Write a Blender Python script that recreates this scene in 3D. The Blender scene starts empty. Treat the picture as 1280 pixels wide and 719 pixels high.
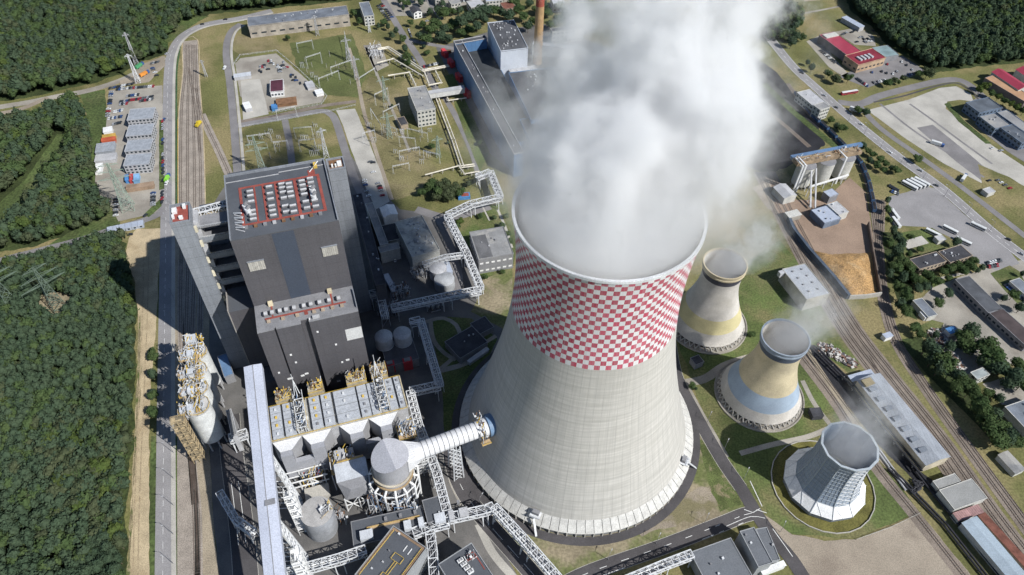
import bpy, bmesh, math, random
import numpy as np
from mathutils import Vector, Matrix, noise as mnoise
from mathutils.geometry import tessellate_polygon

R = math.radians
random.seed(7)
RNG = np.random.default_rng(7)
S = bpy.context.scene
COL = S.collection

# ------------------------------------------------------------------ camera
F_PX, PITCH, ROLL, CAM_H = 918.0, 0.83119, 0.0298, 402.1
CW, CH = 1280.0, 719.0
_f = Vector((0, math.cos(PITCH), -math.sin(PITCH)))
_r0 = Vector((1, 0, 0)); _u0 = _r0.cross(_f)
_r = _r0 * math.cos(ROLL) + _u0 * math.sin(ROLL)
_u = -_r0 * math.sin(ROLL) + _u0 * math.cos(ROLL)
CAM = Vector((0, 0, CAM_H))
cd = bpy.data.cameras.new('camera'); cam = bpy.data.objects.new('camera', cd); COL.objects.link(cam)
cd.sensor_width = 36; cd.lens = F_PX / CW * 36; cd.clip_end = 6000; cd.clip_start = 1
M = Matrix((_r, _u, -_f)).transposed().to_4x4(); M.translation = CAM
cam.matrix_world = M
S.camera = cam

# ------------------------------------------------------------------ light
SUN_EL, SUN_DIR = 43.3, -33.0          # elevation; heading of the sun, degrees from +X
w = bpy.data.worlds.new('World'); S.world = w; w.use_nodes = True
nt = w.node_tree; bg = nt.nodes['Background']
sky = nt.nodes.new('ShaderNodeTexSky'); sky.sky_type = 'NISHITA'; sky.sun_disc = False
sky.sun_elevation = R(SUN_EL); sky.sun_rotation = R(90 - SUN_DIR)
sky.altitude = 300; sky.dust_density = 0.4; sky.ozone_density = 3.5
nt.links.new(sky.outputs[0], bg.inputs[0]); bg.inputs[1].default_value = 0.075
sl = bpy.data.lights.new('sun', 'SUN'); sl.energy = 4.7; sl.angle = R(0.53); sl.color = (1, 0.985, 0.95)
sun = bpy.data.objects.new('sun', sl); COL.objects.link(sun)
SD = Vector((math.cos(R(SUN_DIR)) * math.cos(R(SUN_EL)), math.sin(R(SUN_DIR)) * math.cos(R(SUN_EL)), math.sin(R(SUN_EL))))
sun.rotation_euler = SD.to_track_quat('Z', 'Y').to_euler(); sun.location = (0, 0, 600)
S.view_settings.view_transform = 'Standard'; S.view_settings.look = 'None'
S.view_settings.exposure = 0.24; S.view_settings.gamma = 1; S.view_settings.use_curve_mapping = False
S.render.engine = 'CYCLES'
c = S.cycles
c.use_denoising = True
try: c.denoiser = 'OPENIMAGEDENOISE'
except Exception: pass
c.max_bounces = 10; c.diffuse_bounces = 2; c.glossy_bounces = 2; c.transmission_bounces = 2
c.transparent_max_bounces = 8; c.volume_bounces = 9
c.volume_step_rate = 1.0; c.volume_max_steps = 256
c.caustics_reflective = False; c.caustics_refractive = False
c.use_adaptive_sampling = True; c.adaptive_threshold = 0.03

def G(px, py, z=0.0):
    """the point at height z that the photograph shows at pixel px,py"""
    d = _f + _r * ((px - CW / 2) / F_PX) - _u * ((py - CH / 2) / F_PX)
    t = (z - CAM.z) / d.z
    return CAM + d * t
def PX(P):
    d = Vector(P) - CAM; zz = d.dot(_f)
    return (CW / 2 + F_PX * d.dot(_r) / zz, CH / 2 - F_PX * d.dot(_u) / zz)
def G2(px, py, z=0.0):
    p = G(px, py, z); return Vector((p.x, p.y))

# ------------------------------------------------------------------ materials
MATS = {}
def nd(nt, t, **kw):
    n = nt.nodes.new(t)
    for k, v in kw.items(): setattr(n, k, v)
    return n
def lk(nt, a, b): nt.links.new(a, b)
def mixc(nt, fac, a, b, mode='MIX'):
    n = nd(nt, 'ShaderNodeMix', data_type='RGBA', blend_type=mode)
    for s, v in ((n.inputs[0], fac), (n.inputs[6], a), (n.inputs[7], b)):
        if hasattr(v, 'links'): lk(nt, v, s)
        else: s.default_value = v if not isinstance(v, tuple) else (*v[:3], 1)
    return n.outputs[2]
def mth(nt, op, a, b=None, c=None, clamp=False):
    n = nd(nt, 'ShaderNodeMath', operation=op); n.use_clamp = clamp
    for s, v in zip(n.inputs, (a, b, c)):
        if v is None: continue
        if hasattr(v, 'links'): lk(nt, v, s)
        else: s.default_value = v
    return n.outputs[0]
def noise(nt, vec, scale, detail=3, rough=.55, out=0):
    n = nd(nt, 'ShaderNodeTexNoise'); n.inputs['Scale'].default_value = scale
    n.inputs['Detail'].default_value = detail; n.inputs['Roughness'].default_value = rough
    lk(nt, vec, n.inputs['Vector']); return n.outputs[out]
def ramp(nt, v, lo, hi):
    n = nd(nt, 'ShaderNodeMapRange'); n.interpolation_type = 'SMOOTHSTEP'
    lk(nt, v, n.inputs[0]); n.inputs[1].default_value = lo; n.inputs[2].default_value = hi
    return n.outputs[0]
def sc(c, k): return tuple(min(1, x * k) for x in c)

def mat(name, col=None, rough=.85, var=.22, s=.12, col2=None, m2=(.42, .6), metal=0.0, spec=.3, stripe=None, hseam=None, fine=1.6, fvar=.12, bump=0.0):
    """plain surface: broad stains, fine grain, optional second colour in patches, optional panel seams (period, heading, depth)"""
    if name in MATS: return MATS[name]
    m = bpy.data.materials.new(name); m.use_nodes = True; nt = m.node_tree
    b = nt.nodes['Principled BSDF']; b.inputs['Roughness'].default_value = rough
    b.inputs['Metallic'].default_value = metal; b.inputs['Specular IOR Level'].default_value = spec
    g = nd(nt, 'ShaderNodeNewGeometry'); P = g.outputs['Position']
    big = noise(nt, P, s, 4)
    f = ramp(nt, big, .3, .7)
    c1 = mixc(nt, f, sc(col, 1 - var), sc(col, 1 + var))
    if col2:
        p2 = ramp(nt, noise(nt, P, s * .8, 5, .62), *m2)
        c1 = mixc(nt, p2, c1, col2)
    fn = ramp(nt, noise(nt, P, fine, 2), .3, .7)
    c1 = mixc(nt, 1.0, c1, mixc(nt, fn, (1 - fvar,) * 3, (1 + fvar,) * 3), 'MULTIPLY')
    if stripe:
        per, ang, dep = stripe
        vm = nd(nt, 'ShaderNodeVectorMath', operation='DOT_PRODUCT')
        lk(nt, P, vm.inputs[0]); vm.inputs[1].default_value = (math.cos(R(ang)), math.sin(R(ang)), 0)
        fr = mth(nt, 'FRACT', mth(nt, 'DIVIDE', vm.outputs['Value'], per))
        fl = mth(nt, 'FLOOR', mth(nt, 'DIVIDE', vm.outputs['Value'], per))
        wn = nd(nt, 'ShaderNodeTexWhiteNoise', noise_dimensions='1D'); lk(nt, fl, wn.inputs['W'])
        pan = mth(nt, 'MULTIPLY_ADD', wn.outputs['Value'], dep * .6, 1 - dep * .3)
        seam = mth(nt, 'MULTIPLY_ADD', mth(nt, 'LESS_THAN', fr, .14), -dep, 1.0)
        cc = nd(nt, 'ShaderNodeCombineColor')
        k = mth(nt, 'MULTIPLY', pan, seam)
        for i in range(3): lk(nt, k, cc.inputs[i])
        c1 = mixc(nt, 1.0, c1, cc.outputs[0], 'MULTIPLY')
    if hseam:
        sx = nd(nt, 'ShaderNodeSeparateXYZ'); lk(nt, P, sx.inputs[0]); zf = mth(nt, 'FRACT', mth(nt, 'DIVIDE', sx.outputs[2], hseam[0]))
        k = mth(nt, 'MULTIPLY_ADD', mth(nt, 'LESS_THAN', zf, .05), -hseam[1] * 2.2, 1.0)
        sv = nd(nt, 'ShaderNodeCombineXYZ'); lk(nt, mth(nt, 'MULTIPLY', sx.outputs[0], .8), sv.inputs[0]); lk(nt, mth(nt, 'MULTIPLY', sx.outputs[1], .8), sv.inputs[1]); lk(nt, mth(nt, 'MULTIPLY', sx.outputs[2], .03), sv.inputs[2])
        k = mth(nt, 'MULTIPLY', k, mth(nt, 'MULTIPLY_ADD', ramp(nt, noise(nt, sv.outputs[0], .5, 4, .6), .3, .7), hseam[1] * 1.6, 1 - hseam[1] * .8))
        cc = nd(nt, 'ShaderNodeCombineColor')
        for i in range(3): lk(nt, k, cc.inputs[i])
        c1 = mixc(nt, 1.0, c1, cc.outputs[0], 'MULTIPLY')
    lk(nt, c1, b.inputs['Base Color'])
    if bump:
        bp = nd(nt, 'ShaderNodeBump'); bp.inputs['Strength'].default_value = bump; bp.inputs['Distance'].default_value = .6
        lk(nt, noise(nt, P, fine, 3), bp.inputs['Height']); lk(nt, bp.outputs[0], b.inputs['Normal'])
    MATS[name] = m
    return m

ASPH = mat('asphalt', (.075, .07, .072), .9, .2, .05)
ASPH_OLD = mat('worn_asphalt', (.2, .19, .19), .9, .14, .06)
ROADGREY = mat('grey_road', (.26, .25, .25), .9, .1, .05)
CONC = mat('concrete_paving', (.40, .38, .34), .9, .14, .05)
CONC_D = mat('old_concrete_yard', (.31, .285, .245), .9, .2, .04, col2=(.22, .195, .165), m2=(.48, .72))
PLANT = mat('plant_paving', (.13, .125, .12), .9, .2, .05, col2=(.17, .16, .15), m2=(.45, .7))
SAND = mat('sand', (.42, .34, .22), .95, .16, .09, col2=(.33, .25, .15), m2=(.5, .75), fvar=.2)
TAN = mat('tan_gravel', (.31, .26, .19), .95, .16, .07, fvar=.25)
BALLAST = mat('ballast', (.30, .26, .22), .95, .14, .1, fvar=.3, fine=2.2)
RUSTBED = mat('brown_ballast', (.2, .165, .135), .95, .2, .07, fvar=.3, fine=2.2)
DIRT = mat('dirt_lot', (.30, .255, .2), .95, .18, .025, col2=(.23, .19, .15), m2=(.5, .7), fvar=.18)
DRY = mat('dry_ground', (.25, .21, .14), .95, .22, .035, col2=(.12, .135, .05), m2=(.43, .58), fvar=.2, fine=.6)
CHIPYARD = mat('brown_yard', (.27, .195, .145), .95, .15, .04, fvar=.15)
COALM = mat('coal', (.022, .022, .026), .85, .35, .05, fvar=.3, bump=.4)
LAWN = mat('lawn', (.088, .115, .036), .95, .25, .035, col2=(.155, .145, .065), m2=(.44, .66), fvar=.28, fine=.8)
MEADOW = mat('meadow', (.13, .13, .047), .95, .22, .02, col2=(.235, .195, .095), m2=(.42, .62), fvar=.22, fine=.7)
GLADE = mat('glade_grass', (.07, .098, .032), .95, .3, .03, col2=(.10, .11, .045), m2=(.5, .7), fvar=.35, fine=.5)
FLOORM = mat('forest_floor', (.04, .055, .018), .95, .3, .06, fvar=.35, fine=.6)
WHITE = mat('white_paint', (.72, .72, .71), .6, .08, .2)
OFFWHITE = mat('off_white_cladding', (.55, .55, .54), .6, .1, .2, stripe=(3.1, 19.1, .1))
MARK = mat('road_paint', (.7, .7, .68), .8, .1, .3)
DK = mat('dark_cladding', (.092, .089, .097), .55, .08, .03, stripe=(6.2, 19.1, .06), spec=.4, hseam=(9.0, .05))
DKROOF = mat('dark_roof', (.088, .095, .108), .8, .1, .08, fvar=.08)
GREYCLAD = mat('grey_cladding', (.23, .245, .27), .5, .08, .05, stripe=(2.6, 19.1, .1), spec=.4, hseam=(8.0, .1))
MIDGREY = mat('mid_grey', (.22, .22, .23), .7, .12, .15)
LTGREY = mat('light_grey', (.42, .42, .43), .6, .12, .2)
SILVER = mat('silver_sheet', (.52, .54, .57), .42, .1, .15, spec=.5, stripe=(2.4, 19.1, .08))
BLUEGREY = mat('blue_grey_sheet', (.38, .42, .5), .45, .07, .2, spec=.5)
STEEL = mat('painted_steel', (.6, .61, .62), .5, .1, .3)
YELLOW = mat('yellow_rail', (.62, .43, .09), .6, .15, .3)
REDW = mat('red_walkway', (.27, .07, .055), .85, .18, .2)
RUST = mat('rusty_steel', (.2, .11, .06), .9, .25, .3)
BRICK = mat('pale_brick', (.36, .29, .22), .9, .15, .3)
PLASTER = mat('plaster', (.5, .49, .45), .9, .1, .2)
FELT = mat('roof_felt', (.055, .055, .062), .95, .25, .12, fvar=.2)
GREYROOF = mat('grey_roof', (.25, .25, .25), .9, .14, .1, col2=(.32, .31, .29), m2=(.5, .62))
REDROOF = mat('red_roof', (.33, .045, .075), .6, .1, .1, stripe=(1.6, -40, .12))
BLUEWALL = mat('blue_cladding', (.12, .2, .33), .55, .12, .1)
GLASS = mat('dark_glass', (.03, .04, .05), .15, .1, .3, spec=.6)
BLACKPIPE = mat('black_pipe', (.03, .03, .035), .6, .1, .3)
RAILM = mat('rail', (.13, .095, .075), .6, .15, .3)
SLEEPER = mat('sleeper', (.2, .18, .16), .95, .15, .4)
TYRE = mat('tyre', (.02, .02, .02), .9)
BARK = mat('bark', (.11, .085, .06), .95, .2, 1.0)

# ------------------------------------------------------------------ builders
def tag(o, label=None, cat=None, group=None, kind=None):
    if label: o['label'] = label
    if cat: o['category'] = cat
    if group: o['group'] = group
    if kind: o['kind'] = kind
    return o
def empty(name, loc, label, cat, group=None):
    o = bpy.data.objects.new(name, None); o.empty_display_size = 1; COL.objects.link(o); o.location = loc
    return tag(o, label, cat, group)

class Fr:
    """a local frame on the ground: origin, heading in degrees"""
    def __init__(s, o, ang):
        s.o = Vector((o[0], o[1])); a = R(ang); s.ang = ang
        s.e1 = Vector((math.cos(a), math.sin(a))); s.e2 = Vector((-s.e1.y, s.e1.x))
    def w(s, u, v, z=0): p = s.o + s.e1 * u + s.e2 * v; return Vector((p.x, p.y, z))
    def inv(s, p): d = Vector((p[0], p[1])) - s.o; return d.dot(s.e1), d.dot(s.e2)
WF = Fr((0, 0), 0)

class MB:
    def __init__(s): s.v = []; s.f = []; s.m = []; s.mats = []
    def mi(s, m):
        if m not in s.mats: s.mats.append(m)
        return s.mats.index(m)
    def face(s, pts, m):
        k = len(s.v); s.v += [tuple(p) for p in pts]; s.f.append(tuple(range(k, k + len(pts)))); s.m.append(s.mi(m))
    def mesh(s, vs, fs, m):
        k = len(s.v); s.v += [tuple(p) for p in vs]; i = s.mi(m)
        for f in fs: s.f.append(tuple(k + j for j in f)); s.m.append(i)
    def box(s, F, u0, u1, v0, v1, z0, z1, m, top=None):
        if u0 > u1: u0, u1 = u1, u0
        if v0 > v1: v0, v1 = v1, v0
        p = [F.w(u, v, z) for z in (z0, z1) for u, v in ((u0, v0), (u1, v0), (u1, v1), (u0, v1))]
        s.mesh(p, [(3, 2, 1, 0), (0, 1, 5, 4), (1, 2, 6, 5), (2, 3, 7, 6), (3, 0, 4, 7)], m)
        s.mesh(p[4:], [(0, 1, 2, 3)], top or m)
    def prism(s, poly, z0, z1, m, top=None):
        P = [Vector((p[0], p[1])) for p in poly]
        if sum(P[i].x * P[i - 1].y - P[i - 1].x * P[i].y for i in range(len(P))) > 0: P.reverse()
        n = len(P)
        v = [(p.x, p.y, z0) for p in P] + [(p.x, p.y, z1) for p in P]
        s.mesh(v, [(i, (i + 1) % n, n + (i + 1) % n, n + i) for i in range(n)], m)
        tri = tessellate_polygon([[Vector((p.x, p.y, 0)) for p in P]])
        s.mesh(v[n:], [tuple(t) for t in tri], top or m)
    def bar(s, p, q, wd, m, h=None):
        p = Vector(p); q = Vector(q); d = (q - p)
        if d.length < 1e-4: return
        d.normalize(); a = d.cross(Vector((0, 0, 1)))
        if a.length < .05: a = Vector((1, 0, 0))
        a.normalize(); b = a.cross(d); a = a * wd / 2; b = b * (h or wd) / 2
        v = [p - a - b, p + a - b, p + a + b, p - a + b, q - a - b, q + a - b, q + a + b, q - a + b]
        s.mesh(v, [(0, 1, 2, 3), (7, 6, 5, 4), (0, 4, 5, 1), (1, 5, 6, 2), (2, 6, 7, 3), (3, 7, 4, 0)], m)
    def tube(s, p, q, r, m, n=10, r2=None, cap=True):
        p = Vector(p); q = Vector(q); d = (q - p).normalized(); a = d.cross(Vector((0, 0, 1)))
        if a.length < .05: a = Vector((1, 0, 0))
        a.normalize(); b = a.cross(d); r2 = r if r2 is None else r2; vs = []
        for c_, rr in ((p, r), (q, r2)):
            for i in range(n):
                t = 2 * math.pi * i / n; vs.append(c_ + a * math.cos(t) * rr + b * math.sin(t) * rr)
        fs = [(i, (i + 1) % n, n + (i + 1) % n, n + i) for i in range(n)]
        if cap: fs += [tuple(range(n))[::-1], tuple(range(n, 2 * n))]
        s.mesh(vs, fs, m)
    def lathe(s, c_, prof, m, n=32, a0=0.0, close=True):
        vs = []
        for r, z in prof:
            for i in range(n):
                t = a0 + 2 * math.pi * i / n; vs.append((c_[0] + r * math.cos(t), c_[1] + r * math.sin(t), z))
        fs = []
        for j in range(len(prof) - 1):
            for i in range(n):
                fs.append((j * n + i, j * n + (i + 1) % n, (j + 1) * n + (i + 1) % n, (j + 1) * n + i))
        s.mesh(vs, fs, m)
    def disc(s, c_, r, z, m, n=32):
        s.mesh([(c_[0] + r * math.cos(2 * math.pi * i / n), c_[1] + r * math.sin(2 * math.pi * i / n), z) for i in range(n)], [tuple(range(n))], m)
    def build(s, name, parent=None, origin=None, smooth=False):
        if parent is not None: origin = parent['_o'] if '_o' in parent else tuple(parent.matrix_basis.translation)
        if origin is None: origin = (0, 0, 0)
        o_ = Vector(origin)
        me = bpy.data.meshes.new(name)
        me.from_pydata([(x - o_.x, y - o_.y, z - o_.z) for x, y, z in s.v], [], s.f)
        for m in s.mats: me.materials.append(m)
        me.polygons.foreach_set('material_index', s.m)
        if smooth: me.polygons.foreach_set('use_smooth', [True] * len(s.f))
        me.update()
        o = bpy.data.objects.new(name, me); COL.objects.link(o)
        if parent is not None:
            o.parent = parent
            if parent.type == 'MESH' and parent.parent is not None: pass
        else: o.location = o_
        return o
# every thing's parts and sub-parts are built about the thing's own base point
def sub(mb, name, part, base, smooth=False):
    """a sub-part of a part (parts sit at the thing's base, so both share one origin)"""
    o = mb.build(name, None, base, smooth); o.location = (0, 0, 0); o.parent = part
    return o

def jitter_poly(poly, step, amp, sd=0.0):
    out = []
    n = len(poly)
    for i in range(n):
        a, b = Vector(poly[i]), Vector(poly[(i + 1) % n]); L = (b - a).length; k = max(1, int(L / step))
        nrm = Vector((-(b - a).y, (b - a).x)).normalized() if L > 0 else Vector((0, 0))
        for j in range(k):
            p = a.lerp(b, j / k)
            q = mnoise.noise(Vector((p.x * .09 + sd, p.y * .09, 3.3))) + .6 * mnoise.noise(Vector((p.x * .35, p.y * .35, sd)))
            out.append(p + nrm * q * amp)
    return out
def zone(name, pts, z, m, jit=0.0, step=3.0, kind='structure', world=False):
    poly = [Vector(p) if world else G2(*p) for p in pts]
    if jit: poly = jitter_poly(poly, step, jit, len(name) * 1.7)
    mb = MB(); tri = tessellate_polygon([[Vector((p.x, p.y, 0)) for p in poly]])
    mb.mesh([(p.x, p.y, z) for p in poly], [tuple(t) for t in tri], m)
    o = mb.build(name); me = o.data
    bm = bmesh.new(); bm.from_mesh(me); bmesh.ops.recalc_face_normals(bm, faces=bm.faces)
    for f in bm.faces:
        if f.normal.z < 0: f.normal_flip()
    bm.to_mesh(me); bm.free()
    return tag(o, kind=kind)
def smooth_path(P, step=4.0):
    P = [Vector(p) for p in P]; Q = [P[0] * 2 - P[1]] + P + [P[-1] * 2 - P[-2]]; out = []
    for i in range(1, len(Q) - 2):
        a, b, c_, d = Q[i - 1], Q[i], Q[i + 1], Q[i + 2]; k = max(1, int((c_ - b).length / step))
        for j in range(k):
            t = j / k
            out.append(.5 * ((2 * b) + (c_ - a) * t + (2 * a - 5 * b + 4 * c_ - d) * t * t + (3 * b - a - 3 * c_ + d) * t ** 3))
    out.append(Q[-2]); return out
def path_px(pts): return smooth_path([G2(*p) for p in pts])
def normals(P):
    N = []
    for i in range(len(P)):
        d = P[min(i + 1, len(P) - 1)] - P[max(i - 1, 0)]
        d = d.normalized() if d.length > 1e-6 else Vector((1, 0)); N.append(Vector((-d.y, d.x)))
    return N
def strip(mb, P, w0, w1, z, m):
    N = normals(P)
    for i in range(len(P) - 1):
        a, b = P[i], P[i + 1]
        mb.face([(*(a + N[i] * w0), z), (*(b + N[i + 1] * w0), z), (*(b + N[i + 1] * w1), z), (*(a + N[i] * w1), z)][::-1], m)
def ribbon(name, pts, width, z, m, off=0.0, world=False):
    P = smooth_path([Vector(p) for p in pts]) if world else path_px(pts)
    mb = MB(); strip(mb, P, off - width / 2, off + width / 2, z, m)
    return tag(mb.build(name), kind='structure')
def kerbs(name, pts, width, off=0.0):
    P = path_px(pts); mb = MB(); N = normals(P)
    for sgn in (-1, 1):
        e = off + sgn * width / 2
        for i in range(len(P) - 1):
            a0, a1 = P[i] + N[i] * e, P[i] + N[i] * (e + sgn * .3); b0, b1 = P[i + 1] + N[i + 1] * e, P[i + 1] + N[i + 1] * (e + sgn * .3)
            mb.face([(*a0, .14), (*b0, .14), (*b1, .14), (*a1, .14)], CONC)
            mb.face([(*a0, 0), (*b0, 0), (*b0, .14), (*a0, .14)], CONC)
    return tag(mb.build(name), kind='structure')
def markings(name, pts, z, offs, dash=None, wd=.3):
    P = path_px(pts); mb = MB(); N = normals(P)
    for off in offs:
        s_ = 0
        for i in range(len(P) - 1):
            s_ += (P[i + 1] - P[i]).length
            if dash and (s_ % (dash * 2.2)) > dash: continue
            mb.face([(*(P[i] + N[i] * (off - wd / 2)), z), (*(P[i + 1] + N[i + 1] * (off - wd / 2)), z), (*(P[i + 1] + N[i + 1] * (off + wd / 2)), z), (*(P[i] + N[i] * (off + wd / 2)), z)], MARK)
    return tag(mb.build(name), kind='structure')
def track(pts, z=.2, bed=None, bedm=None, world=False):
    P = smooth_path([Vector(p) for p in pts], 3.0) if world else smooth_path([G2(*p) for p in pts], 3.0)
    N = normals(P); mb = MB()
    if bed: strip(mb, P, -bed / 2, bed / 2, z - .06, bedm)
    for e in (-.78, .78):
        strip(mb, P, e - .11, e + .11, z + .17, RAILM)
        for sg in (-.11, .11):
            for i in range(len(P) - 1):
                a, b = P[i] + N[i] * (e + sg), P[i + 1] + N[i + 1] * (e + sg)
                mb.face([(*a, z), (*b, z), (*b, z + .17), (*a, z + .17)], RAILM)
    acc = 0
    for i in range(len(P) - 1):
        L = (P[i + 1] - P[i]).length; k = max(1, int(L / 1.1))
        for j in range(k):
            p = P[i].lerp(P[i + 1], j / k); d = (P[i + 1] - P[i]).normalized() * .14; n_ = N[i] * 1.3
            mb.face([(*(p - d - n_), z + .03), (*(p + d - n_), z + .03), (*(p + d + n_), z + .03), (*(p - d + n_), z + .03)], SLEEPER)
    return tag(mb.build('railway_track'), kind='structure')

def rect_frame(a, b, c_, h):
    A, B, C = G2(*a, h), G2(*b, h), G2(*c_, h); d = B - A
    F = Fr(A, math.degrees(math.atan2(d.y, d.x))); return F, d.length, F.inv(C)[1]
def house(name, label, cat, a, b, c_, h, wall, roof, group=None, par=.5, win=None, gable=0, vents=0, parm=None, base=0.0, winmat=None, band=None, sky=0, over=.25):
    """a building whose roof shows corners a,b,c at height h; win = (rows, spacing)"""
    F, L, D = rect_frame(a, b, c_, h)
    v0, v1 = min(0, D), max(0, D)
    ctr = F.w(L / 2, D / 2, 0)
    e = empty(name, ctr, label, cat, group)
    mb = MB(); mb.box(F, 0, L, v0, v1, base, h - (.02 if not gable else 0), wall); mb.build('wall', e)
    rb = MB()
    if gable:
        long_u = L >= v1 - v0; o_ = .4
        if long_u:
            m_ = (v0 + v1) / 2
            p = [F.w(-o_, v0 - o_, h), F.w(L + o_, v0 - o_, h), F.w(L + o_, m_, h + gable), F.w(-o_, m_, h + gable), F.w(L + o_, v1 + o_, h), F.w(-o_, v1 + o_, h)]
        else:
            m_ = L / 2
            p = [F.w(-o_, v0 - o_, h), F.w(-o_, v1 + o_, h), F.w(m_, v1 + o_, h + gable), F.w(m_, v0 - o_, h + gable), F.w(L + o_, v1 + o_, h), F.w(L + o_, v0 - o_, h)]
        rb.mesh(p, [(0, 1, 2, 3), (3, 2, 4, 5)], roof)
        rb.mesh(p, [(0, 3, 5), (1, 4, 2)], wall)
    else:
        rb.box(F, -over, L + over, v0 - over, v1 + over, h, h + .25, roof)
        if par:
            for q in ((-over, L + over, v0 - over, v0 + .15), (-over, L + over, v1 - .15, v1 + over), (-over, .15, v0 + .15, v1 - .15), (L - .15, L + over, v0 + .15, v1 - .15)):
                rb.box(F, *q, h + .25, h + .25 + par, parm or wall)
    rf = rb.build('roof', e)
    rr = random.Random(hash(label) % 9999 if False else len(label) * 31 + int(L * 10))
    for i in range(vents):
        vb = MB(); u, v = rr.uniform(.12, .88) * L, rr.uniform(v0 + 1, v1 - 1); s_ = rr.uniform(.6, 1.3)
        vb.box(F, u, u + s_, v, v + s_ * .9, h + .25, h + .25 + rr.uniform(.7, 1.4), rr.choice([LTGREY, MIDGREY, STEEL])); sub(vb, 'roof_vent', rf, ctr)
    for i in range(sky):
        vb = MB(); u = (i + .5) / sky * L; vb.box(F, u - .9, u + .9, (v0 + v1) / 2 - 1.2, (v0 + v1) / 2 + 1.2, h + .25, h + .9, LTGREY); sub(vb, 'skylight', rf, ctr)
    if win:
        rows, sp = win; wh = min(1.7, h / rows * .5)
        for (nu, nv, us, vs, ln) in ((0, -1, 0, v0, L), (0, 1, 0, v1, L), (-1, 0, 0, 0, v1 - v0), (1, 0, L, 0, v1 - v0)):
            nrm = F.e1 * nu + F.e2 * nv
            cpt = F.w(us if nu else L / 2, vs if nv else (v0 + v1) / 2)
            if nrm.dot(Vector((-cpt.x, -cpt.y)).normalized()) < .12: continue
            n_ = max(1, int(ln / sp))
            for r_ in range(rows):
                z0 = h / rows * (r_ + .32)
                for i in range(n_):
                    t = (i + .5) / n_ * ln; wb = MB()
                    if nu: wb.box(F, us - .06, us + .06, v0 + t - sp * .3, v0 + t + sp * .3, z0, z0 + wh, winmat or GLASS)
                    else: wb.box(F, t - sp * .3, t + sp * .3, vs - .06, vs + .06, z0, z0 + wh, winmat or GLASS)
                    wb.build('window', e)
    return e, F, L, D
# ------------------------------------------------------------------ ground
zg = MB(); B_ = 2600
zg.mesh([(-B_, -900, 0), (B_, -900, 0), (B_, 3600, 0), (-B_, 3600, 0)], [(0, 1, 2, 3)], MEADOW)
tag(zg.build('ground'), kind='structure')
F1P = [(-120, 350), (0, 340), (40, 332), (80, 320), (120, 307), (147, 296), (158, 304), (157, 322), (166, 350), (171, 395), (169, 470), (165, 560), (160, 640), (156, 770), (-120, 770)]
F2P = [(-120, 168), (0, 163), (60, 147), (94, 130), (106, 138), (112, 165), (116, 190), (118, 235), (136, 262), (142, 278), (100, 290), (40, 309), (-120, 330)]
F2G = [(-10, 312), (26, 277), (68, 224), (92, 192), (88, 168), (72, 168), (32, 224), (-10, 262)]
F3P = [(-140, -60), (470, -60), (440, 0), (425, 2), (310, 14), (300, 14), (262, 18), (232, 30), (214, 48), (206, 68), (182, 76), (150, 92), (112, 106), (70, 114), (30, 124), (-140, 140)]
F4P = [(1045, -60), (1062, 14), (1090, 34), (1112, 60), (1150, 80), (1165, 91), (1200, 87), (1235, 82), (1290, 78), (1420, 70), (1330, -60)]
F5P = [(880, -30), (945, -30), (985, 5), (1002, 30), (990, 50), (965, 58), (940, 45), (905, 18)]
F6P = [(1345, 110), (1420, 90), (1700, 300), (1700, 620), (1500, 620), (1400, 420), (1350, 250)]
for i, f in enumerate((F1P, F2P, F3P, F4P, F5P, F6P)): zone('forest_floor', f, .03 , FLOORM, 2.5)
zone('glade', F2G, .06, GLADE, 1.5)
zone('glade', [(100, 118), (131, 112), (136, 165), (122, 182), (118, 235), (112, 170), (106, 135)], .065, GLADE, 1)
zone('glade', [(212, 22), (262, 20), (240, 32), (220, 50), (205, 55)], .06, GLADE, 1)
zone('glade', [(128, 268), (146, 262), (150, 282), (60, 308), (70, 300)], .06, GLADE, 1)
zone('clearing', [(33, 380), (50, 368), (75, 364), (98, 370), (100, 385), (82, 395), (55, 396)], .06, DRY, 1.5)
zone('clearing', [(-20, 330), (20, 322), (45, 318), (60, 328), (40, 336), (-20, 350)], .07, TAN, 1.5)
# left roads and railway strip
zone('sand_track', [(157, 745), (186, 745), (187, 640), (186, 560), (189, 470), (196, 400), (200, 300), (203, 286), (172, 286), (160, 298), (157, 320), (168, 350), (173, 395), (172, 470), (168, 560), (163, 640)], .08, SAND, .7)
RUT = mat('sand_rut', (.34, .27, .175), .95, .2, .3, fvar=.25)
for rx in (-6, 0): ribbon('wheel_rut', [(172 + rx, 745), (174 + rx, 640), (177 + rx, 560), (181 + rx, 470), (184 + rx, 400), (186 + rx, 320)], .7, .1, RUT)
zone('trampled_edge', [(157, 745), (163, 640), (168, 560), (172, 470), (173, 395), (176, 395), (176, 470), (171, 560), (166, 640), (161, 745)], .095, mat('trampled_soil', (.24, .2, .12), .95, .3, .1, col2=(.1, .12, .04), m2=(.5, .6), fvar=.3), 1.0)
zone('verge_grass', [(186.5, 745), (194.5, 745), (195.5, 640), (195.5, 545), (189, 545), (187, 600)], .11, GLADE, .6)
zone('yard_gravel', [(216, 745), (276, 745), (266, 640), (262, 560), (262, 420), (262, 262), (221, 262), (218, 330), (217, 420), (217, 560)], .06, TAN, .5)
zone('gravel_strip', [(218, 745), (243, 745), (243, 640), (234, 560), (218, 545)], .09, BALLAST, .5)
zone('plant_paving', [(262, 262), (286, 225), (330, 214), (440, 196), (452, 215), (500, 262), (560, 270), (600, 300), (640, 330), (640, 440), (585, 500), (560, 560), (585, 615), (610, 650), (660, 745), (276, 745), (266, 640), (262, 560)], .07, PLANT, .4)
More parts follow.
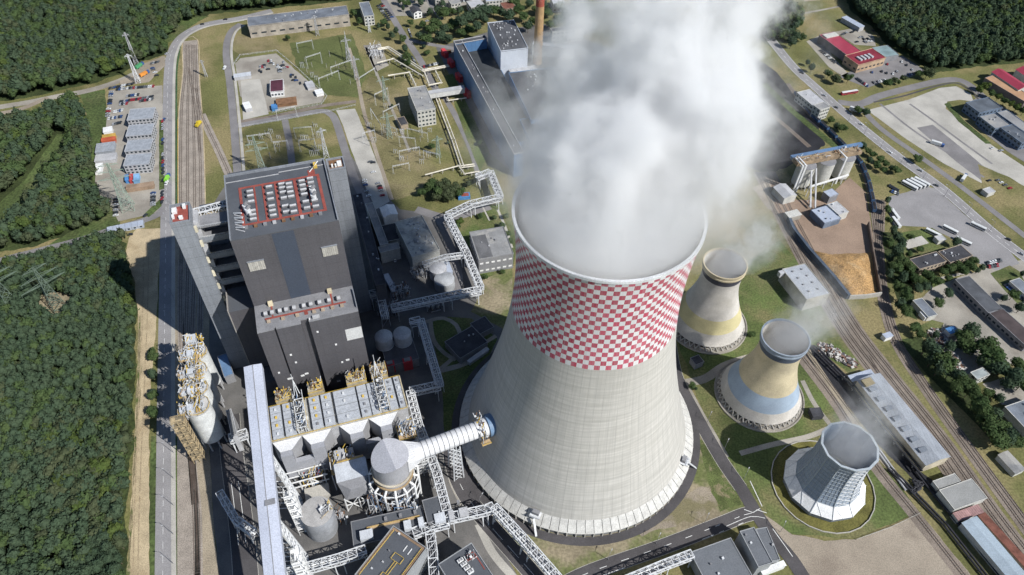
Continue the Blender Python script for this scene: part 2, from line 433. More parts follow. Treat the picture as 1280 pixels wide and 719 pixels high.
ROADL = [(206, 760), (206.5, 640), (207, 520), (208, 400), (209, 300), (210, 200), (211, 120), (212, 90), (215, 68), (224, 50), (240, 38), (262, 30), (300, 23.5), (340, 14)]
ribbon('grey_road', ROADL, 10.5, .12, ROADGREY)
ribbon('road_shoulder', ROADL, 2.6, .15, CONC, off=-4.6)
markings('road_marking', ROADL, .16, [1.1], dash=4, wd=.18)
ribbon('hedge_strip', [(219.5, 745), (219.5, 600), (219.5, 545)], 1.8, .12, GLADE)
ribbon('hedge_strip', [(220, 262), (220, 150), (220.5, 90), (224, 64)], 2.4, .12, GLADE)
zone('ballast_bed', [(223, 300), (222, 200), (223, 140), (228, 90), (229, 52), (247, 50), (249, 100), (252, 140), (255, 200), (257, 300)], .11, BALLAST, .2)
ribbon('ballast_edge', [(223, 300), (222.5, 200), (223.5, 140), (228.5, 90), (229, 52), (247, 50), (249.5, 100), (252.5, 140), (255.5, 200), (257.5, 300)], .9, .14, SAND)
for p in ([(226.5, 330), (226, 200), (227.5, 130), (232, 90), (232.5, 56)], [(235, 330), (234.5, 200), (235, 130), (236, 90), (236.5, 56)], [(243.5, 330), (243, 200), (241.5, 130), (241, 90), (240.5, 56)], [(252, 330), (250.5, 200), (248, 140), (245.5, 100), (244.5, 56)],
          [(250, 190), (246, 150), (240, 110), (236, 85)], [(290, 225), (274, 190), (262, 165), (251, 140), (245, 110)]):
    track(p, .24)
ribbon('ballast_bed', [(292, 232), (274, 190), (262, 165), (252, 143)], 7, .1, BALLAST)
for p in ([(226.5, 325), (226, 400), (230, 500), (238, 570), (243, 640), (245.5, 745)], [(243.5, 325), (240, 420), (238, 520), (242, 590), (247.5, 640), (249, 745)], [(252, 325), (250, 420), (250, 500)], [(235, 325), (233, 420), (235, 520), (240, 580), (244, 630)]):
    track(p, .24, 4.2, BALLAST)
ROADP = [(286, 520), (290, 570), (297, 620), (304, 680), (309, 745)]
ribbon('plant_road', ROADP, 13, .12, ASPH); markings('road_marking', ROADP, .16, [-2.5, 1.5], dash=2, wd=.3)
kerbs('kerb', ROADP, 13)
ribbon('access_track', [(-60, 145), (0, 134), (36, 128), (70, 121), (112, 113), (150, 101), (180, 86), (206, 72)], 8, .1, CONC_D)
ribbon('access_track', [(-60, 152), (0, 142), (30, 135), (60, 122)], 6, .105, DIRT)
ROADW = [(-80, 352), (0, 326), (50, 313), (100, 300), (140, 287), (172, 278), (198, 268), (207, 255)]
ribbon('grey_road', ROADW, 6.5, .13, ASPH_OLD)
ribbon('road_shoulder', [(50, 315), (100, 303), (136, 291)], 4, .1, SAND, off=-4)
zone('parking_yard', [(136, 113), (203, 107), (206, 250), (200, 265), (148, 277), (141, 262), (118, 236), (122, 190), (132, 165)], .1, CONC_D, .3)
zone('verge_grass', [(199, 150), (204, 150), (205.5, 236), (199, 238)], .14, GLADE, .3)
zone('verge_grass', [(199, 250), (203, 246), (202, 258), (186, 272), (180, 268)], .14, GLADE, .3)
zone('parking_yard', [(166, 84), (206, 70), (207, 82), (196, 92), (186, 103), (150, 108), (150, 101), (166, 95)], .125, DIRT, .5)
# upper left: road B, storage yard, switchyard pavements
ROADB = [(301, 30), (290, 38), (284, 52), (283, 72), (287, 100), (291, 140), (294, 175), (297, 215)]
ribbon('asphalt_road', ROADB, 7, .12, ASPH_OLD); ribbon('pavement', ROADB, 2.5, .13, CONC, off=5.2)
ROADC = [(293, 158), (320, 153), (360, 146), (400, 139), (412, 142), (420, 152), (432, 190), (446, 230), (470, 275)]
ribbon('asphalt_road', ROADC, 7, .125, ASPH_OLD)
zone('concrete_yard', [(420, 138), (444, 136), (460, 175), (476, 215), (487, 252), (470, 262), (456, 232), (440, 190), (428, 155)], .13, CONC, .2)
ribbon('rail_siding_bed', [(300, 152), (340, 146), (400, 133), (445, 127)], 5, .1, RUSTBED)
ribbon('asphalt_lane', [(356, 150), (362, 180), (366, 215)], 6, .12, ASPH_OLD)
zone('storage_yard', [(294, 80), (300, 73), (345, 67), (370, 88), (406, 119), (402, 128), (350, 138), (322, 142), (300, 120)], .1, CONC_D, .6)
zone('concrete_yard', [(301, 101), (325, 99), (336, 143), (304, 150)], .12, CONC, .2)
ribbon('pavement', [(436, 60), (446, 95), (455, 140), (470, 190), (490, 250)], 3.5, .1, DIRT)
ribbon('pavement', [(458, 60), (470, 90), (485, 125), (500, 160), (512, 190)], 2.5, .1, CONC_D)
zone('substation_gravel', [(454, 57), (475, 55), (486, 82), (470, 90)], .1, CONC_D, .4)
ribbon('asphalt_lane', [(555, 120), (572, 150), (590, 190), (600, 225)], 5.5, .11, ASPH_OLD)
ribbon('asphalt_lane', [(470, -20), (490, 20), (505, 45), (525, 75), (545, 112), (556, 122)], 7, .11, ASPH_OLD)
ribbon('asphalt_lane', [(510, 50), (540, 56), (575, 62)], 6, .112, ASPH_OLD)
zone('parking_yard', [(462, -20), (640, -20), (645, 8), (600, 4), (560, 10), (520, 20), (490, 20)], .09, CONC_D, .5)
ribbon('asphalt_lane', [(520, -20), (540, 8), (552, 25)], 5, .13, ASPH_OLD)
zone('hall_apron', [(545, 60), (610, 40), (680, 30), (760, 60), (780, 180), (640, 215), (610, 190), (560, 90)], .08, PLANT, .5)
zone('lawn', [(556, 95), (566, 92), (612, 190), (600, 215), (580, 165)], .12, LAWN, .4)
# centre: greens round the pipe bridges, shaded gardens left of the tower
zone('lawn', [(568, 278), (590, 264), (632, 252), (648, 300), (640, 340), (626, 352), (600, 346), (592, 320)], .12, LAWN, .5)
ribbon('footpath', [(622, 262), (632, 285), (640, 310)], 2, .15, CONC)
ribbon('footpath', [(602, 256), (612, 276)], 1.2, .15, CONC)
zone('dry_ground', [(596, 352), (640, 335), (645, 430), (630, 412), (588, 390), (600, 370)], .13, DRY, .8)
ribbon('asphalt_lane', [(545, 268), (556, 290), (566, 320), (574, 350), (566, 372)], 6, .12, ASPH_OLD)
ribbon('asphalt_lane', [(520, 262), (560, 272), (600, 262), (612, 258)], 8, .125, ASPH_OLD)
zone('lawn', [(536, 404), (560, 396), (590, 398), (622, 424), (600, 470), (575, 520), (556, 560), (552, 470)], .12, LAWN, .5)
ribbon('footpath', [(528, 404), (540, 400), (555, 398), (570, 406), (576, 420)], 3, .15, CONC_D)
ribbon('footpath', [(538, 402), (542, 425), (556, 442), (570, 450)], 3, .152, CONC_D)
ribbon('footpath', [(550, 462), (570, 446), (600, 432), (620, 420)], 3, .154, CONC_D)
ribbon('footpath', [(548, 464), (572, 458), (592, 450)], 4, .156, CONC_D)
# round the big tower
TX, TY = 42.76, 250.04
def annulus(name, c_, r0, r1, z, m, n=96):
    mb = MB()
    for i in range(n):
        a, b = 2 * math.pi * i / n, 2 * math.pi * (i + 1) / n
        mb.face([(c_[0] + r * math.cos(t), c_[1] + r * math.sin(t), z) for r, t in ((r0, a), (r1, a), (r1, b), (r0, b))], m)
    return tag(mb.build(name), kind='structure')
zone('dry_ground', [(602, 640), (640, 700), (665, 745), (700, 745), (736, 712), (830, 680), (905, 653), (930, 640), (928, 610), (905, 575), (880, 530), (862, 480), (780, 430), (640, 440), (600, 520)], .1, DRY, .5)
annulus('ring_road', (TX, TY), 73, 78.3, .18, ASPH)
ROADT = [(566, 540), (564, 570), (575, 605), (594, 635), (622, 668), (655, 705), (690, 745)]
ribbon('asphalt_road', ROADT, 9.5, .14, ASPH); kerbs('kerb', ROADT, 9.5); markings('road_marking', ROADT, .17, [0], dash=3, wd=.25)
ribbon('footpath', [(598, 655), (615, 690), (640, 720), (660, 745)], 4.5, .13, CONC)
ribbon('pavement', [(560, 565), (566, 600), (580, 630)], 5, .12, CONC_D)
ROADS = [(690, 740), (735, 716.5), (830, 683), (900, 656), (930, 644), (948, 640)]
ribbon('asphalt_road', ROADS, 8.5, .2, ASPH); kerbs('kerb', ROADS, 8.5)
markings('road_marking', ROADS, .225, [0], dash=3, wd=.3); markings('road_marking', ROADS, .225, [-4.0], dash=1, wd=.3)
ROADN = [(836, 420), (846, 470), (868, 515), (900, 572), (926, 610), (944, 640), (966, 672), (990, 700), (1015, 740)]
ribbon('asphalt_road', ROADN, 8.0, .205, ASPH); kerbs('kerb', ROADN[:5], 8.0)
markings('road_marking', [(934, 602), (949, 634)], .23, [1.8], wd=.4); markings('road_marking', [(964, 662), (989, 697)], .23, [1.0], wd=.4)
markings('road_marking', [(930, 637), (941, 641), (950, 636)], .23, [0], wd=.35); markings('road_marking', [(908, 658), (938, 646), (956, 648)], .24, [0], wd=.3)
markings('road_marking', [(922, 648), (935, 643), (946, 639), (958, 643)], .235, [.8], dash=.9, wd=.35)
ribbon('pavement', [(846, 480), (868, 522), (898, 575)], 3, .16, CONC_D, off=6)
# lawns, paths and lot on the right of the tower
zone('lawn', [(838, 400), (930, 330), (975, 300), (1000, 330), (1036, 390), (1075, 452), (1065, 470), (1040, 450), (1002, 440), (1060, 535), (1110, 590), (1150, 640), (1070, 674), (990, 668), (955, 645), (925, 600), (880, 520)], .09, LAWN, .8)
ribbon('footpath', [(848, 480), (880, 474), (905, 458), (935, 448), (960, 444)], 6, .14, CONC_D)
ribbon('footpath', [(925, 567), (965, 556), (1010, 546), (1040, 534)], 3.5, .14, CONC_D)
ribbon('footpath', [(1003, 476), (1018, 505), (1040, 534)], 3.2, .145, CONC_D)
zone('dirt_lot', [(956, 644), (990, 668), (1030, 676), (1070, 674), (1110, 660), (1150, 642), (1210, 714), (1235, 750), (1020, 750), (1000, 706)], .11, DIRT, .6)
# right-hand railway corridor
zone('coal_pavement', [(990, 428), (1018, 432), (1050, 462), (1072, 480), (1100, 520), (1150, 590), (1175, 606), (1150, 606), (1110, 570), (1066, 516), (1030, 476)], .1, COALM, 1.2)
ribbon('brown_ballast', [(1000, 445), (1045, 505), (1092, 580), (1140, 640), (1215, 735)], 8, .12, RUSTBED)
ribbon('brown_ballast', [(955, 215), (985, 275), (1025, 350), (1062, 412), (1112, 478), (1170, 552), (1235, 645), (1300, 730)], 20, .115, RUSTBED)
ribbon('brown_ballast', [(1100, 250), (1098, 320), (1106, 380), (1122, 430), (1160, 490), (1210, 560), (1290, 670)], 9, .118, RUSTBED)
for k, off in enumerate((-7, -2.5, 2.5, 7)):
    P = path_px([(955, 215), (985, 275), (1025, 350), (1062, 412), (1112, 478), (1170, 552), (1235, 645), (1300, 730)]); N = normals(P)
    track([P[i] + N[i] * off for i in range(0, len(P), 3)], .26, world=True)
for p in ([(1098, 250), (1096, 320), (1104, 380), (1120, 430), (1158, 490), (1208, 560), (1288, 670)], [(1104, 250), (1101, 320), (1110, 380), (1126, 428), (1164, 488), (1214, 557), (1294, 665)],
          [(1002, 445), (1047, 505), (1094, 580), (1142, 640), (1217, 735)], [(1085, 445), (1120, 500), (1175, 580), (1240, 660), (1290, 725)], [(1000, 430), (1045, 490), (1075, 530)]):
    track(p, .26)
ribbon('pavement', [(1000, 420), (1018, 452), (1050, 500), (1090, 560), (1135, 610)], 3.5, .15, TAN)
# wood-chip yard and coal yard
zone('chip_yard', [(962, 225), (990, 250), (1030, 250), (1062, 222), (1082, 240), (1092, 300), (1100, 366), (1062, 372), (1024, 330), (984, 282), (970, 260)], .125, CHIPYARD, .4)
zone('pavement', [(940, 235), (965, 225), (985, 262), (960, 262)], .12, DIRT, .6)
zone('coal_yard', [(840, 70), (885, 40), (925, 55), (975, 95), (1010, 130), (1030, 180), (1000, 200), (960, 220), (900, 190), (860, 130)], .1, COALM, 2.5)
# highway, side road, coach and lorry yards
HW = [(960, 45), (990, 82), (1020, 110), (1062, 147), (1120, 194), (1180, 238), (1240, 290), (1300, 336)]
ribbon('highway', HW, 11, .14, ROADGREY); markings('road_marking', HW, .17, [0], dash=4, wd=.3); markings('road_marking', HW, .17, [-4.8, 4.8], wd=.25)
ribbon('frontage_road', [(1072, 130), (1100, 160), (1150, 196), (1210, 240), (1300, 310)], 6, .13, ASPH_OLD)
SR = [(1048, 128), (1075, 130), (1100, 120), (1150, 107), (1185, 100), (1206, 103), (1230, 122), (1255, 143), (1300, 170)]
ribbon('side_road', SR, 9, .135, ASPH_OLD)
ribbon('kerb_strip', [(1092, 128), (1130, 120), (1170, 108), (1195, 104), (1212, 113), (1226, 128)], 2.0, .15, ASPH)
zone('lorry_yard', [(1084, 138), (1135, 125), (1175, 110), (1195, 108), (1213, 117), (1217, 127), (1200, 125), (1184, 127), (1182, 136), (1212, 160), (1240, 182), (1290, 215), (1290, 262), (1240, 236), (1180, 205), (1130, 172)], .12, CONC, .3)
zone('verge_grass', [(1180, 130), (1186, 128), (1204, 150), (1240, 180), (1232, 180), (1198, 152)], .15, GLADE, .3)
for q in ([(1100, 130), (1140, 162), (1190, 195), (1230, 222)], [(1137, 130), (1165, 150), (1200, 176), (1240, 205)]):
    ribbon('yard_strip', q, 2.4, .15, ASPH_OLD)
zone('yard_strip', [(1146, 160), (1166, 156), (1214, 195), (1262, 236), (1240, 236), (1196, 203)], .135, ASPH_OLD, .3)
zone('paved_apron', [(1212, 128), (1225, 120), (1265, 140), (1300, 170), (1300, 215), (1260, 190), (1222, 160)], .13, ASPH_OLD, .3)
zone('coach_yard', [(1112, 246), (1135, 240), (1152, 232), (1170, 236), (1205, 268), (1262, 314), (1275, 330), (1245, 338), (1205, 322), (1190, 298), (1160, 284), (1116, 282), (1110, 262)], .12, ROADGREY, .3)
zone('verge_grass', [(1222, 205), (1262, 222), (1300, 245), (1300, 290), (1262, 262), (1230, 240)], .14, MEADOW, .5)
zone('garden_plot', [(1120, 292), (1165, 285), (1190, 300), (1205, 322), (1190, 350), (1160, 362), (1130, 352)], .13, LAWN, .4)
zone('concrete_slab', [(1127, 302), (1152, 295), (1161, 304), (1135, 312)], .16, CONC, .2)
ribbon('footpath', [(1162, 352), (1190, 345), (1214, 340)], 2.5, .15, CONC)
zone('old_yard', [(1140, 385), (1165, 360), (1195, 348), (1250, 330), (1300, 322), (1300, 470), (1262, 455), (1215, 478), (1180, 430), (1160, 400)], .11, CONC_D, .5)
zone('old_yard', [(1228, 480), (1262, 470), (1300, 480), (1300, 510), (1252, 506)], .115, CONC_D, .5)
zone('verge_grass', [(1238, 342), (1262, 332), (1275, 340), (1290, 372), (1272, 380), (1256, 364)], .14, LAWN, .3)
zone('verge_grass', [(1140, 412), (1165, 400), (1180, 404), (1172, 420)], .14, LAWN, .4)
zone('forest_floor', [(1100, 290), (1122, 292), (1140, 350), (1146, 400), (1128, 392), (1112, 345)], .13, FLOORM, .5)
zone('forest_floor', [(1122, 425), (1150, 420), (1195, 470), (1250, 530), (1275, 560), (1250, 560), (1200, 510), (1160, 470)], .13, FLOORM, .6)
# market on the upper right
zone('parking_yard', [(1008, 52), (1026, 44), (1040, 70), (1060, 92), (1056, 98), (1036, 84)], .12, CONC_D, .3)
zone('parking_yard', [(1048, 96), (1066, 88), (1100, 74), (1128, 70), (1156, 88), (1140, 96), (1100, 104), (1085, 110)], .12, ASPH_OLD, .3)
zone('parking_yard', [(1044, 40), (1072, 34), (1092, 45), (1095, 58), (1068, 56)], .12, CONC_D, .3)
ribbon('footpath', [(955, 22), (985, 20), (1020, 14), (1050, 8)], 3, .12, CONC_D)
zone('lawn', [(960, 10), (1040, -15), (1060, 12), (1075, 32), (1030, 44), (1000, 40)], .08, MEADOW, 1)
zone('sand_pit', [(1000, -6), (1020, -8), (1030, 0), (1006, 2)], .12, TAN, .5)

ribbon('coal_verge', [(955, 105), (985, 134), (1018, 162), (1050, 188)], 7, .13, GLADE)
ribbon('coal_road', [(915, 60), (955, 98), (1000, 140)], 6, .13, mat('coal_dust', (.07, .068, .066), .95))
ribbon('coal_road', [(880, 100), (930, 150), (975, 190)], 7, .13, mat('coal_dust'))
track([(935, 120), (975, 152), (1012, 184)], .26, 4.5, RUSTBED)

zone('mown_grass', [(362, 54), (440, 42), (458, 92), (447, 122), (402, 118), (374, 90)], .035, mat('mown_meadow', (.10, .115, .04), .95, .2, .03, col2=(.14, .135, .06), m2=(.5, .7), fvar=.25, fine=.8), 2.0)
zone('dry_grass', [(462, 95), (505, 118), (500, 160), (545, 210), (530, 240), (495, 250), (478, 210), (462, 160), (450, 125)], .036, mat('dry_meadow', (.17, .15, .07), .95, .2, .04, col2=(.23, .19, .105), m2=(.45, .65), fvar=.25, fine=.8), 2.0)
zone('dry_grass', [(298, 44), (345, 38), (350, 62), (300, 70), (288, 60)], .036, mat('dry_meadow'), 1.5)
zone('bare_soil', [(790, 655), (850, 620), (905, 600), (915, 625), (870, 650), (800, 672)], .112, mat('bare_soil_patch', (.26, .22, .17), .95, .2, .08, col2=(.17, .15, .085), m2=(.45, .6), fvar=.2), 2.5)
zone('weeds', [(868, 545), (890, 560), (922, 605), (926, 630), (900, 640), (888, 610)], .114, mat('weed_green', (.085, .105, .035), .95, .3, .1, col2=(.2, .17, .1), m2=(.52, .62), fvar=.3), 2.0)
# ------------------------------------------------------------------ the big cooling tower
def shell_r(z): return 41.3 * math.sqrt(1 + ((z - 145) / 105) ** 2)
def tower_mat():
    m = bpy.data.materials.new('tower_concrete_checker'); m.use_nodes = True; nt = m.node_tree
    b = nt.nodes['Principled BSDF']; b.inputs['Roughness'].default_value = .85
    tc = nd(nt, 'ShaderNodeTexCoord'); sp = nd(nt, 'ShaderNodeSeparateXYZ'); lk(nt, tc.outputs['Object'], sp.inputs[0])
    ang = mth(nt, 'DIVIDE', mth(nt, 'ADD', mth(nt, 'ARCTAN2', sp.outputs[1], sp.outputs[0]), math.pi), 2 * math.pi)
    z = sp.outputs[2]
    col = mth(nt, 'FLOOR', mth(nt, 'MULTIPLY', ang, 96.0)); row = mth(nt, 'FLOOR', mth(nt, 'DIVIDE', mth(nt, 'SUBTRACT', z, 118.2), 3.12))
    chk = mth(nt, 'MODULO', mth(nt, 'ABSOLUTE', mth(nt, 'ADD', col, row)), 2.0)
    chk = mth(nt, 'GREATER_THAN', chk, .5)
    inb = mth(nt, 'MULTIPLY', mth(nt, 'GREATER_THAN', z, 118.2), mth(nt, 'LESS_THAN', z, 180.6))
    P = tc.outputs['Object']
    # streaks run down the shell: noise in (angle, height) stretched along the height; lift rings the other way
    cb = nd(nt, 'ShaderNodeCombineXYZ'); lk(nt, mth(nt, 'MULTIPLY', ang, 260.0), cb.inputs[0]); lk(nt, mth(nt, 'MULTIPLY', z, .035), cb.inputs[1])
    st = ramp(nt, noise(nt, cb.outputs[0], 1.0, 4, .6), .3, .75)
    cb2 = nd(nt, 'ShaderNodeCombineXYZ'); lk(nt, mth(nt, 'MULTIPLY', ang, 9.0), cb2.inputs[0]); lk(nt, mth(nt, 'MULTIPLY', z, .55), cb2.inputs[1])
    ri = ramp(nt, noise(nt, cb2.outputs[0], 1.0, 4, .65), .25, .75)
    conc = mixc(nt, ri, (.395, .38, .345), (.555, .535, .495))
    conc = mixc(nt, mth(nt, 'MULTIPLY', st, .5), conc, (.34, .33, .305))
    fr = mth(nt, 'FRACT', mth(nt, 'MULTIPLY', ang, 72.0))
    seam = mth(nt, 'LESS_THAN', fr, .035)
    wn = nd(nt, 'ShaderNodeTexWhiteNoise', noise_dimensions='2D'); cw = nd(nt, 'ShaderNodeCombineXYZ'); lk(nt, col, cw.inputs[0]); lk(nt, row, cw.inputs[1]); lk(nt, cw.outputs[0], wn.inputs['Vector'])
    wh = mixc(nt, wn.outputs['Value'], (.58, .6, .61), (.72, .73, .73))
    rd = mixc(nt, wn.outputs['Value'], (.34, .028, .062), (.47, .05, .10))
    pt = mixc(nt, chk, wh, rd); pt = mixc(nt, mth(nt, 'MULTIPLY', st, .35), pt, (.5, .42, .41))
    c_ = mixc(nt, inb, conc, pt)
    lines = mth(nt, 'MULTIPLY', seam, mth(nt, 'MULTIPLY_ADD', inb, -.35, .5))
    c_ = mixc(nt, lines, c_, (.2, .195, .18))
    lk(nt, c_, b.inputs['Base Color']); return m
CONCW = mat('weathered_concrete', (.42, .40, .365), .9, .14, .08, fvar=.1)
RINGM = mat('ring_panel_concrete', (.50, .49, .46), .85, .12, .25)
bt = empty('cooling_tower', (TX, TY, 0), 'huge concrete cooling tower with a red and white checkered top band', 'cooling tower')
zs = [9.5 + (180.9 - 9.5) * i / 60 for i in range(61)]
mb = MB(); mb.lathe((TX, TY), [(shell_r(z), z) for z in zs], tower_mat(), 192); sh = mb.build('shell', bt, smooth=True)
mb = MB(); mb.lathe((TX, TY), [(shell_r(z) - .8, z) for z in reversed(zs)], CONCW, 128); sub(mb, 'inner_wall', sh, (TX, TY, 0), True)
mb = MB(); mb.lathe((TX, TY), [(shell_r(179.4) + .0, 179.4), (shell_r(180) + .45, 179.9), (shell_r(180) + .45, 181.4), (shell_r(180) - .9, 181.4), (shell_r(180) - .9, 180)], mat('rim_concrete', (.62, .63, .64), .8, .1), 160); rim = mb.build('rim', bt)
mb = MB()
for k in range(160):
    t = 2 * math.pi * k / 160; r_ = shell_r(180) + .35; mb.bar((TX + r_ * math.cos(t), TY + r_ * math.sin(t), 181.4), (TX + r_ * math.cos(t), TY + r_ * math.sin(t), 182.5), .12, STEEL)
mb.lathe((TX, TY), [(shell_r(180) + .3, 182.4), (shell_r(180) + .42, 182.52)], STEEL, 160); sub(mb, 'handrail', rim, (TX, TY, 0))
mb = MB(); NP = 90
for i in range(NP):
    a, b = 2 * math.pi * (i + .03) / NP, 2 * math.pi * (i + .97) / NP
    pts = []
    for z_off in (0, -.35):
        for r, z, t in ((67.3, 9.6, a), (73.2, 4.2, a), (73.2, 4.2, b), (67.3, 9.6, b)): pts.append((TX + r * math.cos(t), TY + r * math.sin(t), z + z_off))
    mb.mesh(pts, [(0, 1, 2, 3), (7, 6, 5, 4), (0, 4, 5, 1), (1, 5, 6, 2), (2, 6, 7, 3), (3, 7, 4, 0)], RINGM)
mb.build('sloped_panel_ring', bt)
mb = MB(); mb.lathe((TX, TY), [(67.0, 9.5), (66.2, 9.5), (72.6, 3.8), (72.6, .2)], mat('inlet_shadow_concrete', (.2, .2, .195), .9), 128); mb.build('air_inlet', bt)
mb = MB()
for i in range(NP):
    t = 2 * math.pi * i / NP; mb.bar((TX + 73 * math.cos(t), TY + 73 * math.sin(t), .1), (TX + 73 * math.cos(t), TY + 73 * math.sin(t), 4.3), .7, CONCW)
mb.build('inlet_columns', bt)
mb = MB(); mb.lathe((TX, TY), [(72.4, .25), (72.4, 1.6), (72.0, 1.6), (.1, 1.6)], mat('basin_water', (.06, .08, .09), .2), 96); mb.build('basin', bt)
def on_shell(px, py):
    d = (G(px, py) - CAM).normalized(); t = 150.0
    while t < 900:
        p = CAM + d * t
        if p.z < 181 and math.hypot(p.x - TX, p.y - TY) < shell_r(max(9.5, p.z)): return p
        t += .25
# caged ladders and cable lines on the lit side, small door platforms on the ring
for px0 in ((640, 648), (690, 470)):
    pass
for (px_, py_, lab) in ((671, 640, 0), (850, 566, 0)):
    p = on_shell(px_, py_); t = math.atan2(p.y - TY, p.x - TX); F = Fr((TX, TY), math.degrees(t))
    mb = MB(); mb.box(F, 67.8, 70.2, -2, 2, 9.6, 12.2, MIDGREY); mb.box(F, 67.2, 72, -3, 3, 9.2, 9.6, STEEL)
    for k in range(5): mb.bar(F.w(71.9, -3 + 1.5 * k, 9.6), F.w(71.9, -3 + 1.5 * k, 10.8), .15, STEEL)
    mb.bar(F.w(71.9, -3, 10.8), F.w(71.9, 3, 10.8), .15, STEEL); mb.bar(F.w(72.2, 0, 9.2), F.w(77.5, 4, .3), 1.2, STEEL, .3)
    mb.build('access_platform', bt)


# ------------------------------------------------------------------ the two small concrete towers
def small_tower(X, Y, bands, label, rimcol, dk):
    rf = lambda z: 13.0 * math.sqrt(1 + ((z - 48) / 25.5) ** 2)
    e = empty('cooling_tower', (X, Y, 0), label, 'cooling tower', 'small cooling towers')
    def band_part(nm, z0, z1, m, off=0.0):
        n = max(2, int((z1 - z0) / 1.5)); mb = MB(); mb.lathe((X, Y), [(rf(z0 + (z1 - z0) * i / n) + off, z0 + (z1 - z0) * i / n) for i in range(n + 1)], m, 72); return mb.build(nm, e, smooth=True)
    for nm, z0, z1, m in bands: band_part(nm, z0, z1, m)
    band_part('dark_collar', 51.5, 56.2, dk, .02)
    mb = MB(); mb.lathe((X, Y), [(rf(56.2), 56.2), (rf(57) + .5, 56.6), (rf(58) + .5, 57.8), (rf(58) + .2, 58.2), (rf(60) + .2, 60.6), (rf(60) - .6, 60.6), (rf(58) - .6, 57)], rimcol, 72); rm_ = mb.build('rim', e)
    mb = MB(); mb.lathe((X, Y), [(rf(60 - i * 2) - .6, 60 - i * 2) for i in range(26)], CONCW, 64); sub(mb, 'inner_wall', rm_, (X, Y, 0), True)
    mb = MB()
    for i in range(44):
        t0, t1, t2 = (2 * math.pi * (i + k) / 44 for k in (0, .5, 1)); r0, r1 = rf(4.2) - .3, 27.2
        for a, b in ((t0, t1), (t2, t1)):
            mb.bar((X + r1 * math.cos(a), Y + r1 * math.sin(a), .3), (X + r0 * math.cos(b), Y + r0 * math.sin(b), 4.3), .55, CONCW)
    mb.build('inlet_columns', e)
    mb = MB(); mb.lathe((X, Y), [(29.2, .1), (29.2, .9), (28.4, .9), (28.4, .4), (.1, .4)], CONC_D, 72); mb.build('basin', e)
    mb = MB(); mb.lathe((X, Y), [(23.5, .4), (23, 4.0), (.1, 4.0)], mat('fill_slats', (.05, .05, .05), .9), 48); mb.build('fill', e)
    return e
BANDW = mat('tower_white', (.50, .47, .43), .9, .14, .06, col2=(.42, .39, .345), m2=(.48, .75), fvar=.1)
BANDC = mat('tower_cream', (.49, .42, .28), .9, .12, .08, col2=(.38, .325, .23), m2=(.46, .75), fvar=.1)
BANDC2 = mat('tower_yellow', (.52, .46, .26), .9, .1, .08, fvar=.08)
BANDB = mat('tower_blue', (.29, .355, .43), .9, .1, .08, fvar=.06)
COLL = mat('collar_blue', (.075, .09, .12), .8, .1, .1)
OCHRE = mat('ochre_walk', (.40, .29, .17), .8)
T1, T2, T3 = (139.2, 338.9), (164.8, 278.1), (189.8, 213.6)
small_tower(*T1, [('lower_band', 4.2, 12.6, BANDW), ('cream_band', 12.6, 22.6, BANDC2), ('upper_shell', 22.6, 51.5, BANDW)], 'small white cooling tower with one pale yellow band, right behind the checkered tower', BANDC, mat('collar_dark', (.06, .06, .075), .85))
small_tower(*T2, [('lower_band', 4.2, 11.2, BANDW), ('blue_band', 11.2, 22.6, BANDB), ('upper_shell', 22.6, 51.5, BANDC)], 'small cream cooling tower with a wide blue band near its foot', mat('rim_pale_blue', (.24, .28, .33), .85, .15, .3), COLL)
# ------------------------------------------------------------------ the sheet-clad tower with a white skirt
X, Y = T3; e3 = empty('cooling_tower', (X, Y, 0), 'twelve sided steel clad cooling tower standing in a white sloping skirt', 'cooling tower', 'small cooling towers')
NS = 12; a0 = R(-4)
r3 = lambda z: 13.6 + 3.4 * ((45 - z) / 34) ** 1.6 if z < 45 else 13.6
T3M = mat('tower_sheet', (.24, .29, .36), .5, .08, .2, spec=.5); T3L = mat('tower_frame', (.36, .40, .43), .5, .08, .3)
def ngon(r, z, k): t = a0 + 2 * math.pi * k / NS; return Vector((X + r * math.cos(t), Y + r * math.sin(t), z))
mb = MB(); levels = [9.5 + 36 * i / 11 for i in range(12)]
R3 = [18.5, 17.6, 16.8, 16.2, 15.6, 15.2, 14.9, 14.7, 14.6, 14.7, 14.9, 15.2]
for j in range(11):
    for k in range(NS): mb.face([ngon(R3[j], levels[j], k), ngon(R3[j], levels[j], k + 1), ngon(R3[j + 1], levels[j + 1], k + 1), ngon(R3[j + 1], levels[j + 1], k)], T3M)
body = mb.build('shell', e3)
mb = MB()
for k in range(NS):
    for j in range(11):
        mb.bar(ngon(R3[j] + .12, levels[j], k), ngon(R3[j + 1] + .12, levels[j + 1], k), .4, T3L)
        for s_ in (1, 2, 3):
            p, q = ngon(R3[j] + .1, levels[j], k).lerp(ngon(R3[j] + .1, levels[j], k + 1), s_ / 4), ngon(R3[j + 1] + .1, levels[j + 1], k).lerp(ngon(R3[j + 1] + .1, levels[j + 1], k + 1), s_ / 4)
            mb.bar(p, q, .18, T3L)
    for j in range(12): mb.bar(ngon(R3[j] + .15, levels[j], k), ngon(R3[j] + .15, levels[j], k + 1), .22, T3L)
sub(mb, 'wall_ribs', body, (X, Y, 0))
mb = MB()
for kk in (9, 10):
    for j in range(11):
        a, b, c_, d_ = ngon(R3[j] + .2, levels[j], kk), ngon(R3[j] + .2, levels[j], kk + 1), ngon(R3[j + 1] + .2, levels[j + 1], kk), ngon(R3[j + 1] + .2, levels[j + 1], kk + 1)
        mb.bar(a, d_, .3, STEEL); mb.bar(b, c_, .3, STEEL)
sub(mb, 'cross_bracing', body, (X, Y, 0))
mb = MB()
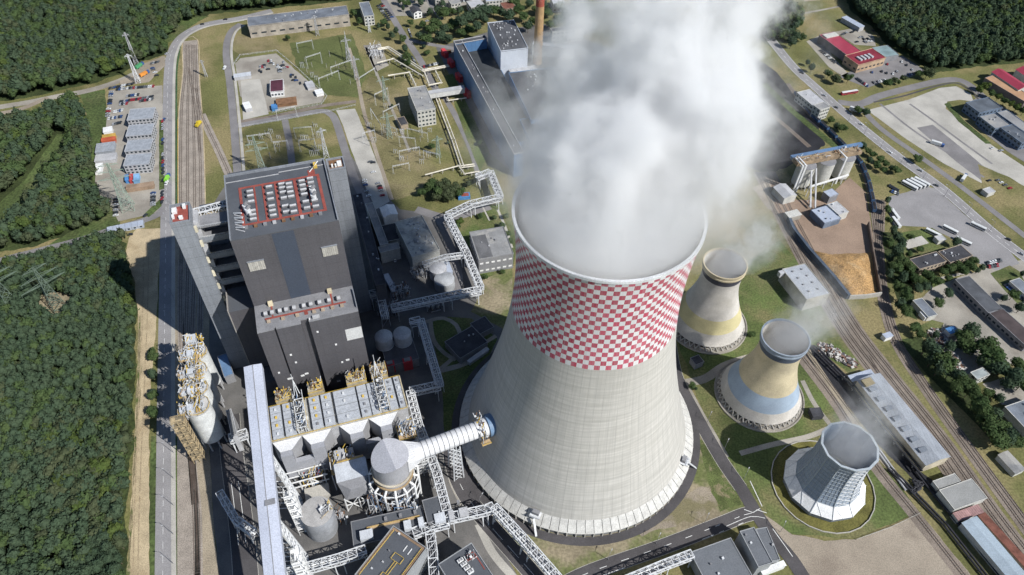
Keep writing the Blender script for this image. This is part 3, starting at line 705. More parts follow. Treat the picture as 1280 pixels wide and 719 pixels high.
for k in range(NS):
    for (ra, za), (rb_, zb) in (((15.2, 45.5), (15.9, 45.6)), ((15.9, 45.6), (15.9, 46.4)), ((15.9, 46.4), (14.6, 46.4)), ((14.6, 46.4), (14.4, 20))):
        mb.face([ngon(ra, za, k), ngon(ra, za, k + 1), ngon(rb_, zb, k + 1), ngon(rb_, zb, k)], T3L if za > 45 and zb > 25 else T3M)
mb.build('rim', e3)
mb = MB()
for k in range(NS): mb.face([ngon(24.1, 4.2, k), ngon(24.1, 4.2, k + 1), ngon(18.5, 9.6, k + 1), ngon(18.5, 9.6, k)], WHITE)
sk = mb.build('skirt', e3)
mb = MB()
for k in range(NS): mb.bar(ngon(24.2, 4.3, k), ngon(18.6, 9.75, k), .35, STEEL); mb.bar(ngon(24.2, 4.3, k).lerp(ngon(24.2, 4.3, k + 1), .5), ngon(18.6, 9.75, k), .2, STEEL)
sub(mb, 'seam_strips', sk, (X, Y, 0))
mb = MB()
for k in range(NS): mb.face([ngon(23.6, .6, k), ngon(23.6, .6, k + 1), ngon(24.1, 4.2, k + 1), ngon(24.1, 4.2, k)], mat('louvre', (.2, .22, .25), .7, stripe=(.9, 0, .4)))
mb.build('louvres', e3)
zone('pond_bed', [(X + 30 * math.cos(2 * math.pi * k / 24), Y + 30 * math.sin(2 * math.pi * k / 24)) for k in range(24)], .16, mat('moss', (.13, .12, .035), .95, .25, .12, fvar=.3), world=True)
mb = MB()
for k in range(24): 
    a, b = ((X + 30.2 * math.cos(2 * math.pi * q / 24), Y + 30.2 * math.sin(2 * math.pi * q / 24), .5) for q in (k, k + 1)); mb.bar(a, b, .5, CONC, .9)
tag(mb.build('basin_wall', origin=(X, Y, 0)), 'low concrete wall round the foot of the steel clad tower', 'wall')
PANELG = mat('panel_grey', (.3, .31, .32), .6, .06, .1, stripe=(3, 40, .06)); SLATE = mat('slate_flat', (.135, .145, .16), .8, .06)
# ------------------------------------------------------------------ power house (local frame: u along its front, v away from the camera)
BF = Fr(G2(288, 302, 130), 19.1)
def rail_run(mb, F, pts, z, m=STEEL, h=1.1):
    for (a, b) in zip(pts, pts[1:]):
        p, q = F.w(*a, z), F.w(*b, z); up = Vector((0, 0, h)); mb.bar(p + up, q + up, .14, m); mb.bar(p + up * .5, q + up * .5, .1, m)
        n = max(1, int((q - p).length / 2.5))
        for i in range(n + 1): r_ = p.lerp(q, i / n); mb.bar(r_, r_ + up, .12, m)
base = BF.w(28, 27, 0)
bh = empty('boiler_house', base, 'tall dark grey boiler house with red walkways on its flat roof', 'power station building')
mb = MB(); mb.box(BF, 0, 56.8, 0, 54.5, 0, 130, DK); wall = mb.build('wall', bh)
mb = MB(); mb.box(BF, 0, 56.8, 0, 54.5, 130.02, 130.5, DKROOF)
for q in ((0, 56.8, 53.9, 54.5), (0, .6, 0, 53.9), (56.2, 56.8, 0, 53.9)): mb.box(BF, *q, 130.5, 132, GREYCLAD)
mb.box(BF, .6, 30, 48.5, 48.8, 130.5, 130.9, LTGREY); mb.box(BF, 30, 56.2, 50, 50.3, 130.5, 130.9, LTGREY)
mb.box(BF, 2, 24, 54.5, 57.5, 118, 130.6, GREYCLAD, DKROOF)
roof = mb.build('roof', bh)
mb = MB()                                   # red walkways
for q in ((7, 52, 41, 42.4), (7, 52, 9.4, 10.8), (7, 8.5, 10.8, 41), (50.4, 52, 10.8, 41), (19.6, 20.9, 10.8, 41), (26.4, 28, 10.8, 41), (37, 38.8, 10.8, 41), (15, 15.9, 10.8, 41), (44, 44.8, 10.8, 41), (46, 50, 42.4, 47)):
    mb.box(BF, *q, 130.52, 130.75, REDW)
sub(mb, 'red_walkway', roof, base)
def fan(F, u, v, z, parent, b, l=3.4, wdt=1.3):
    mb = MB(); mb.box(F, u, u + l, v, v + wdt, z, z + 1.0, MIDGREY); mb.box(F, u - .7, u, v - .1, v + wdt + .1, z, z + 1.5, FELT); mb.tube(F.w(u, v + wdt / 2, z + 1.1), F.w(u + l, v + wdt / 2, z + 1.1), wdt * .5, LTGREY, 10)
    sub(mb, 'roof_fan', parent, b)
for u, vs in ((11.5, (12, 15.5, 19, 27, 32, 36)), (16.2 + 5.8, (12, 16, 20, 26, 31, 37)), (29, (13, 18, 25, 30, 34, 37.5)), (33, (12, 17, 25, 29, 33, 36.6)), (40.2, (13, 18.5, 25, 29, 33, 37)), (45, (13, 18, 26, 30, 34, 38))):
    for v in vs: fan(BF, u, v, 130.75, roof, base)
for u, v in ((10, 22), (11, 18.5), (46.5, 20), (46.5, 25.5)):
    mb = MB(); c_ = BF.w(u, v); mb.tube(BF.w(u, v, 130.5), BF.w(u, v, 134.5), 1.5, STEEL, 14); mb.tube(BF.w(u, v, 134.5), BF.w(u + 1.6, v + .6, 136), 1.0, MIDGREY, 10); sub(mb, 'exhaust_stack', roof, base)
for i in range(9):
    mb = MB(); u = 8 + i * 4.9; mb.box(BF, u, u + 1.8, 6.6, 8.3, 130.5, 131.7, random.choice([RUST, MIDGREY, LTGREY])); sub(mb, 'roof_hatch', roof, base)
mb = MB()
for i in range(4): mb.bar(BF.w(3 + i * .2, 21 - i * 4, 131), BF.w(7.5 + i * .2, 17.5 - i * 4, 133), .6, STEEL); mb.bar(BF.w(3.4, 20 - i * 4, 130.6), BF.w(7.8, 16.5 - i * 4, 131), .5, LTGREY)
sub(mb, 'roof_pipes', roof, base)
mb = MB(); mb.bar(BF.w(49, 47, 130.5), BF.w(51, 45.5, 136), .3, YELLOW); mb.bar(BF.w(47, 45, 131), BF.w(53, 50, 134), .35, WHITE); mb.box(BF, 50, 52, 48, 51, 130.5, 133, YELLOW); sub(mb, 'davit_crane', roof, base)
STRIPE = mat('blue_facade_stripe', (.055, .068, .094), .55, .06, .05, spec=.4)
mb = MB(); mb.box(BF, 21, 32.5, -.12, 0, 78, 129.6, STRIPE); mb.build('blue_facade_band', bh)
LOUV = mat('vent_grid', (.42, .40, .36), .8, .12, .5, stripe=(1.1, 19.1, .5))
for u0 in (4.5, 44.5):
    mb = MB(); mb.box(BF, u0, u0 + 8.5, -.5, 0, 106, 113, LOUV); mb.box(BF, u0 - .3, u0 + 8.8, -.8, 0, 113, 113.4, GREYCLAD); mb.build('vent', bh)
# bunker bay in front
base = BF.w(28, -11, 0)
bb = empty('coal_bunker_building', base, 'dark grey bunker bay with recessed grooves in front of the tall boiler house', 'power station building')
mb = MB()
for u0, u1, v0, hh in ((0, 9.4, -20.8, 77.4), (10.4, 24.2, -20.8, 77.4), (28.6, 56.8, -20.8, 77.4)): mb.box(BF, u0, u1, v0, -.02, 0, hh, DK)
mb.box(BF, 9.4, 10.4, -19.2, -.02, 0, 76.9, DK); mb.box(BF, 24.2, 28.6, -17.8, -.02, 0, 76.9, DK)
mb.build('wall', bb)
mb = MB(); mb.box(BF, 0, 9.4, -20.8, -.02, 77.41, 77.8, MIDGREY); mb.box(BF, 9.4, 10.4, -19.2, -.02, 76.92, 77.79, MIDGREY); mb.box(BF, 10.4, 24.2, -20.8, -.02, 77.41, 77.8, MIDGREY); mb.box(BF, 24.2, 28.6, -17.8, -.02, 76.92, 77.79, MIDGREY); mb.box(BF, 28.6, 56.8, -20.8, -.02, 77.41, 77.8, MIDGREY)
mb.box(BF, 56.2, 56.8, -18, -4, 77.8, 79.5, GREYCLAD); rf = mb.build('roof', bb)
mb = MB()
for q in ((5, 51, -12.4, -11.2), (9, 10, -11.2, -3), (43, 44, -11.2, -3), (27, 29, -15, -12.4)): mb.box(BF, *q, 77.82, 78.05, REDW)
sub(mb, 'red_walkway', rf, base)
for i, u in enumerate((5, 8.6, 13, 16.5, 21, 26.5, 30.5, 35.5, 41, 46.5)):
    fan(BF, u, -9.8, 78, rf, base, 2.0, 2.6)
    if i % 2 == 0 or i > 5: mb = MB(); mb.box(BF, u + 1, u + 3, -15.2, -13.4, 77.8, 79, BRICK); sub(mb, 'roof_hatch', rf, base)
for u in (8, 42): mb = MB(); mb.box(BF, u, u + 2.6, -2.8, -.6, 77.8, 80.4, mat('cream_hut', (.6, .52, .36), .8)); sub(mb, 'roof_hut', rf, base)
mb = MB(); mb.box(BF, 31, 35, -19.5, -17.8, 77.8, 79.2, LTGREY); mb.box(BF, 28.9, 29.6, -19.5, -18.8, 77.8, 79, WHITE); sub(mb, 'roof_unit', rf, base)
mb = MB(); mb.box(BF, 47, 56.6, -21.05, -20.8, 54, 64, mat('white_wall_panel', (.58, .58, .57), .7, .06)); mb.build('wall_panel', bb)
for u, z, k in ((13, 52, 1), (14.4, 44, 1), (3.2, 38, 1), (7.2, 30, 3), (15.2, 30, 2), (17.8, 31, 2), (2.4, 18, 2), (5.0, 19, 2), (39.5, 52, 1), (40.5, 34, 1), (43.4, 35, 2), (35, 16, 2), (31.2, 67, 1)):
    mb = MB(); mb.box(BF, u, u + 1.1 * k, -20.95, -20.8, z, z + 1.5, WHITE); mb.build('window', bb)
# stair towers and linking decks
def slab(u0, u1, v0, v1, z0, z1, m, name, parent, top=None):
    mb = MB(); mb.box(BF, u0, u1, v0, v1, z0, z1, m, top); return mb.build(name, parent)
base = BF.w(-24.5, 30, 0); st = empty('stair_tower', base, 'slender grey stair and lift tower standing clear on the left of the boiler house', 'tower', 'stair towers of the boiler house')
slab(-29.7, -19.2, 21.5, 37.5, 0, 129.8, GREYCLAD, 'wall', st)
mb = MB(); mb.box(BF, -29.7, -19.2, 21.5, 37.5, 129.82, 130.1, MIDGREY); mb.box(BF, -28.5, -20.5, 24, 36, 130.1, 130.3, REDW)
for q in ((-29.7, -19.2, 21.5, 22.1), (-29.7, -19.2, 36.9, 37.5), (-29.7, -29.1, 22.1, 36.9), (-19.8, -19.2, 22.1, 36.9)): mb.box(BF, *q, 130.1, 131.3, GREYCLAD)
rf = mb.build('roof', st)
for q in ((-28.5, -26, 30, 33.5), (-28.6, -27.4, 26, 28), (-25, -23, 24.6, 26), (-23, -21.4, 33, 35.5)): mb = MB(); mb.box(BF, *q, 130.3, 132.2, WHITE); sub(mb, 'roof_unit', rf, base)
mb = MB(); mb.box(BF, -19.15, -16.5, 25, 36, 0, 126, LTGREY); mb.build('pipe_shaft', st)
base = BF.w(63, 51, 0); st2 = empty('stair_tower', base, 'grey stair and lift tower joined to the right rear corner of the boiler house', 'tower', 'stair towers of the boiler house')
slab(57.6, 67.9, 46, 57, 0, 127.8, GREYCLAD, 'wall', st2)
mb = MB(); mb.box(BF, 57.6, 67.9, 46, 57, 127.82, 128.1, MIDGREY); mb.box(BF, 59, 66.5, 48.5, 56, 128.1, 128.3, RUST)
for q in ((57.6, 67.9, 46, 46.6), (57.6, 67.9, 56.4, 57), (57.6, 58.2, 46.6, 56.4), (67.3, 67.9, 46.6, 56.4)): mb.box(BF, *q, 128.1, 129.3, GREYCLAD)
rf = mb.build('roof', st2)
for q in ((63.5, 66, 49, 52), (60, 61, 48.8, 50), (62, 63, 48.6, 49.6)): mb = MB(); mb.box(BF, *q, 128.3, 130.3, WHITE); sub(mb, 'roof_unit', rf, base)
base = BF.w(-8, 30, 0); dk_ = empty('access_decks', base, 'stack of grey open decks linking the left stair tower to the boiler house', 'walkway')
for i, z in enumerate((123, 112, 99, 88, 77, 66)):
    mb = MB(); mb.box(BF, -19, -.1, 24, 34, z - .8, z, MIDGREY)
    if i: mb.box(BF, -19, -.1, 24, 24.4, z, z + 3.2, GREYCLAD)
    rail_run(mb, BF, [(-19, 24), (-.1, 24)], z + (3.2 if i else 0)); mb.build('deck', dk_)
    mb = MB(); mb.box(BF, -19.2, -17.8, 22.6, 24, z - 2, z + 2, mat('lamp_box', (.6, .55, .42), .7)); mb.build('lift_door_box', dk_)
mb = MB(); mb.box(BF, -18, -.1, 34.5, 52, 0, 116, GREYCLAD, DKROOF); mb.build('rear_wall', dk_)
base = BF.w(-10, 42, 0); tr = empty('truss_footbridge', base, 'white truss footbridge joining the left stair tower roof to the boiler house', 'footbridge')
def truss_box(mb, p, q, wd, ht, n, m=STEEL, t=.42, deck=None, roofb=True):
    p = Vector(p); q = Vector(q); d = (q - p).normalized(); a = d.cross(Vector((0, 0, 1))).normalized() * (wd / 2); up = Vector((0, 0, ht))
    for s_ in (-1, 1):
        for z in (Vector((0, 0, 0)), up): mb.bar(p + a * s_ + z, q + a * s_ + z, t, m)
    for i in range(n + 1):
        c_ = p.lerp(q, i / n)
        for s_ in (-1, 1): mb.bar(c_ + a * s_, c_ + a * s_ + up, t * .8, m)
        mb.bar(c_ - a + up, c_ + a + up, t * .8, m); mb.bar(c_ - a, c_ + a, t * .8, m)
        if i < n:
            c2 = p.lerp(q, (i + 1) / n)
            for s_ in (-1, 1): mb.bar(c_ + a * s_, c2 + a * s_ + up, t * .6, m) if i % 2 else mb.bar(c_ + a * s_ + up, c2 + a * s_, t * .6, m)
            if roofb: mb.bar(c_ - a + up, c2 + a + up, t * .55, m)
    if deck:
        k = Vector((0, 0, .3)); mb.face([p - a + k, q - a + k, q + a + k, p + a + k], deck)
mb = MB(); truss_box(mb, BF.w(-19, 36, 121), BF.w(0, 38.5, 121), 4.5, 4, 6, STEEL, .55); mb.build('truss', tr)
mb = MB(); mb.box(BF, -19, 0, 35, 39, 120.6, 120.9, SAND); mb.build('deck', tr)
# lower block on the left
base = BF.w(-8, 10, 0); an = empty('annex_building', base, 'plain dark grey block at the foot of the boiler house, left side', 'power station building')
slab(-15.2, -.1, 5, 24, 0, 72, DK, 'wall', an, DKROOF)
mb = MB(); mb.box(BF, -15.8, -15.2, 4.6, 21, 0, 74, mat('edge_panel', (.3, .28, .26), .7, .08)); mb.build('corner_panel', an)
mb = MB(); mb.box(BF, -15.2, -.1, -8, 4.6, 0, 16, DK, DKROOF); mb.build('low_wing', an)
# machine hall on the right (low dark roof in shade) and the long office block beside it
house('turbine_hall', 'long dark roofed machine hall along the right side of the stair tower', 'power station building', (441, 245), (452, 243), (485, 355), 30, DK, FELT, par=.8, vents=8)
base = BF.w(88, 44, 0)
house('office_block', 'low pale L shaped office block with a flat roof beside the machine hall', 'office building', (457, 256), (466, 254), (477, 307), 12, PLASTER, GREYROOF, par=.6)
house('link_block', 'low pale wing joining the roof terrace block to the square office', 'office building', (473, 310), (497, 304), (499, 311), 11, PLASTER, GREYROOF, par=.6)
house('control_building', 'square grey office building with a cluttered flat roof', 'office building', (494, 279), (527, 270), (506, 325), 16, PLASTER, mat('pale_gravel_roof', (.40, .385, .34), .95, .25, .15, col2=(.22, .22, .22), m2=(.5, .62)), par=.7, vents=26)
house('white_tank_house', 'small white arched shed at the corner of the square office', 'shed', (475, 260), (492, 256), (495, 268), 8, WHITE, WHITE, gable=2)
house('pump_house', 'low dark roofed building between the square office and the machine hall', 'shed', (475, 283), (494, 279), (496, 300), 6, PLASTER, FELT, par=.4)
e_, F_, L_, D_ = house('grey_workshop', 'grey workshop with a split dark and light roof near the pipe bridge', 'workshop', (587, 291), (629, 284), (606, 324), 15, MIDGREY, GREYROOF, par=.5, win=(2, 4.2), vents=4, winmat=WHITE)
mb = MB(); mb.box(F_, 1, L_ * .42, min(0, D_) + 1, max(0, D_) - 5, 15.27, 15.5, mat('felt_patch', (.13, .13, .135), .95)); mb.build('roof_patch', e_)
house('silver_shed', 'small bluish sheet roofed shed under the short pipe bridge', 'shed', (551, 327), (560, 325), (565, 340), 4, BLUEGREY, BLUEGREY, par=0)
house('lorry_bay', 'narrow blue and white container cabin by the machine hall wall', 'cabin', (479, 344), (485, 342), (492, 365), 4, BLUEGREY, SILVER, par=.2)
for (px, py, rad, h, m, lb) in ((548, 345, 6.5, 9, LTGREY, 'pale domed tank beside the short pipe bridge'), (556, 358, 7.5, 8, mat('tank_grey', (.34, .35, .36), .6), 'wide grey storage tank beside a strip of lawn')):
    c_ = G2(px, py); e = empty('storage_tank', (c_.x, c_.y, 0), lb, 'tank'); mb = MB(); mb.lathe(c_, [(rad, 0), (rad, h)], m, 32); mb.build('tank_wall', e, smooth=True)
    mb = MB(); mb.lathe(c_, [(rad, h), (rad * .7, h + 1), (.3, h + 1.6), (.01, h + 1.6)], m, 32); mb.build('tank_roof', e, smooth=True)
# transformer bay in the tower's shade
e, F_, L_, D_ = house('transformer_bay', 'dark transformer bay in the shade, two grey tank tops and red pumps on it', 'transformer bay', (474, 425), (512, 415), (518, 450), 8, MIDGREY, mat('slate_roof', (.1, .1, .11), .9), par=.3)
for px, py in ((480, 424), (503, 420)):
    c_ = G2(px, py, 14); q = empty('storage_tank', (c_.x, c_.y, 8.3), 'upright grey drum tank on the shaded transformer bay', 'tank', 'drum tanks on the transformer bay'); mb = MB()
    mb.lathe(c_, [(6, 8.3), (6, 17), (5.6, 17.6), (.1, 18.2)], LTGREY, 28); mb.build('tank_wall', q, smooth=True); mb = MB(); mb.lathe(c_, [(6.2, 8.4), (6.2, 9), (6.0, 9)], STEEL, 28); mb.build('foot_ring', q)
for px, py in ((487, 454), (509, 450)):
    c_ = G(px, py, 9); q = empty('pump_unit', (c_.x, c_.y, 0), 'red pump unit in front of the shaded drum tanks', 'pump', 'red pump units'); mb = MB(); mb.box(Fr(c_, 19), -3, 3, -2, 2, 0, 9, mat('red_paint', (.5, .05, .06), .6)); mb.box(Fr(c_, 19), -2, 2, -1.2, 1.2, 9, 10, MIDGREY); mb.build('housing', q)
house('dark_shed', 'dark flat shed with stepped roof in the tower shadow beside the footpaths', 'shed', (556, 428), (590, 408), (606, 430), 6, MIDGREY, FELT, par=.4, vents=3)
house('dark_shed', 'low dark flat roofed shed nearest the checkered tower, in its shadow', 'shed', (588, 405), (606, 396), (612, 412), 5, MIDGREY, FELT, par=.4)
house('pale_duct', 'pale narrow roofed duct lying on the ground in the tower shadow', 'duct', (584, 451), (608, 434), (611, 437), 3, LTGREY, LTGREY, par=0)
# ------------------------------------------------------------------ dust filters in front of the bunkers
base = BF.w(33, -50, 0)
ep = empty('dust_filter_block', base, 'light grey electrostatic dust filter with rows of roof hatches before the bunker bay', 'dust filter')
mb = MB(); mb.box(BF, -6, 72.6, -62, -37.8, 8, 29.5, LTGREY); mb.build('casing', ep)
mb = MB(); mb.box(BF, -6.4, 73, -62.4, -37.4, 29.52, 29.9, mat('filter_roof', (.36, .35, .32), .8, .15, .3)); roof = mb.build('roof', ep)
mb = MB(); rail_run(mb, BF, [(-6, -62), (72.6, -62), (72.6, -37.8), (-6, -37.8), (-6, -62)], 29.9, YELLOW); sub(mb, 'handrail', roof, base)
HB = mat('hatch_grey', (.40, .42, .45), .5, .1, .4)
cols = [(-5.2, 5.6), (2.4, 6.2), (18.2, 5.4), (25.0, 5.6), (31.8, 13.5), (46.6, 6.4), (53.4, 5.6), (65.2, 4.4)]
for u, wd in ((-5, 6), (2.2, 6), (17.5, 6), (24.6, 5.8), (32, 13), (46, 5.6), (52.2, 4.4), (62.8, 4.6), (68.6, 3)):
    for j in range(4):
        mb = MB(); v = -61.2 + j * 5.6; mb.box(BF, u, u + wd, v, v + 5.1, 29.9, 32.2, HB); mb.box(BF, u - .5, u, v + .3, v + 4.8, 29.9, 31.2, MIDGREY)
        if random.random() < .6: mb.box(BF, u + wd * .4, u + wd * .4 + 1.2, v + 1.5, v + 3, 32.2, 33, random.choice([YELLOW, MIDGREY, STEEL]))
        sub(mb, 'roof_hatch', roof, base)
rr = random.Random(3)
def clutter(mb, F, u0, u1, v0, v1, z0, z1, n, ms):
    """open steelwork: columns, beams, braces and small boxes inside a box of space"""
    for i in range(n):
        u, v, z = rr.uniform(u0, u1), rr.uniform(v0, v1), rr.uniform(z0, z1); k = rr.random(); m = rr.choice(ms)
        if k < .3: mb.bar(F.w(u, v, z0), F.w(u, v, z1 * .5 + z * .5), .35, m)
        elif k < .65:
            if rr.random() < .5: mb.bar(F.w(u, v, z), F.w(min(u1, u + rr.uniform(2, 5)), v, z), .32, m)
            else: mb.bar(F.w(u, v, z), F.w(u, min(v1, v + rr.uniform(2, 5)), z), .32, m)
        elif k < .8: s_ = rr.uniform(.5, 1.3); mb.box(F, u, u + s_, v, v + s_, z, z + s_, m)
        else: mb.bar(F.w(u, v, z), F.w(min(u1, u + 2), min(v1, v + 2), z + 2), .28, m)
for u0, lb in ((9.3, 'white and yellow steel gantry, left of two on the dust filter roof'), (57.5 - .6, 'white and yellow steel gantry, right of two on the dust filter roof')):
    b0 = BF.w(u0 + 2.6, -50, 29.9); gt = empty('steel_gantry', b0, lb, 'gantry'); mb = MB()
    for v in (-61, -56, -51, -46, -41):
        for du in (0, 5.4): mb.bar(BF.w(u0 + du, v, 29.9), BF.w(u0 + du, v, 36), .4, STEEL)
        mb.bar(BF.w(u0, v, 36), BF.w(u0 + 5.4, v, 36), .35, STEEL)
    for du in (0, 5.4): mb.bar(BF.w(u0 + du, -61, 36), BF.w(u0 + du, -35, 36), .35, STEEL)
    mb.build('frame', gt); mb = MB(); clutter(mb, BF, u0, u0 + 5.4, -61, -38, 30, 37, 120, [STEEL, WHITE, WHITE, MIDGREY, BLUEWALL, FELT]); mb.build('pipework', gt)
    mb = MB(); rail_run(mb, BF, [(u0 - .4, -61.5), (u0 - .4, -40)], 34, YELLOW); rail_run(mb, BF, [(u0 + 5.8, -61.5), (u0 + 5.8, -40)], 34, YELLOW); mb.build('handrail', gt)
    mb = MB()
    for k in range(3): mb.bar(BF.w(u0 + 2.7 + (k - 1) * 1.6, -38, 36), BF.w(u0 + 2.7, -36, 48), .4, STEEL)
    mb.bar(BF.w(u0 + 2.7, -36, 48), BF.w(u0 + 2.7, -36, 54), .3, STEEL); mb.build('mast', gt)
for q, lb in (((-1, 8, -37.3, -30), 'ochre inlet duct with rails at the left rear of the dust filter'), ((18, 27, -37.3, -29), 'ochre inlet duct second from the left behind the dust filter'), ((41, 53, -37.3, -29), 'ochre inlet duct between the two roof gantries'), ((56, 66, -37.3, -27), 'ochre inlet duct at the right rear of the dust filter')):
    b0 = BF.w((q[0] + q[1]) / 2, (q[2] + q[3]) / 2, 0); dd = empty('inlet_duct', b0, lb, 'duct', 'inlet ducts behind the dust filter'); mb = MB(); mb.box(BF, *q, 6, 33, mat('duct_tan', (.36, .31, .22), .8, .15, .3)); mb.build('casing', dd)
    mb = MB(); clutter(mb, BF, q[0], q[1], q[2], q[3], 33, 37, 40, [YELLOW, YELLOW, STEEL, MIDGREY, RUST]); rail_run(mb, BF, [(q[0], q[2]), (q[1], q[2]), (q[1], q[3])], 33, YELLOW); mb.build('platform', dd)
mb = MB()                                   # filter legs
for u in np.arange(-4, 73, 10.8):
    for v in (-60.5, -50, -39.5): mb.bar(BF.w(u, v, 0), BF.w(u, v, 8), .9, STEEL)
mb.build('support_frame', ep)
# white outlet nozzles: hip-shaped funnels from the filter face to the collecting ducts
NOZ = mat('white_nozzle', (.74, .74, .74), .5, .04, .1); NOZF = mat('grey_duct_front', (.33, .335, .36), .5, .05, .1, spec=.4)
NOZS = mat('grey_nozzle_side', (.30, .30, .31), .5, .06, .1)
for i, (u0, u1, w0, w1) in enumerate(((-6, 10.4, -2.4, 4.1), (10.6, 27.4, 14.6, 22), (32, 49, 37, 44.4), (49.2, 66.4, 54.7, 61.2))):
    b0 = BF.w((u0 + u1) / 2, -66, 0); lb = ('first', 'second', 'third', 'fourth')[i]
    nz = empty('outlet_funnel', b0, 'white sheet metal outlet funnel, %s from the left along the dust filter front' % lb, 'duct', 'outlet funnels of the dust filter')
    mb = MB(); A = [BF.w(u0, -62.5, 29.6), BF.w(u1, -62.5, 29.6), BF.w(w1, -70, 30), BF.w(w0, -70, 30)]; Bq = [BF.w(u0, -62.5, 13), BF.w(u1, -62.5, 13), BF.w(w1, -70, 16), BF.w(w0, -70, 16)]
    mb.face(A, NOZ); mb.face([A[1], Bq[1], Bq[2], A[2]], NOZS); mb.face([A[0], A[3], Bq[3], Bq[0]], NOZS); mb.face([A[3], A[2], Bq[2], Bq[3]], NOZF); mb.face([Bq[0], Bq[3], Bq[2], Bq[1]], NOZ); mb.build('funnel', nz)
    mb = MB(); mb.box(BF, w0, w1, -73.2, -70.02, 10, 29.6, NOZF); mb.build('down_duct', nz)
for u0, u1, lb in ((-2.4, 22, 'left'), (37, 61.2, 'right')):
    b0 = BF.w((u0 + u1) / 2, -72, 0); cdv = empty('collecting_duct', b0, 'pale grey collecting duct below the %s pair of white funnels' % lb, 'duct', 'collecting ducts')
    mb = MB(); w0 = 6.5 if u0 < 0 else 7.5; mb.box(BF, u0 + w0 + .02, u1 - w0 - .02, -73, -70.05, 6, 20, NOZF); mb.box(BF, u0, u1, -73.2, -70, 4, 9.98, NOZF); mb.build('duct', cdv)
    mb = MB()
    for u in (u0 + 2, (u0 + u1) / 2, u1 - 2):
        for v in (-72.5, -66): mb.bar(BF.w(u, v, 0), BF.w(u, v, 4.2 if v < -70 else 14), .6, WHITE)
    mb.build('support_frame', cdv)
# ------------------------------------------------------------------ coal conveyor gallery, climbing towards the bunkers
ca, cb = G(315.5, 456, 73), G(345.5, 745, 50)
d2 = Vector((cb.x - ca.x, cb.y - ca.y)); CF = Fr((ca.x, ca.y), math.degrees(math.atan2(d2.y, d2.x))); CL = d2.length
zc = lambda u: 73 + (50 - 73) * u / CL
cg = empty('conveyor_gallery', (ca.x, ca.y, 0), 'long pale blue grey enclosed conveyor gallery sloping down to the bottom edge', 'conveyor')
mb = MB(); n = 24
for i in range(n):
    u0, u1 = CL * i / n, CL * (i + 1) / n; za, zb = zc(u0), zc(u1)
    pr = [(-4.8, -5.5), (-4.8, -.5), (0, 0), (4.8, -.5), (4.8, -5.5)]
    for k in range(5):
        (v0, dz0), (v1, dz1) = pr[k], pr[(k + 1) % 5]
        mb.face([CF.w(u0, v0, za + dz0), CF.w(u1, v0, zb + dz0), CF.w(u1, v1, zb + dz1), CF.w(u0, v1, za + dz1)], mat('gallery_sheet', (.43, .455, .53), .5, .06, .1, spec=.4))
mb.face([CF.w(0, v, zc(0) + dz) for v, dz in pr], SILVER); mb.build('housing', cg)
mb = MB(); mb.face([CF.w(0, -.22, zc(0) + .06), CF.w(CL, -.22, zc(CL) + .06), CF.w(CL, .22, zc(CL) + .06), CF.w(0, .22, zc(0) + .06)], MIDGREY); mb.build('ridge_cap', cg)
mb = MB(); mb.box(CF, 75, 78, -1, 4, zc(75) - .5, zc(78) + .6, MIDGREY); mb.build('roof_hatch', cg)
for u in (52, 86):
    mb = MB(); z1 = zc(u) - 5.6
    for a in ((-4, -9), (4, 9)):
        for e0 in (-3, 3): mb.bar(CF.w(u + e0, a[0], z1), CF.w(u + e0 * 1.3, a[1], 0), .8, STEEL)
    k = 9
    for j in range(k):
        f0, f1 = j / k, (j + 1) / k; lv = lambda f, s_: s_ * (4 + 5 * f)
        for s_ in (-1, 1):
            p, q = CF.w(u - 3 - .9 * f0, lv(f0, s_), z1 * (1 - f0)), CF.w(u + 3 + .9 * f1, lv(f1, s_), z1 * (1 - f1)); mb.bar(p, q, .45, STEEL)
            mb.bar(CF.w(u + 3 + .9 * f0, lv(f0, s_), z1 * (1 - f0)), CF.w(u - 3 - .9 * f1, lv(f1, s_), z1 * (1 - f1)), .45, STEEL)
            mb.bar(CF.w(u - 3, lv(f1, s_), z1 * (1 - f1)), CF.w(u + 3, lv(f1, s_), z1 * (1 - f1)), .45, STEEL)
        mb.bar(CF.w(u, lv(f0, -1), z1 * (1 - f0)), CF.w(u, lv(f1, 1), z1 * (1 - f1)), .4, STEEL)
    mb.build('trestle', cg)
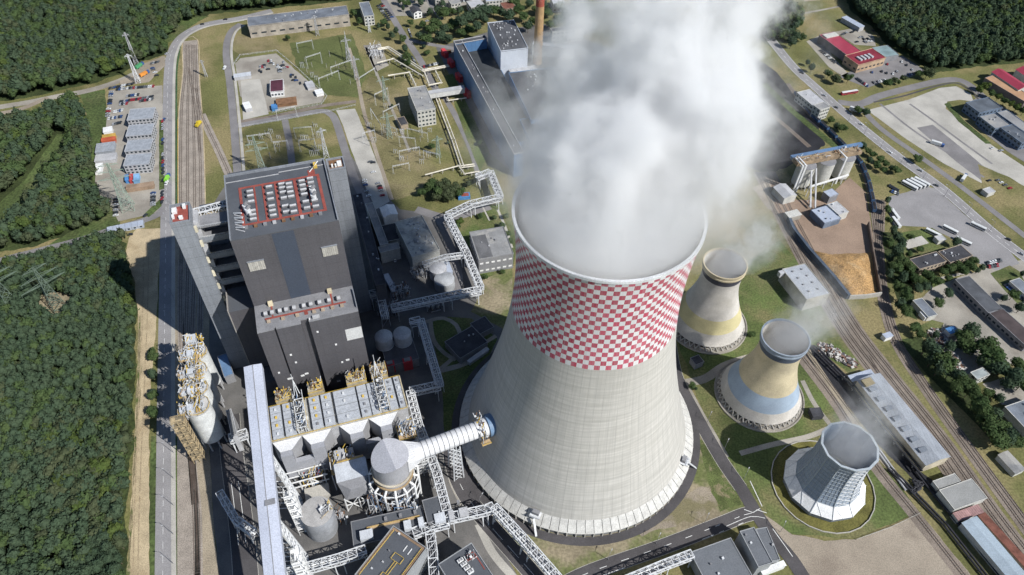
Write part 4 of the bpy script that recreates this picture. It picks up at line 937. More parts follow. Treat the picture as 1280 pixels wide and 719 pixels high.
# steep white zigzag stairs beside the trestles
def stair_flights(name, label, F, u, v, w_, d_, h, n, m, group='zigzag stair towers', full=False):
    b0 = F.w(u, v, 0); e = empty(name, b0, label, 'stair tower', group); mb = MB()
    for a in (-w_ / 2, 0, w_ / 2):
        for b in (-d_ / 2, d_ / 2): mb.bar(F.w(u + a, v + b, 0), F.w(u + a, v + b, h), .28, m)
    mb.build('frame', e)
    for i in range(n):
        mb = MB(); z0, z1 = h * i / n, h * (i + 1) / n; s_ = 1 if i % 2 else -1
        mb.bar(F.w(u - s_ * w_ * .3, v - d_ * .24 * s_, z0), F.w(u + s_ * w_ * .3, v - d_ * .24 * s_, z1), d_ * .44, m, .25)
        if full: mb.box(F, u - w_ * .5, u + w_ * .5, v - d_ * .5, v + d_ * .5, z1 - .5, z1 - .26, mat('shaded_stair_grating', (.2, .165, .11), .9, .2, .5))  # dark grating colour paints in the shade between the stair tiers
        mb.box(F, u + s_ * w_ * .26, u + s_ * w_ * .56, v - d_ / 2, v + d_ / 2, z1 - .25, z1, m); mb.box(F, u - w_ * .3, u + w_ * .3, v + d_ * .1 * s_ - .5, v + d_ * .1 * s_ + .5, z1 - .3, z1 - .1, m)
        for b in (-d_ / 2, d_ / 2):
            for k in (.5, 1.05): mb.bar(F.w(u - w_ * .56, v + b, z1 + k), F.w(u + w_ * .56, v + b, z1 + k), .14, m)
        for a in (-w_ * .56, w_ * .56): mb.bar(F.w(u + a, v - d_ / 2, z1 + 1.05), F.w(u + a, v + d_ / 2, z1 + 1.05), .14, m)
        mb.build('flight', e)
    return e
stair_flights('stair_tower', 'white zigzag stair tower close to the conveyor, upper one', CF, 66, 8.5, 6, 5, 44, 12, WHITE)
stair_flights('stair_tower', 'white zigzag stair tower close to the conveyor, by the bottom edge', CF, 98, 8.5, 7, 5, 38, 11, WHITE)
# ------------------------------------------------------------------ absorber with its duct into the tower
AX, AY, AR = -63.6, 199.5, 10.3
ab = empty('absorber_vessel', (AX, AY, 0), 'round grey absorber vessel with a creased roof carried on white legs', 'process vessel')
AH = mat('absorber_roof', (.44, .44, .47), .5, .05, .2, spec=.4)
ph = R(-62); ridge = Vector((math.cos(ph), math.sin(ph))); prp = Vector((-ridge.y, ridge.x))
mb = MB(); n = 64
ring = []
for i in range(n):
    t = 2 * math.pi * i / n; p = Vector((math.cos(t), math.sin(t))) * AR; dd = p.dot(prp); ring.append((p, 47 - (.16 if dd > 0 else .42) * abs(dd)))
for i in range(n):
    (p, zp), (q, zq) = ring[i], ring[(i + 1) % n]; mb.face([(AX + p.x, AY + p.y, 27), (AX + q.x, AY + q.y, 27), (AX + q.x, AY + q.y, zq), (AX + p.x, AY + p.y, zp)], mat('absorber_wall', (.33, .33, .35), .55, .06))
mb.build('vessel', ab)
mb = MB(); ra, rb_ = ridge * AR, -ridge * AR
for sgn in (1, -1):
    poly = [(p, z) for p, z in ring if p.dot(prp) * sgn > 1e-6]
    poly.sort(key=lambda k: math.atan2(k[0].dot(prp) * sgn, k[0].dot(ridge)))
    pts = [(AX + ra.x, AY + ra.y, 47.05)] + [(AX + p.x, AY + p.y, z + .05) for p, z in poly] + [(AX + rb_.x, AY + rb_.y, 47.05)]
    mb.face(pts if sgn > 0 else pts[::-1], AH)
mb.build('creased_roof', ab)
mb = MB(); mb.lathe((AX, AY), [(AR, 0), (AR, 27)], mat('absorber_lower', (.2, .2, .21), .6), 48); mb.build('lower_vessel', ab, smooth=True)
for z, m in ((27, mat('ochre_walk', (.40, .29, .17), .8)), (31, mat('pale_walk', (.5, .45, .36), .8))):
    mb = MB(); mb.lathe((AX, AY), [(AR + .1, z - .3), (AR + 1.2, z - .3), (AR + 1.2, z + .2), (AR + .1, z + .2)], m, 64); mb.lathe((AX, AY), [(AR + 1.1, z + 1), (AR + 1.2, z + 1.2)], YELLOW, 64); mb.build('ring_walkway', ab)
for i in range(14):
    t = 2 * math.pi * i / 14; p = Vector((AX + 14 * math.cos(t), AY + 14 * math.sin(t))); mb = MB(); mb.tube((*p, 0), (*p, 24), .7, WHITE, 8); mb.tube((*p, 24), (AX + 10.4 * math.cos(t), AY + 10.4 * math.sin(t), 25.5), .65, WHITE, 8)
    mb.build('leg', ab)
mb = MB()
for z in (8, 16, 23.6):
    for i in range(14):
        a, b = 2 * math.pi * i / 14, 2 * math.pi * (i + 1) / 14; mb.bar((AX + 14 * math.cos(a), AY + 14 * math.sin(a), z), (AX + 14 * math.cos(b), AY + 14 * math.sin(b), z), .5, WHITE)
AF = Fr((AX, AY), 0); clutter(mb, AF, -14, 14, -15, -10, 1, 22, 160, [STEEL, WHITE, MIDGREY, RUST, BLUEWALL]); mb.build('ring_frame', ab)
tz = 39.1; tp = Vector((-9.4, 224.9, tz)); d0 = Vector((tp.x - AX, tp.y - AY, 0)).normalized()
cd_ = empty('flue_gas_duct', (AX, AY, 0), 'big white ribbed round duct running from the absorber into the checkered tower', 'duct'); DUCTM = mat('duct_white', (.64, .64, .65), .45, .08, .25, spec=.4)
pa = Vector((AX, AY, tz)) + d0 * (AR - 2.5); pb = Vector((AX, AY, tz)) + d0 * (AR + 7); pc = tp - d0 * 5
mb = MB(); mb.tube(pb, pc, 4.9, DUCTM, 40, cap=False); mb.build('duct', cd_, smooth=True)
dd = empty
a_ = Vector((-d0.y, d0.x, 0)); up = Vector((0, 0, 1)); mb = MB(); nn = 32
sq = []
for i in range(nn):
    t = 2 * math.pi * i / nn; cx, cz = math.cos(t), math.sin(t); k = 1 / max(abs(cx), abs(cz)); sq.append((cx * k * 7.4 * .98, cz * k * 5.6))
for i in range(nn):
    j = (i + 1) % nn; t0, t1 = 2 * math.pi * i / nn, 2 * math.pi * j / nn
    mb.face([pa + a_ * sq[i][0] + up * sq[i][1], pa + a_ * sq[j][0] + up * sq[j][1], pb + a_ * 4.9 * math.cos(t1) + up * 4.9 * math.sin(t1), pb + a_ * 4.9 * math.cos(t0) + up * 4.9 * math.sin(t0)], DUCTM)
mb.build('transition', cd_)
mb = MB(); Ld = (pc - pb).length
for i in range(13):
    c_ = pb + d0 * (Ld * (i + .3) / 13); mb.tube(c_, c_ + d0 * .35, 5.08, MIDGREY, 40)
mb.build('seam_rings', cd_)
mb = MB(); mb.tube(pc + d0 * 2.2, tp + d0 * 2, 6.6, mat('blue_collar', (.13, .2, .3), .5), 40, cap=True); mb.build('shell_collar', cd_)
mb = MB(); F_ = Fr((pc.x, pc.y), math.degrees(math.atan2(d0.y, d0.x))); mb.tube(pc - d0 * .4, pc + d0 * 2.4, 5.5, STEEL, 32); clutter(mb, F_, -4, .5, -7.5, 7.5, tz - 6, tz + 6.8, 90, [STEEL, WHITE, RUST, YELLOW, MIDGREY])
mb.box(F_, -4, 1.5, -8.5, -5.4, tz - 5.4, tz - 4.9, mat('ochre_walk', (.4, .3, .2))); rail_run(mb, F_, [(-4, -8.5), (1.5, -8.5)], tz - 4.9, YELLOW); mb.build('expansion_joint', cd_)
mb = MB(); c2 = pb.lerp(pc, .52)
for s_ in (-1, 1):
    for k in (-2, 2): mb.bar(c2 + a_ * s_ * 4 + d0 * k - up * 4.6, Vector(((c2 + a_ * s_ * 5 + d0 * k * 1.5).x, (c2 + a_ * s_ * 5 + d0 * k * 1.5).y, 0)), .7, STEEL)
for j in range(8):
    z0, z1 = 34.5 * j / 8, 34.5 * (j + 1) / 8
    for s_ in (-1, 1): q = c2 + a_ * s_ * 4.6; mb.bar((*(q - d0 * 2).xy, z0), (*(q + d0 * 2).xy, z1), .4, STEEL); mb.bar((*(q + d0 * 2).xy, z0), (*(q - d0 * 2).xy, z1), .4, STEEL)
mb.build('support_tower', cd_)
F_ = Fr(G2(529, 590), 19.1); stair_flights('stair_tower', 'white zigzag stair tower below the round duct beside the absorber', F_, 0, 0, 7, 5.5, 32, 10, WHITE)
# instruments cluster above the absorber
for (px, py, z, r_, hgt_, lb) in ((508, 540, 26, 5, 12, 'yellow and grey valve platform between the dust filter and the round duct'), (428, 577, 18, 7, 10, 'yellow railed instrument platform between the two collecting ducts')):
    b0 = G2(px, py, z); F_ = Fr(b0, 19.1); e = empty('instrument_platform', (b0.x, b0.y, 0), lb, 'platform'); mb = MB()
    for a in (-r_, r_):
        for b in (-r_, r_): mb.bar(F_.w(a, b, 0), F_.w(a, b, z), .5, STEEL)
    mb.box(F_, -r_, r_, -r_, r_, z - .5, z, OCHRE); mb.build('frame', e)
    mb = MB(); clutter(mb, F_, -r_, r_, -r_, r_, z, z + hgt_ * .6, 90, [YELLOW, STEEL, MIDGREY, LTGREY, BLUEWALL, WHITE]); rail_run(mb, F_, [(-r_, -r_), (r_, -r_), (r_, r_), (-r_, r_), (-r_, -r_)], z, YELLOW); mb.build('equipment', e)
# silver duct elbow on white frame
F_ = Fr(G2(421, 604, 24), 19.1); b0 = F_.w(9, -4, 0); e = empty('duct_elbow', b0, 'silver duct elbow with a sloping front, standing on white steel legs', 'duct')
mb = MB(); A = [F_.w(0, 0, 24), F_.w(18, 0, 24), F_.w(18, 12, 24), F_.w(0, 12, 24)]; Bq = [F_.w(3, -7, 15), F_.w(16, -7, 15), F_.w(17, 10, 12), F_.w(2, 10, 12)]; Cq = [F_.w(7, -5.5, 22.5), F_.w(14, -5.5, 22.5)]
mb.face(A, SILVER); mb.face([A[0], Bq[0], Cq[0]], MIDGREY); mb.face([A[0], Cq[0], Cq[1], A[1]], MIDGREY); mb.face([Cq[0], Bq[0], Bq[1], Cq[1]], MIDGREY); mb.face([A[1], Cq[1], Bq[1]], MIDGREY); mb.face([A[0], A[3], Bq[3], Bq[0]], SILVER); mb.face([A[1], Bq[1], Bq[2], A[2]], SILVER); mb.face([A[3], A[2], Bq[2], Bq[3]], SILVER); mb.build('casing', e)
mb = MB()
for u in (2, 9.5, 16.5):
    for v in (-6, 8): mb.bar(F_.w(u, v, 0), F_.w(u, v, 15), .6, WHITE)
for a, b in ((2, 9.5), (9.5, 16.5)): mb.bar(F_.w(a, -6, .5), F_.w(b, -6, 14), .45, WHITE); mb.bar(F_.w(b, -6, .5), F_.w(a, -6, 14), .45, WHITE); mb.bar(F_.w(a, -6, 14.5), F_.w(b, -6, 14.5), .55, WHITE); mb.bar(F_.w(a, -6, 7), F_.w(b, -6, 7), .45, WHITE)
mb.build('frame', e); mb = MB(); rail_run(mb, F_, [(2, 12), (17, 12)], 24.2, YELLOW); mb.box(F_, 2, 17, 12.02, 14, 22, 23.6, OCHRE); clutter(mb, F_, 0, 12, 12.5, 21, 12, 23, 60, [YELLOW, YELLOW, STEEL, LTGREY]); mb.box(F_, 1, 7, 13, 22, 10, 22, LTGREY); mb.box(F_, 9, 12, 13, 22, 10, 21, LTGREY); mb.build('walkway', e)
# fan frame beneath the left collecting duct
F_ = Fr(G2(376, 606, 8), 19.1); e = empty('pipe_rack', F_.w(8, 3, 0), 'white steel rack full of coloured valves below the left collecting duct', 'pipe rack'); mb = MB()
for u in (0, 6, 14):
    for v in (0, 7): mb.bar(F_.w(u, v, 0), F_.w(u, v, 12), .6, WHITE)
for z in (6, 12):
    for v in (0, 7): mb.bar(F_.w(-8, v, z), F_.w(16, v, z), .6, WHITE)
mb.bar(F_.w(0, 0, 0), F_.w(6, 0, 12), .4, WHITE); mb.bar(F_.w(6, 0, 12), F_.w(14, 0, 0), .4, WHITE); mb.build('frame', e); mb = MB(); clutter(mb, F_, 1, 14, 0, 7, 1, 11, 90, [YELLOW, BLUEWALL, REDW, STEEL, WHITE]); mb.build('valves', e)
mb = MB(); mb.box(F_, 1, 15, -9, -1, 0, 4, CONC); tag(mb.build('plinth', origin=F_.w(8, -5, 0)), 'pale concrete plinth in front of the white valve rack', 'plinth')
c_ = Vector((-103.4, 178.2)); e = empty('storage_tank', (c_.x, c_.y, 0), 'big round grey tank with a flat lid beside the conveyor gallery', 'tank')
mb = MB(); mb.lathe(c_, [(8.8, 0), (8.8, 20)], mat('tank_wall_grey', (.3, .31, .33), .6), 48); mb.build('tank_wall', e, smooth=True)
mb = MB(); mb.lathe(c_, [(8.9, 20), (8.9, 20.4), (.1, 20.9)], mat('tank_lid', (.36, .35, .34), .8, .12, .3), 48); mb.build('tank_roof', e)
F_ = Fr(c_, 40); mb = MB(); mb.box(F_, 1, 8, -4.5, -1, 20.9, 21.2, MIDGREY); clutter(mb, F_, 1, 8, -5, 0, 21, 23, 30, [WHITE, LTGREY, STEEL, YELLOW]); mb.tube(F_.w(3, -1, 20.8), F_.w(3, -1, 23), .8, STEEL, 12); rail_run(mb, F_, [(0, -6), (8.5, -3.5)], 20.6, SAND); mb.build('roof_gear', e)
# ------------------------------------------------------------------ row of ash silos on the left
SILW = mat('silo_white', (.62, .63, .62), .5, .1, .2, spec=.4)
names_ = ('farthest', 'second', 'third', 'nearest')
for i, (px, py) in enumerate(((246, 441), (246, 464), (247, 486), (247, 508))):
    c_ = G2(px, py, 39); b0 = (c_.x, c_.y, 0); e = empty('silo', b0, 'white cylindrical ash silo, %s of four, yellow rails on top' % names_[i] if i in (0, 3) else 'white cylindrical ash silo, %s from the far end of the row, yellow rails on top' % names_[i], 'silo', 'row of ash silos')
    rs = 6.3 if i < 3 else 7.0; mb = MB(); mb.lathe(c_, [(rs, 9), (rs, 39)], SILW, 36); mb.build('silo_wall', e, smooth=True)
    mb = MB(); mb.lathe(c_, [(rs + .1, 39), (rs + .1, 39.3), (.1, 40.2)], mat('silo_roof', (.42, .41, .4), .8), 36); rf = mb.build('silo_roof', e)
    mb = MB(); mb.lathe(c_, [(rs, 9), (2.2, 3)], mat('silo_cone', (.35, .36, .37), .6), 36); mb.build('hopper', e)
    mb = MB()
    for k in range(8): t = 2 * math.pi * k / 8; mb.bar((c_.x + rs * .97 * math.cos(t), c_.y + rs * .97 * math.sin(t), 0), (c_.x + rs * .97 * math.cos(t), c_.y + rs * .97 * math.sin(t), 9.2), .7, LTGREY)
    mb.build('support_frame', e)
    F_ = Fr(c_, 19.1); mb = MB(); clutter(mb, F_, -6, 5, -5.5, 5.5, 39.6, 44, 70, [SILVER, SILVER, WHITE, STEEL, YELLOW, MIDGREY]); mb.box(F_, -5, -1, -4, 0, 39.6, 43, SILVER); mb.box(F_, .5, 3.5, 0, 4, 39.6, 41.5, SILVER); sub(mb, 'roof_gear', rf, b0)
    mb = MB(); mb.box(F_, -10.5, -4.5, -3.6, 3.2, 37.6, 38, OCHRE); mb.box(F_, -9.5, -6, -2.6, 1.6, 38, 41, SILVER); clutter(mb, F_, -10.5, -5, -4.5, 4, 34, 43, 60, [STEEL, YELLOW, SILVER, LTGREY, OCHRE]); rail_run(mb, F_, [(-4.5, -3.6), (-10.5, -3.6), (-10.5, 3.2), (-4.5, 3.2)], 38, YELLOW); sub(mb, 'side_platform', rf, b0)
    mb = MB(); rail_run(mb, F_, [(rs * math.cos(R(k * 30)), rs * math.sin(R(k * 30))) for k in range(-4, 9)], 39.6, YELLOW); sub(mb, 'handrail', rf, b0)
pq = [G2(246, 432, 41), G2(247, 516, 41)]; d_ = pq[1] - pq[0]; F_ = Fr(pq[0], math.degrees(math.atan2(d_.y, d_.x))); e = empty('roof_walkway', (*pq[0], 41), 'yellow railed walkway running along the tops of the four ash silos', 'walkway'); mb = MB(); mb.box(F_, 0, d_.length, -.3, 1.5, 41.2, 41.5, OCHRE); mb.build('deck', e)
mb = MB(); rail_run(mb, F_, [(0, -.3), (d_.length, -.3)], 41.5, YELLOW); rail_run(mb, F_, [(0, 1.5), (d_.length, 1.5)], 41.5, YELLOW); mb.build('handrail', e)
mb = MB(); F_ = Fr(G2(240, 428, 41), 19.1); mb.box(F_, -3, 3, -2, 3, 41, 45, SILVER); clutter(mb, F_, -5, 7, -3, 4, 39, 46, 40, [YELLOW, STEEL, YELLOW]); e = empty('lift_house', F_.w(0, 0, 41), 'white lift house with yellow rails on the farthest silo', 'machine house'); mb.build('cabin', e)
F_ = Fr(G2(250.5, 574), 19.1); e = stair_flights('stair_tower', 'tall ochre zigzag stair tower at the near end of the ash silos', F_, 0, 0, 6.6, 4.6, 44, 11, mat('ochre_stair', (.42, .33, .2), .8, .2, .5), full=True)
for k, (px, py) in enumerate(((262, 452), (266, 480))):
    pass
house('silo_hut', 'dark low loading shed in shade between the silos and the conveyor', 'shed', (272, 446), (283, 442), (286, 470), 8, MIDGREY, BLUEWALL, par=.3)
house('loading_tower', 'narrow pale sheet shed with a pointed top beside the plant road', 'shed', (283, 514), (289, 512), (291, 545), 18, LTGREY, GREYROOF, par=.4)
# ------------------------------------------------------------------ buildings along the bottom edge
e, F_, L_, D_ = house('process_building', 'dark flat roofed building with yellow edged gutters at the bottom edge', 'process building', (492, 658.6), (533, 686), (440, 716), 22, mat('panel_grey', (.3, .31, .32), .6, .06, .1, stripe=(3, 40, .06)), DKROOF, par=.9, vents=5)
s_ = 1 if D_ > 0 else -1; mb = MB()
for q in ((.3, L_ - .3, .3 * s_, 1.5 * s_), (.3, 1.6, 1.5 * s_, D_ - s_), (L_ - 1.6, L_ - .3, 1.5 * s_, D_ - s_)): mb.box(F_, *q, 22.27, 22.5, mat('brown_gutter', (.25, .17, .11), .9))
for a, b in (((1.8, 1.8 * s_), (1.8, D_ - s_)), ((L_ - 1.8, 1.8 * s_), (L_ - 1.8, D_ - s_))): rail_run(mb, F_, [a, b], 22.3, YELLOW)
for q in ((L_ * .45, L_ * .72, D_ * .35, D_ * .47), (L_ * .5, L_ * .75, D_ * .72, D_ * .82)): u0, u1, v0, v1 = q; rail_run(mb, F_, [(u0, v0), (u1, v0), (u1, v1), (u0, v1), (u0, v0)], 22.4, YELLOW, 1.0)
rail_run(mb, F_, [(L_ * .58, D_ * .47), (L_ * .58, D_ * .72)], 22.4, YELLOW); rail_run(mb, F_, [(L_ * .64, D_ * .47), (L_ * .64, D_ * .72)], 22.4, YELLOW); mb.build('roof_walkway', e)
for k in range(2): mb = MB(); mb.bar(F_.w(L_ * (.58 + .14 * k), D_ * .14, 22.5), F_.w(L_ * (.58 + .14 * k), D_ * .26, 22.5), .4, WHITE, .4); mb.build('skylight', e)
e, F_, L_, D_ = house('pump_building', 'dark flat roofed building with white cooling units at the bottom edge', 'process building', (548.4, 706), (589, 679.7), (634, 728), 15, PANELG, DKROOF, par=.5, vents=3)
for k in range(4):
    p = G2(575.5 + k * 4.2, 701 + k * 4.6, 16); F2 = Fr(p, F_.ang); mb = MB(); mb.box(F2, -1.7, 1.7, -.9, .9, 15.27, 16.9, WHITE); mb.box(F2, -1.2, -.2, -.6, .6, 16.9, 17.1, MIDGREY); mb.box(F2, .2, 1.2, -.6, .6, 16.9, 17.1, MIDGREY); mb.build('cooling_unit', e)
mb = MB(); p = F_.inv(G2(592, 690, 15.3)); q = F_.inv(G2(606, 712, 15.3)); mb.bar(F_.w(*p, 15.4), F_.w(*q, 15.4), .5, REDW, .2); p2 = F_.inv(G2(583, 695, 15.3)); mb.bar(F_.w(*p, 15.4), F_.w(*p2, 15.4), .5, REDW, .2); clutter(mb, Fr(G2(588, 697, 15.3), F_.ang), -3, 3, -2, 2, 15.3, 17.6, 25, [WHITE, MIDGREY, STEEL, REDW]); mb.build('roof_pipes', e)
e, F_, L_, D_ = house('pipe_building', 'long low flat roofed building with a yellow pipe run below the absorber', 'process building', (439, 653), (527, 633), (444, 683), 12, MIDGREY, DKROOF, par=.4)
mb = MB(); v_ = D_ * .42; rail_run(mb, F_, [(8, v_), (L_ - 2, v_)], 12.3, YELLOW); mb.box(F_, 8, L_ - 2, v_ - .7, v_ + .7, 12.3, 13.2, OCHRE); mb.build('pipe_run', e)
for k in range(6): u = 18 + k * 8.2; mb = MB(); mb.box(F_, u, u + 1.6, D_ * .15, D_ * .3, 12.3, 14, MIDGREY); mb.build('roof_vent', e)
for u, wd in ((4, 7), (28, 4), (36, 3), (45, 6), (53, 3), (59, 5)): mb = MB(); mb.box(F_, u, u + wd, D_ * .55, D_ * .92, 12.3, 15.5, random.choice([LTGREY, SILVER])); mb.build('cooling_unit', e)
house('dark_annex', 'small taller dark flat roofed block at the right end of the yellow pipe run', 'process building', (528, 626.5), (547.6, 621), (535, 654), 14, MIDGREY, DKROOF, par=.5, vents=1)
e, F_, L_, D_ = house('service_building', 'dark flat roofed service building at the bottom edge below the road junction', 'office building', (863, 691), (913, 673), (891, 745), 9, PANELG, mat('slate_flat', (.135, .145, .16), .8, .06), par=.4, vents=4)
e, F_, L_, D_ = house('service_building', 'taller dark roofed block with a white entrance canopy beside the road junction', 'office building', (925, 665), (942, 660), (951, 708), 14, PANELG, SLATE, par=.5, vents=2)
house('service_wing', 'narrow low dark wing next to the road, right of the taller block', 'office building', (945, 662), (958, 660), (975, 700), 8, PANELG, SLATE, par=.4, vents=1)
house('entrance_canopy', 'white slab canopy on the front of the dark service block', 'canopy', (950, 712), (979, 701), (953, 718), 5, WHITE, WHITE, par=0)
# ------------------------------------------------------------------ pipe bridges
def pipe_bridge(label, pts, z, wd=5, ht=3.6, seg=4.2, legs=24, pipes=3, nm='pipe_bridge', group='white pipe bridges'):
    P = [G(px, py, z) for px, py in pts]; b0 = (P[0].x, P[0].y, 0); e = empty(nm, b0, label, 'pipe bridge', group)
    fr = MB(); pp = MB(); lg = MB(); up = Vector((0, 0, 1))
    for p, q in zip(P, P[1:]):
        L = (q - p).length; truss_box(fr, p, q, wd, ht, max(1, int(L / seg)), STEEL, .5)
        d = (q - p).normalized(); a = d.cross(up).normalized()
        for k in range(pipes): o_ = a * ((k - (pipes - 1) / 2) * wd / (pipes + .6)) + up * .9; pp.tube(p + o_ - d * .5, q + o_ + d * .5, .42 + .12 * (k % 2), random.choice([LTGREY, WHITE, MIDGREY]), 8)
        pp.face([p - a * wd * .45, q - a * wd * .45, q + a * wd * .45, p + a * wd * .45], MIDGREY)
        n = max(1, int(L / legs))
        for i in range(n + 1):
            c_ = p.lerp(q, (i + .12) / (n + .24))
            for s_ in (-1, 1): lg.bar(c_ + a * s_ * wd * .45, Vector((*(c_ + a * s_ * wd * .6).xy, 0)), .5, STEEL)
            lg.bar(Vector((*(c_ + a * wd * .6).xy, z * .1)), Vector((*(c_ - a * wd * .5).xy, z * .9)), .35, STEEL)
    fr.build('truss', e); pp.build('pipes', e); lg.build('legs', e); return e
pipe_bridge('white pipe bridge zigzagging past the grey workshop towards the blue turbine hall', [(596, 224), (613, 217.5), (625.5, 249), (589, 257.6), (559, 272), (583, 319), (601, 363)], 9)
pipe_bridge('short white pipe bridge from the workshop corner to the square office yard', [(579, 321), (556, 324), (529, 333)], 9, 3.5, 3)
pipe_bridge('white pipe bridge reaching out of the tower shadow near the dry ground', [(601, 365), (560, 373), (490, 388)], 10)
pipe_bridge('short dark pipe bridge leg in shade beside the machine hall', [(463, 371), (475, 368), (482, 399)], 12)
pipe_bridge('long pipe bridge in the tower shadow leading down past the dust filter', [(513, 406), (526, 403), (550, 484), (513, 492), (524, 535), (546, 592), (561, 650)], 11)
pipe_bridge('white pipe bridge crossing the road at the foot of the tower', [(562, 650), (607, 640), (617, 636)], 11)
pipe_bridge('long white pipe bridge slanting down to the bottom edge beside the tower road', [(617, 636), (660, 683), (705, 735)], 11)
pipe_bridge('white pipe bridge running left along the low pipe building', [(561, 655), (538, 661), (517, 669)], 10)
pipe_bridge('short white pipe bridge dropping between the two dark roofed buildings', [(537, 662), (541, 690), (544, 735)], 9)
pipe_bridge('shaded pipe bridge from the conveyor trestle to the dark process building', [(458, 690), (425, 701), (350, 722)], 12)
pipe_bridge('white pipe bridge ending at the dark service building roof', [(864, 695), (830, 708), (770, 733)], 8, 4.5)
pipe_bridge('white pipe bridge at the silos crossing the plant road to the conveyor', [(288, 551), (310, 544)], 10)
pipe_bridge('lattice pipe bridge slanting over the plant road near the bottom edge', [(276, 618), (296, 652), (318, 668)], 9, 4)
# ------------------------------------------------------------------ right-hand side: sheds along the railway
SHEET = mat('corrugated_sheet', (.30, .32, .35), .6, .12, .12, stripe=(2.2, 0, .16))
e, F_, L_, D_ = house('rail_shed', 'long shed with a light grey corrugated roof beside the railway tracks', 'shed', (1072, 476), (1100, 467), (1154, 583), 9, mat('cream_wall', (.5, .44, .33), .85), SHEET, gable=2.2)
for k in range(7): mb = MB(); v = D_ * (.12 + .12 * k); mb.box(F_, L_ * .1, L_ * .42, v, v + (3 if D_ > 0 else -3), 9.6, 10.75, mat('skylight_sheet', (.2, .22, .25), .4)); mb.build('skylight', e)
mb = MB(); mb.box(F_, 1, L_ * .45, D_ * .02, D_ * .1, 9.8, 11.2, mat('mossy_sheet', (.25, .21, .13), .9)); mb.build('mossy_panel', e)
house('rail_shed_porch', 'pale sheet porch on the upper end of the long rail shed', 'shed', (1060, 470), (1088, 462), (1066, 477), 5, PLASTER, BLUEGREY, par=0)
house('flat_store', 'small flat grey roofed store below the end of the long rail shed', 'shed', (1166, 602), (1193, 592.5), (1171, 612), 5, PLASTER, mat('flat_grey', (.27, .27, .26), .9, .08), par=.2)
house('flat_store', 'larger flat grey roofed store next to the tracks', 'shed', (1174, 613), (1214, 599), (1191, 638), 6, PLASTER, mat('flat_grey'), par=.2)
house('lean_to', 'lean-to with a striped red and white sheet roof below the flat grey stores', 'shed', (1191, 642), (1222, 631), (1197, 652), 4, PLASTER, mat('striped_sheet', (.33, .2, .19), .8, .2, .3, stripe=(1.4, 20, .5)), par=0)
house('sheet_shed', 'long shed with a pale blue grey sheet roof at the bottom right corner', 'shed', (1203, 654), (1221, 646), (1262, 735), 6, PLASTER, mat('pale_blue_sheet', (.31, .37, .42), .6, .12, .06), gable=1)
house('rusty_shed', 'long low rusty red roofed shed beside the pale blue grey roof', 'shed', (1223, 645), (1231, 641), (1290, 722), 4, BRICK, mat('rust_roof', (.17, .07, .05), .9, .25, .3), par=0)
house('track_hut', 'tiny light roofed hut on the grass between the tracks', 'hut', (1103, 418), (1112, 415), (1107, 423), 4, WHITE, BLUEGREY, par=0)
house('track_house', 'old hut with a patched red and grey roof right of the tracks', 'hut', (1248, 569), (1260, 564), (1270, 592), 4.5, PLASTER, GREYROOF, gable=1)
e, F_, L_, D_ = house('grey_warehouse', 'pale roofed warehouse with rows of roof vents behind the small cooling towers', 'warehouse', (978, 337), (1006, 330), (1004, 376), 12, mat('warehouse_wall', (.36, .34, .29), .85), mat('warehouse_roof', (.36, .38, .41), .7, .08), par=.3)
for i in range(4):
    for j in range(2): mb = MB(); u, v = L_ * (.3 + .4 * j), D_ * (.14 + .22 * i); mb.box(F_, u - .6, u + .6, v - .6, v + .6, 12.25, 13, MIDGREY); mb.build('roof_vent', e)
mb = MB(); mb.box(F_, -4, 0, D_ * .02, D_ * .12, 8, 12.3, LTGREY); mb.build('side_canopy', e)
house('valve_house', 'small dark flat roofed house between the checkered and the small towers', 'hut', (863, 448), (873, 444), (869, 457), 5, MIDGREY, FELT, par=.2)
house('valve_house', 'black flat roofed box on the path between the two banded towers and the clad one', 'hut', (1012, 511), (1025, 510), (1021, 521), 4, FELT, FELT, par=.2)
# wood-chip yard
def mound(name, label, cat, ppx, H, m, kind=None):
    pts = [G2(*p) for p in ppx]; cx = sum((p.x for p in pts)) / len(pts); cy = sum((p.y for p in pts)) / len(pts); vs = []; fs = []
    edge = jitter_poly(pts, 2.5, .8, 5); NR = 12; mb = MB()
    for i, p in enumerate(edge):
        for k in range(NR + 1):
            t = k / NR; x, y = p.x + (cx - p.x) * t, p.y + (cy - p.y) * t
            h = H * (1 - (1 - t) ** 2) * (.75 + .5 * mnoise.noise(Vector((x * .07, y * .07, 1)))) + H * .08 * mnoise.noise(Vector((x * .4, y * .4, 2))) * min(1, t * 4); vs.append((x, y, .13 + max(0, h)))
    ne = len(edge)
    for i in range(ne):
        for k in range(NR): fs.append((i * (NR + 1) + k, ((i + 1) % ne) * (NR + 1) + k, ((i + 1) % ne) * (NR + 1) + k + 1, i * (NR + 1) + k + 1))
    mb.mesh(vs, fs, m); return tag(mb.build(name, origin=(cx, cy, 0), smooth=True), label, cat)
mound('wood_chip_pile', 'broad orange brown heap of wood chips in a walled yard', 'wood chips', ((1011, 312), (1040, 318), (1091, 316), (1097, 367), (1063, 370), (1030, 336)), 6.5, mat('wood_chips', (.36, .22, .095), .95, .2, .1, col2=(.42, .28, .14), m2=(.5, .65), fvar=.3, fine=.9, bump=.5))
mound('coal_heap', 'long black coal heap in the yard, farther one half veiled by steam', 'coal heap', ((868, 66), (895, 52), (935, 92), (962, 122), (945, 132), (900, 100)), 7, COALM)
mound('coal_heap', 'black coal heap in the yard, nearer one left of the concrete silos', 'coal heap', ((880, 120), (925, 128), (970, 168), (985, 192), (950, 190), (905, 160)), 6, COALM)
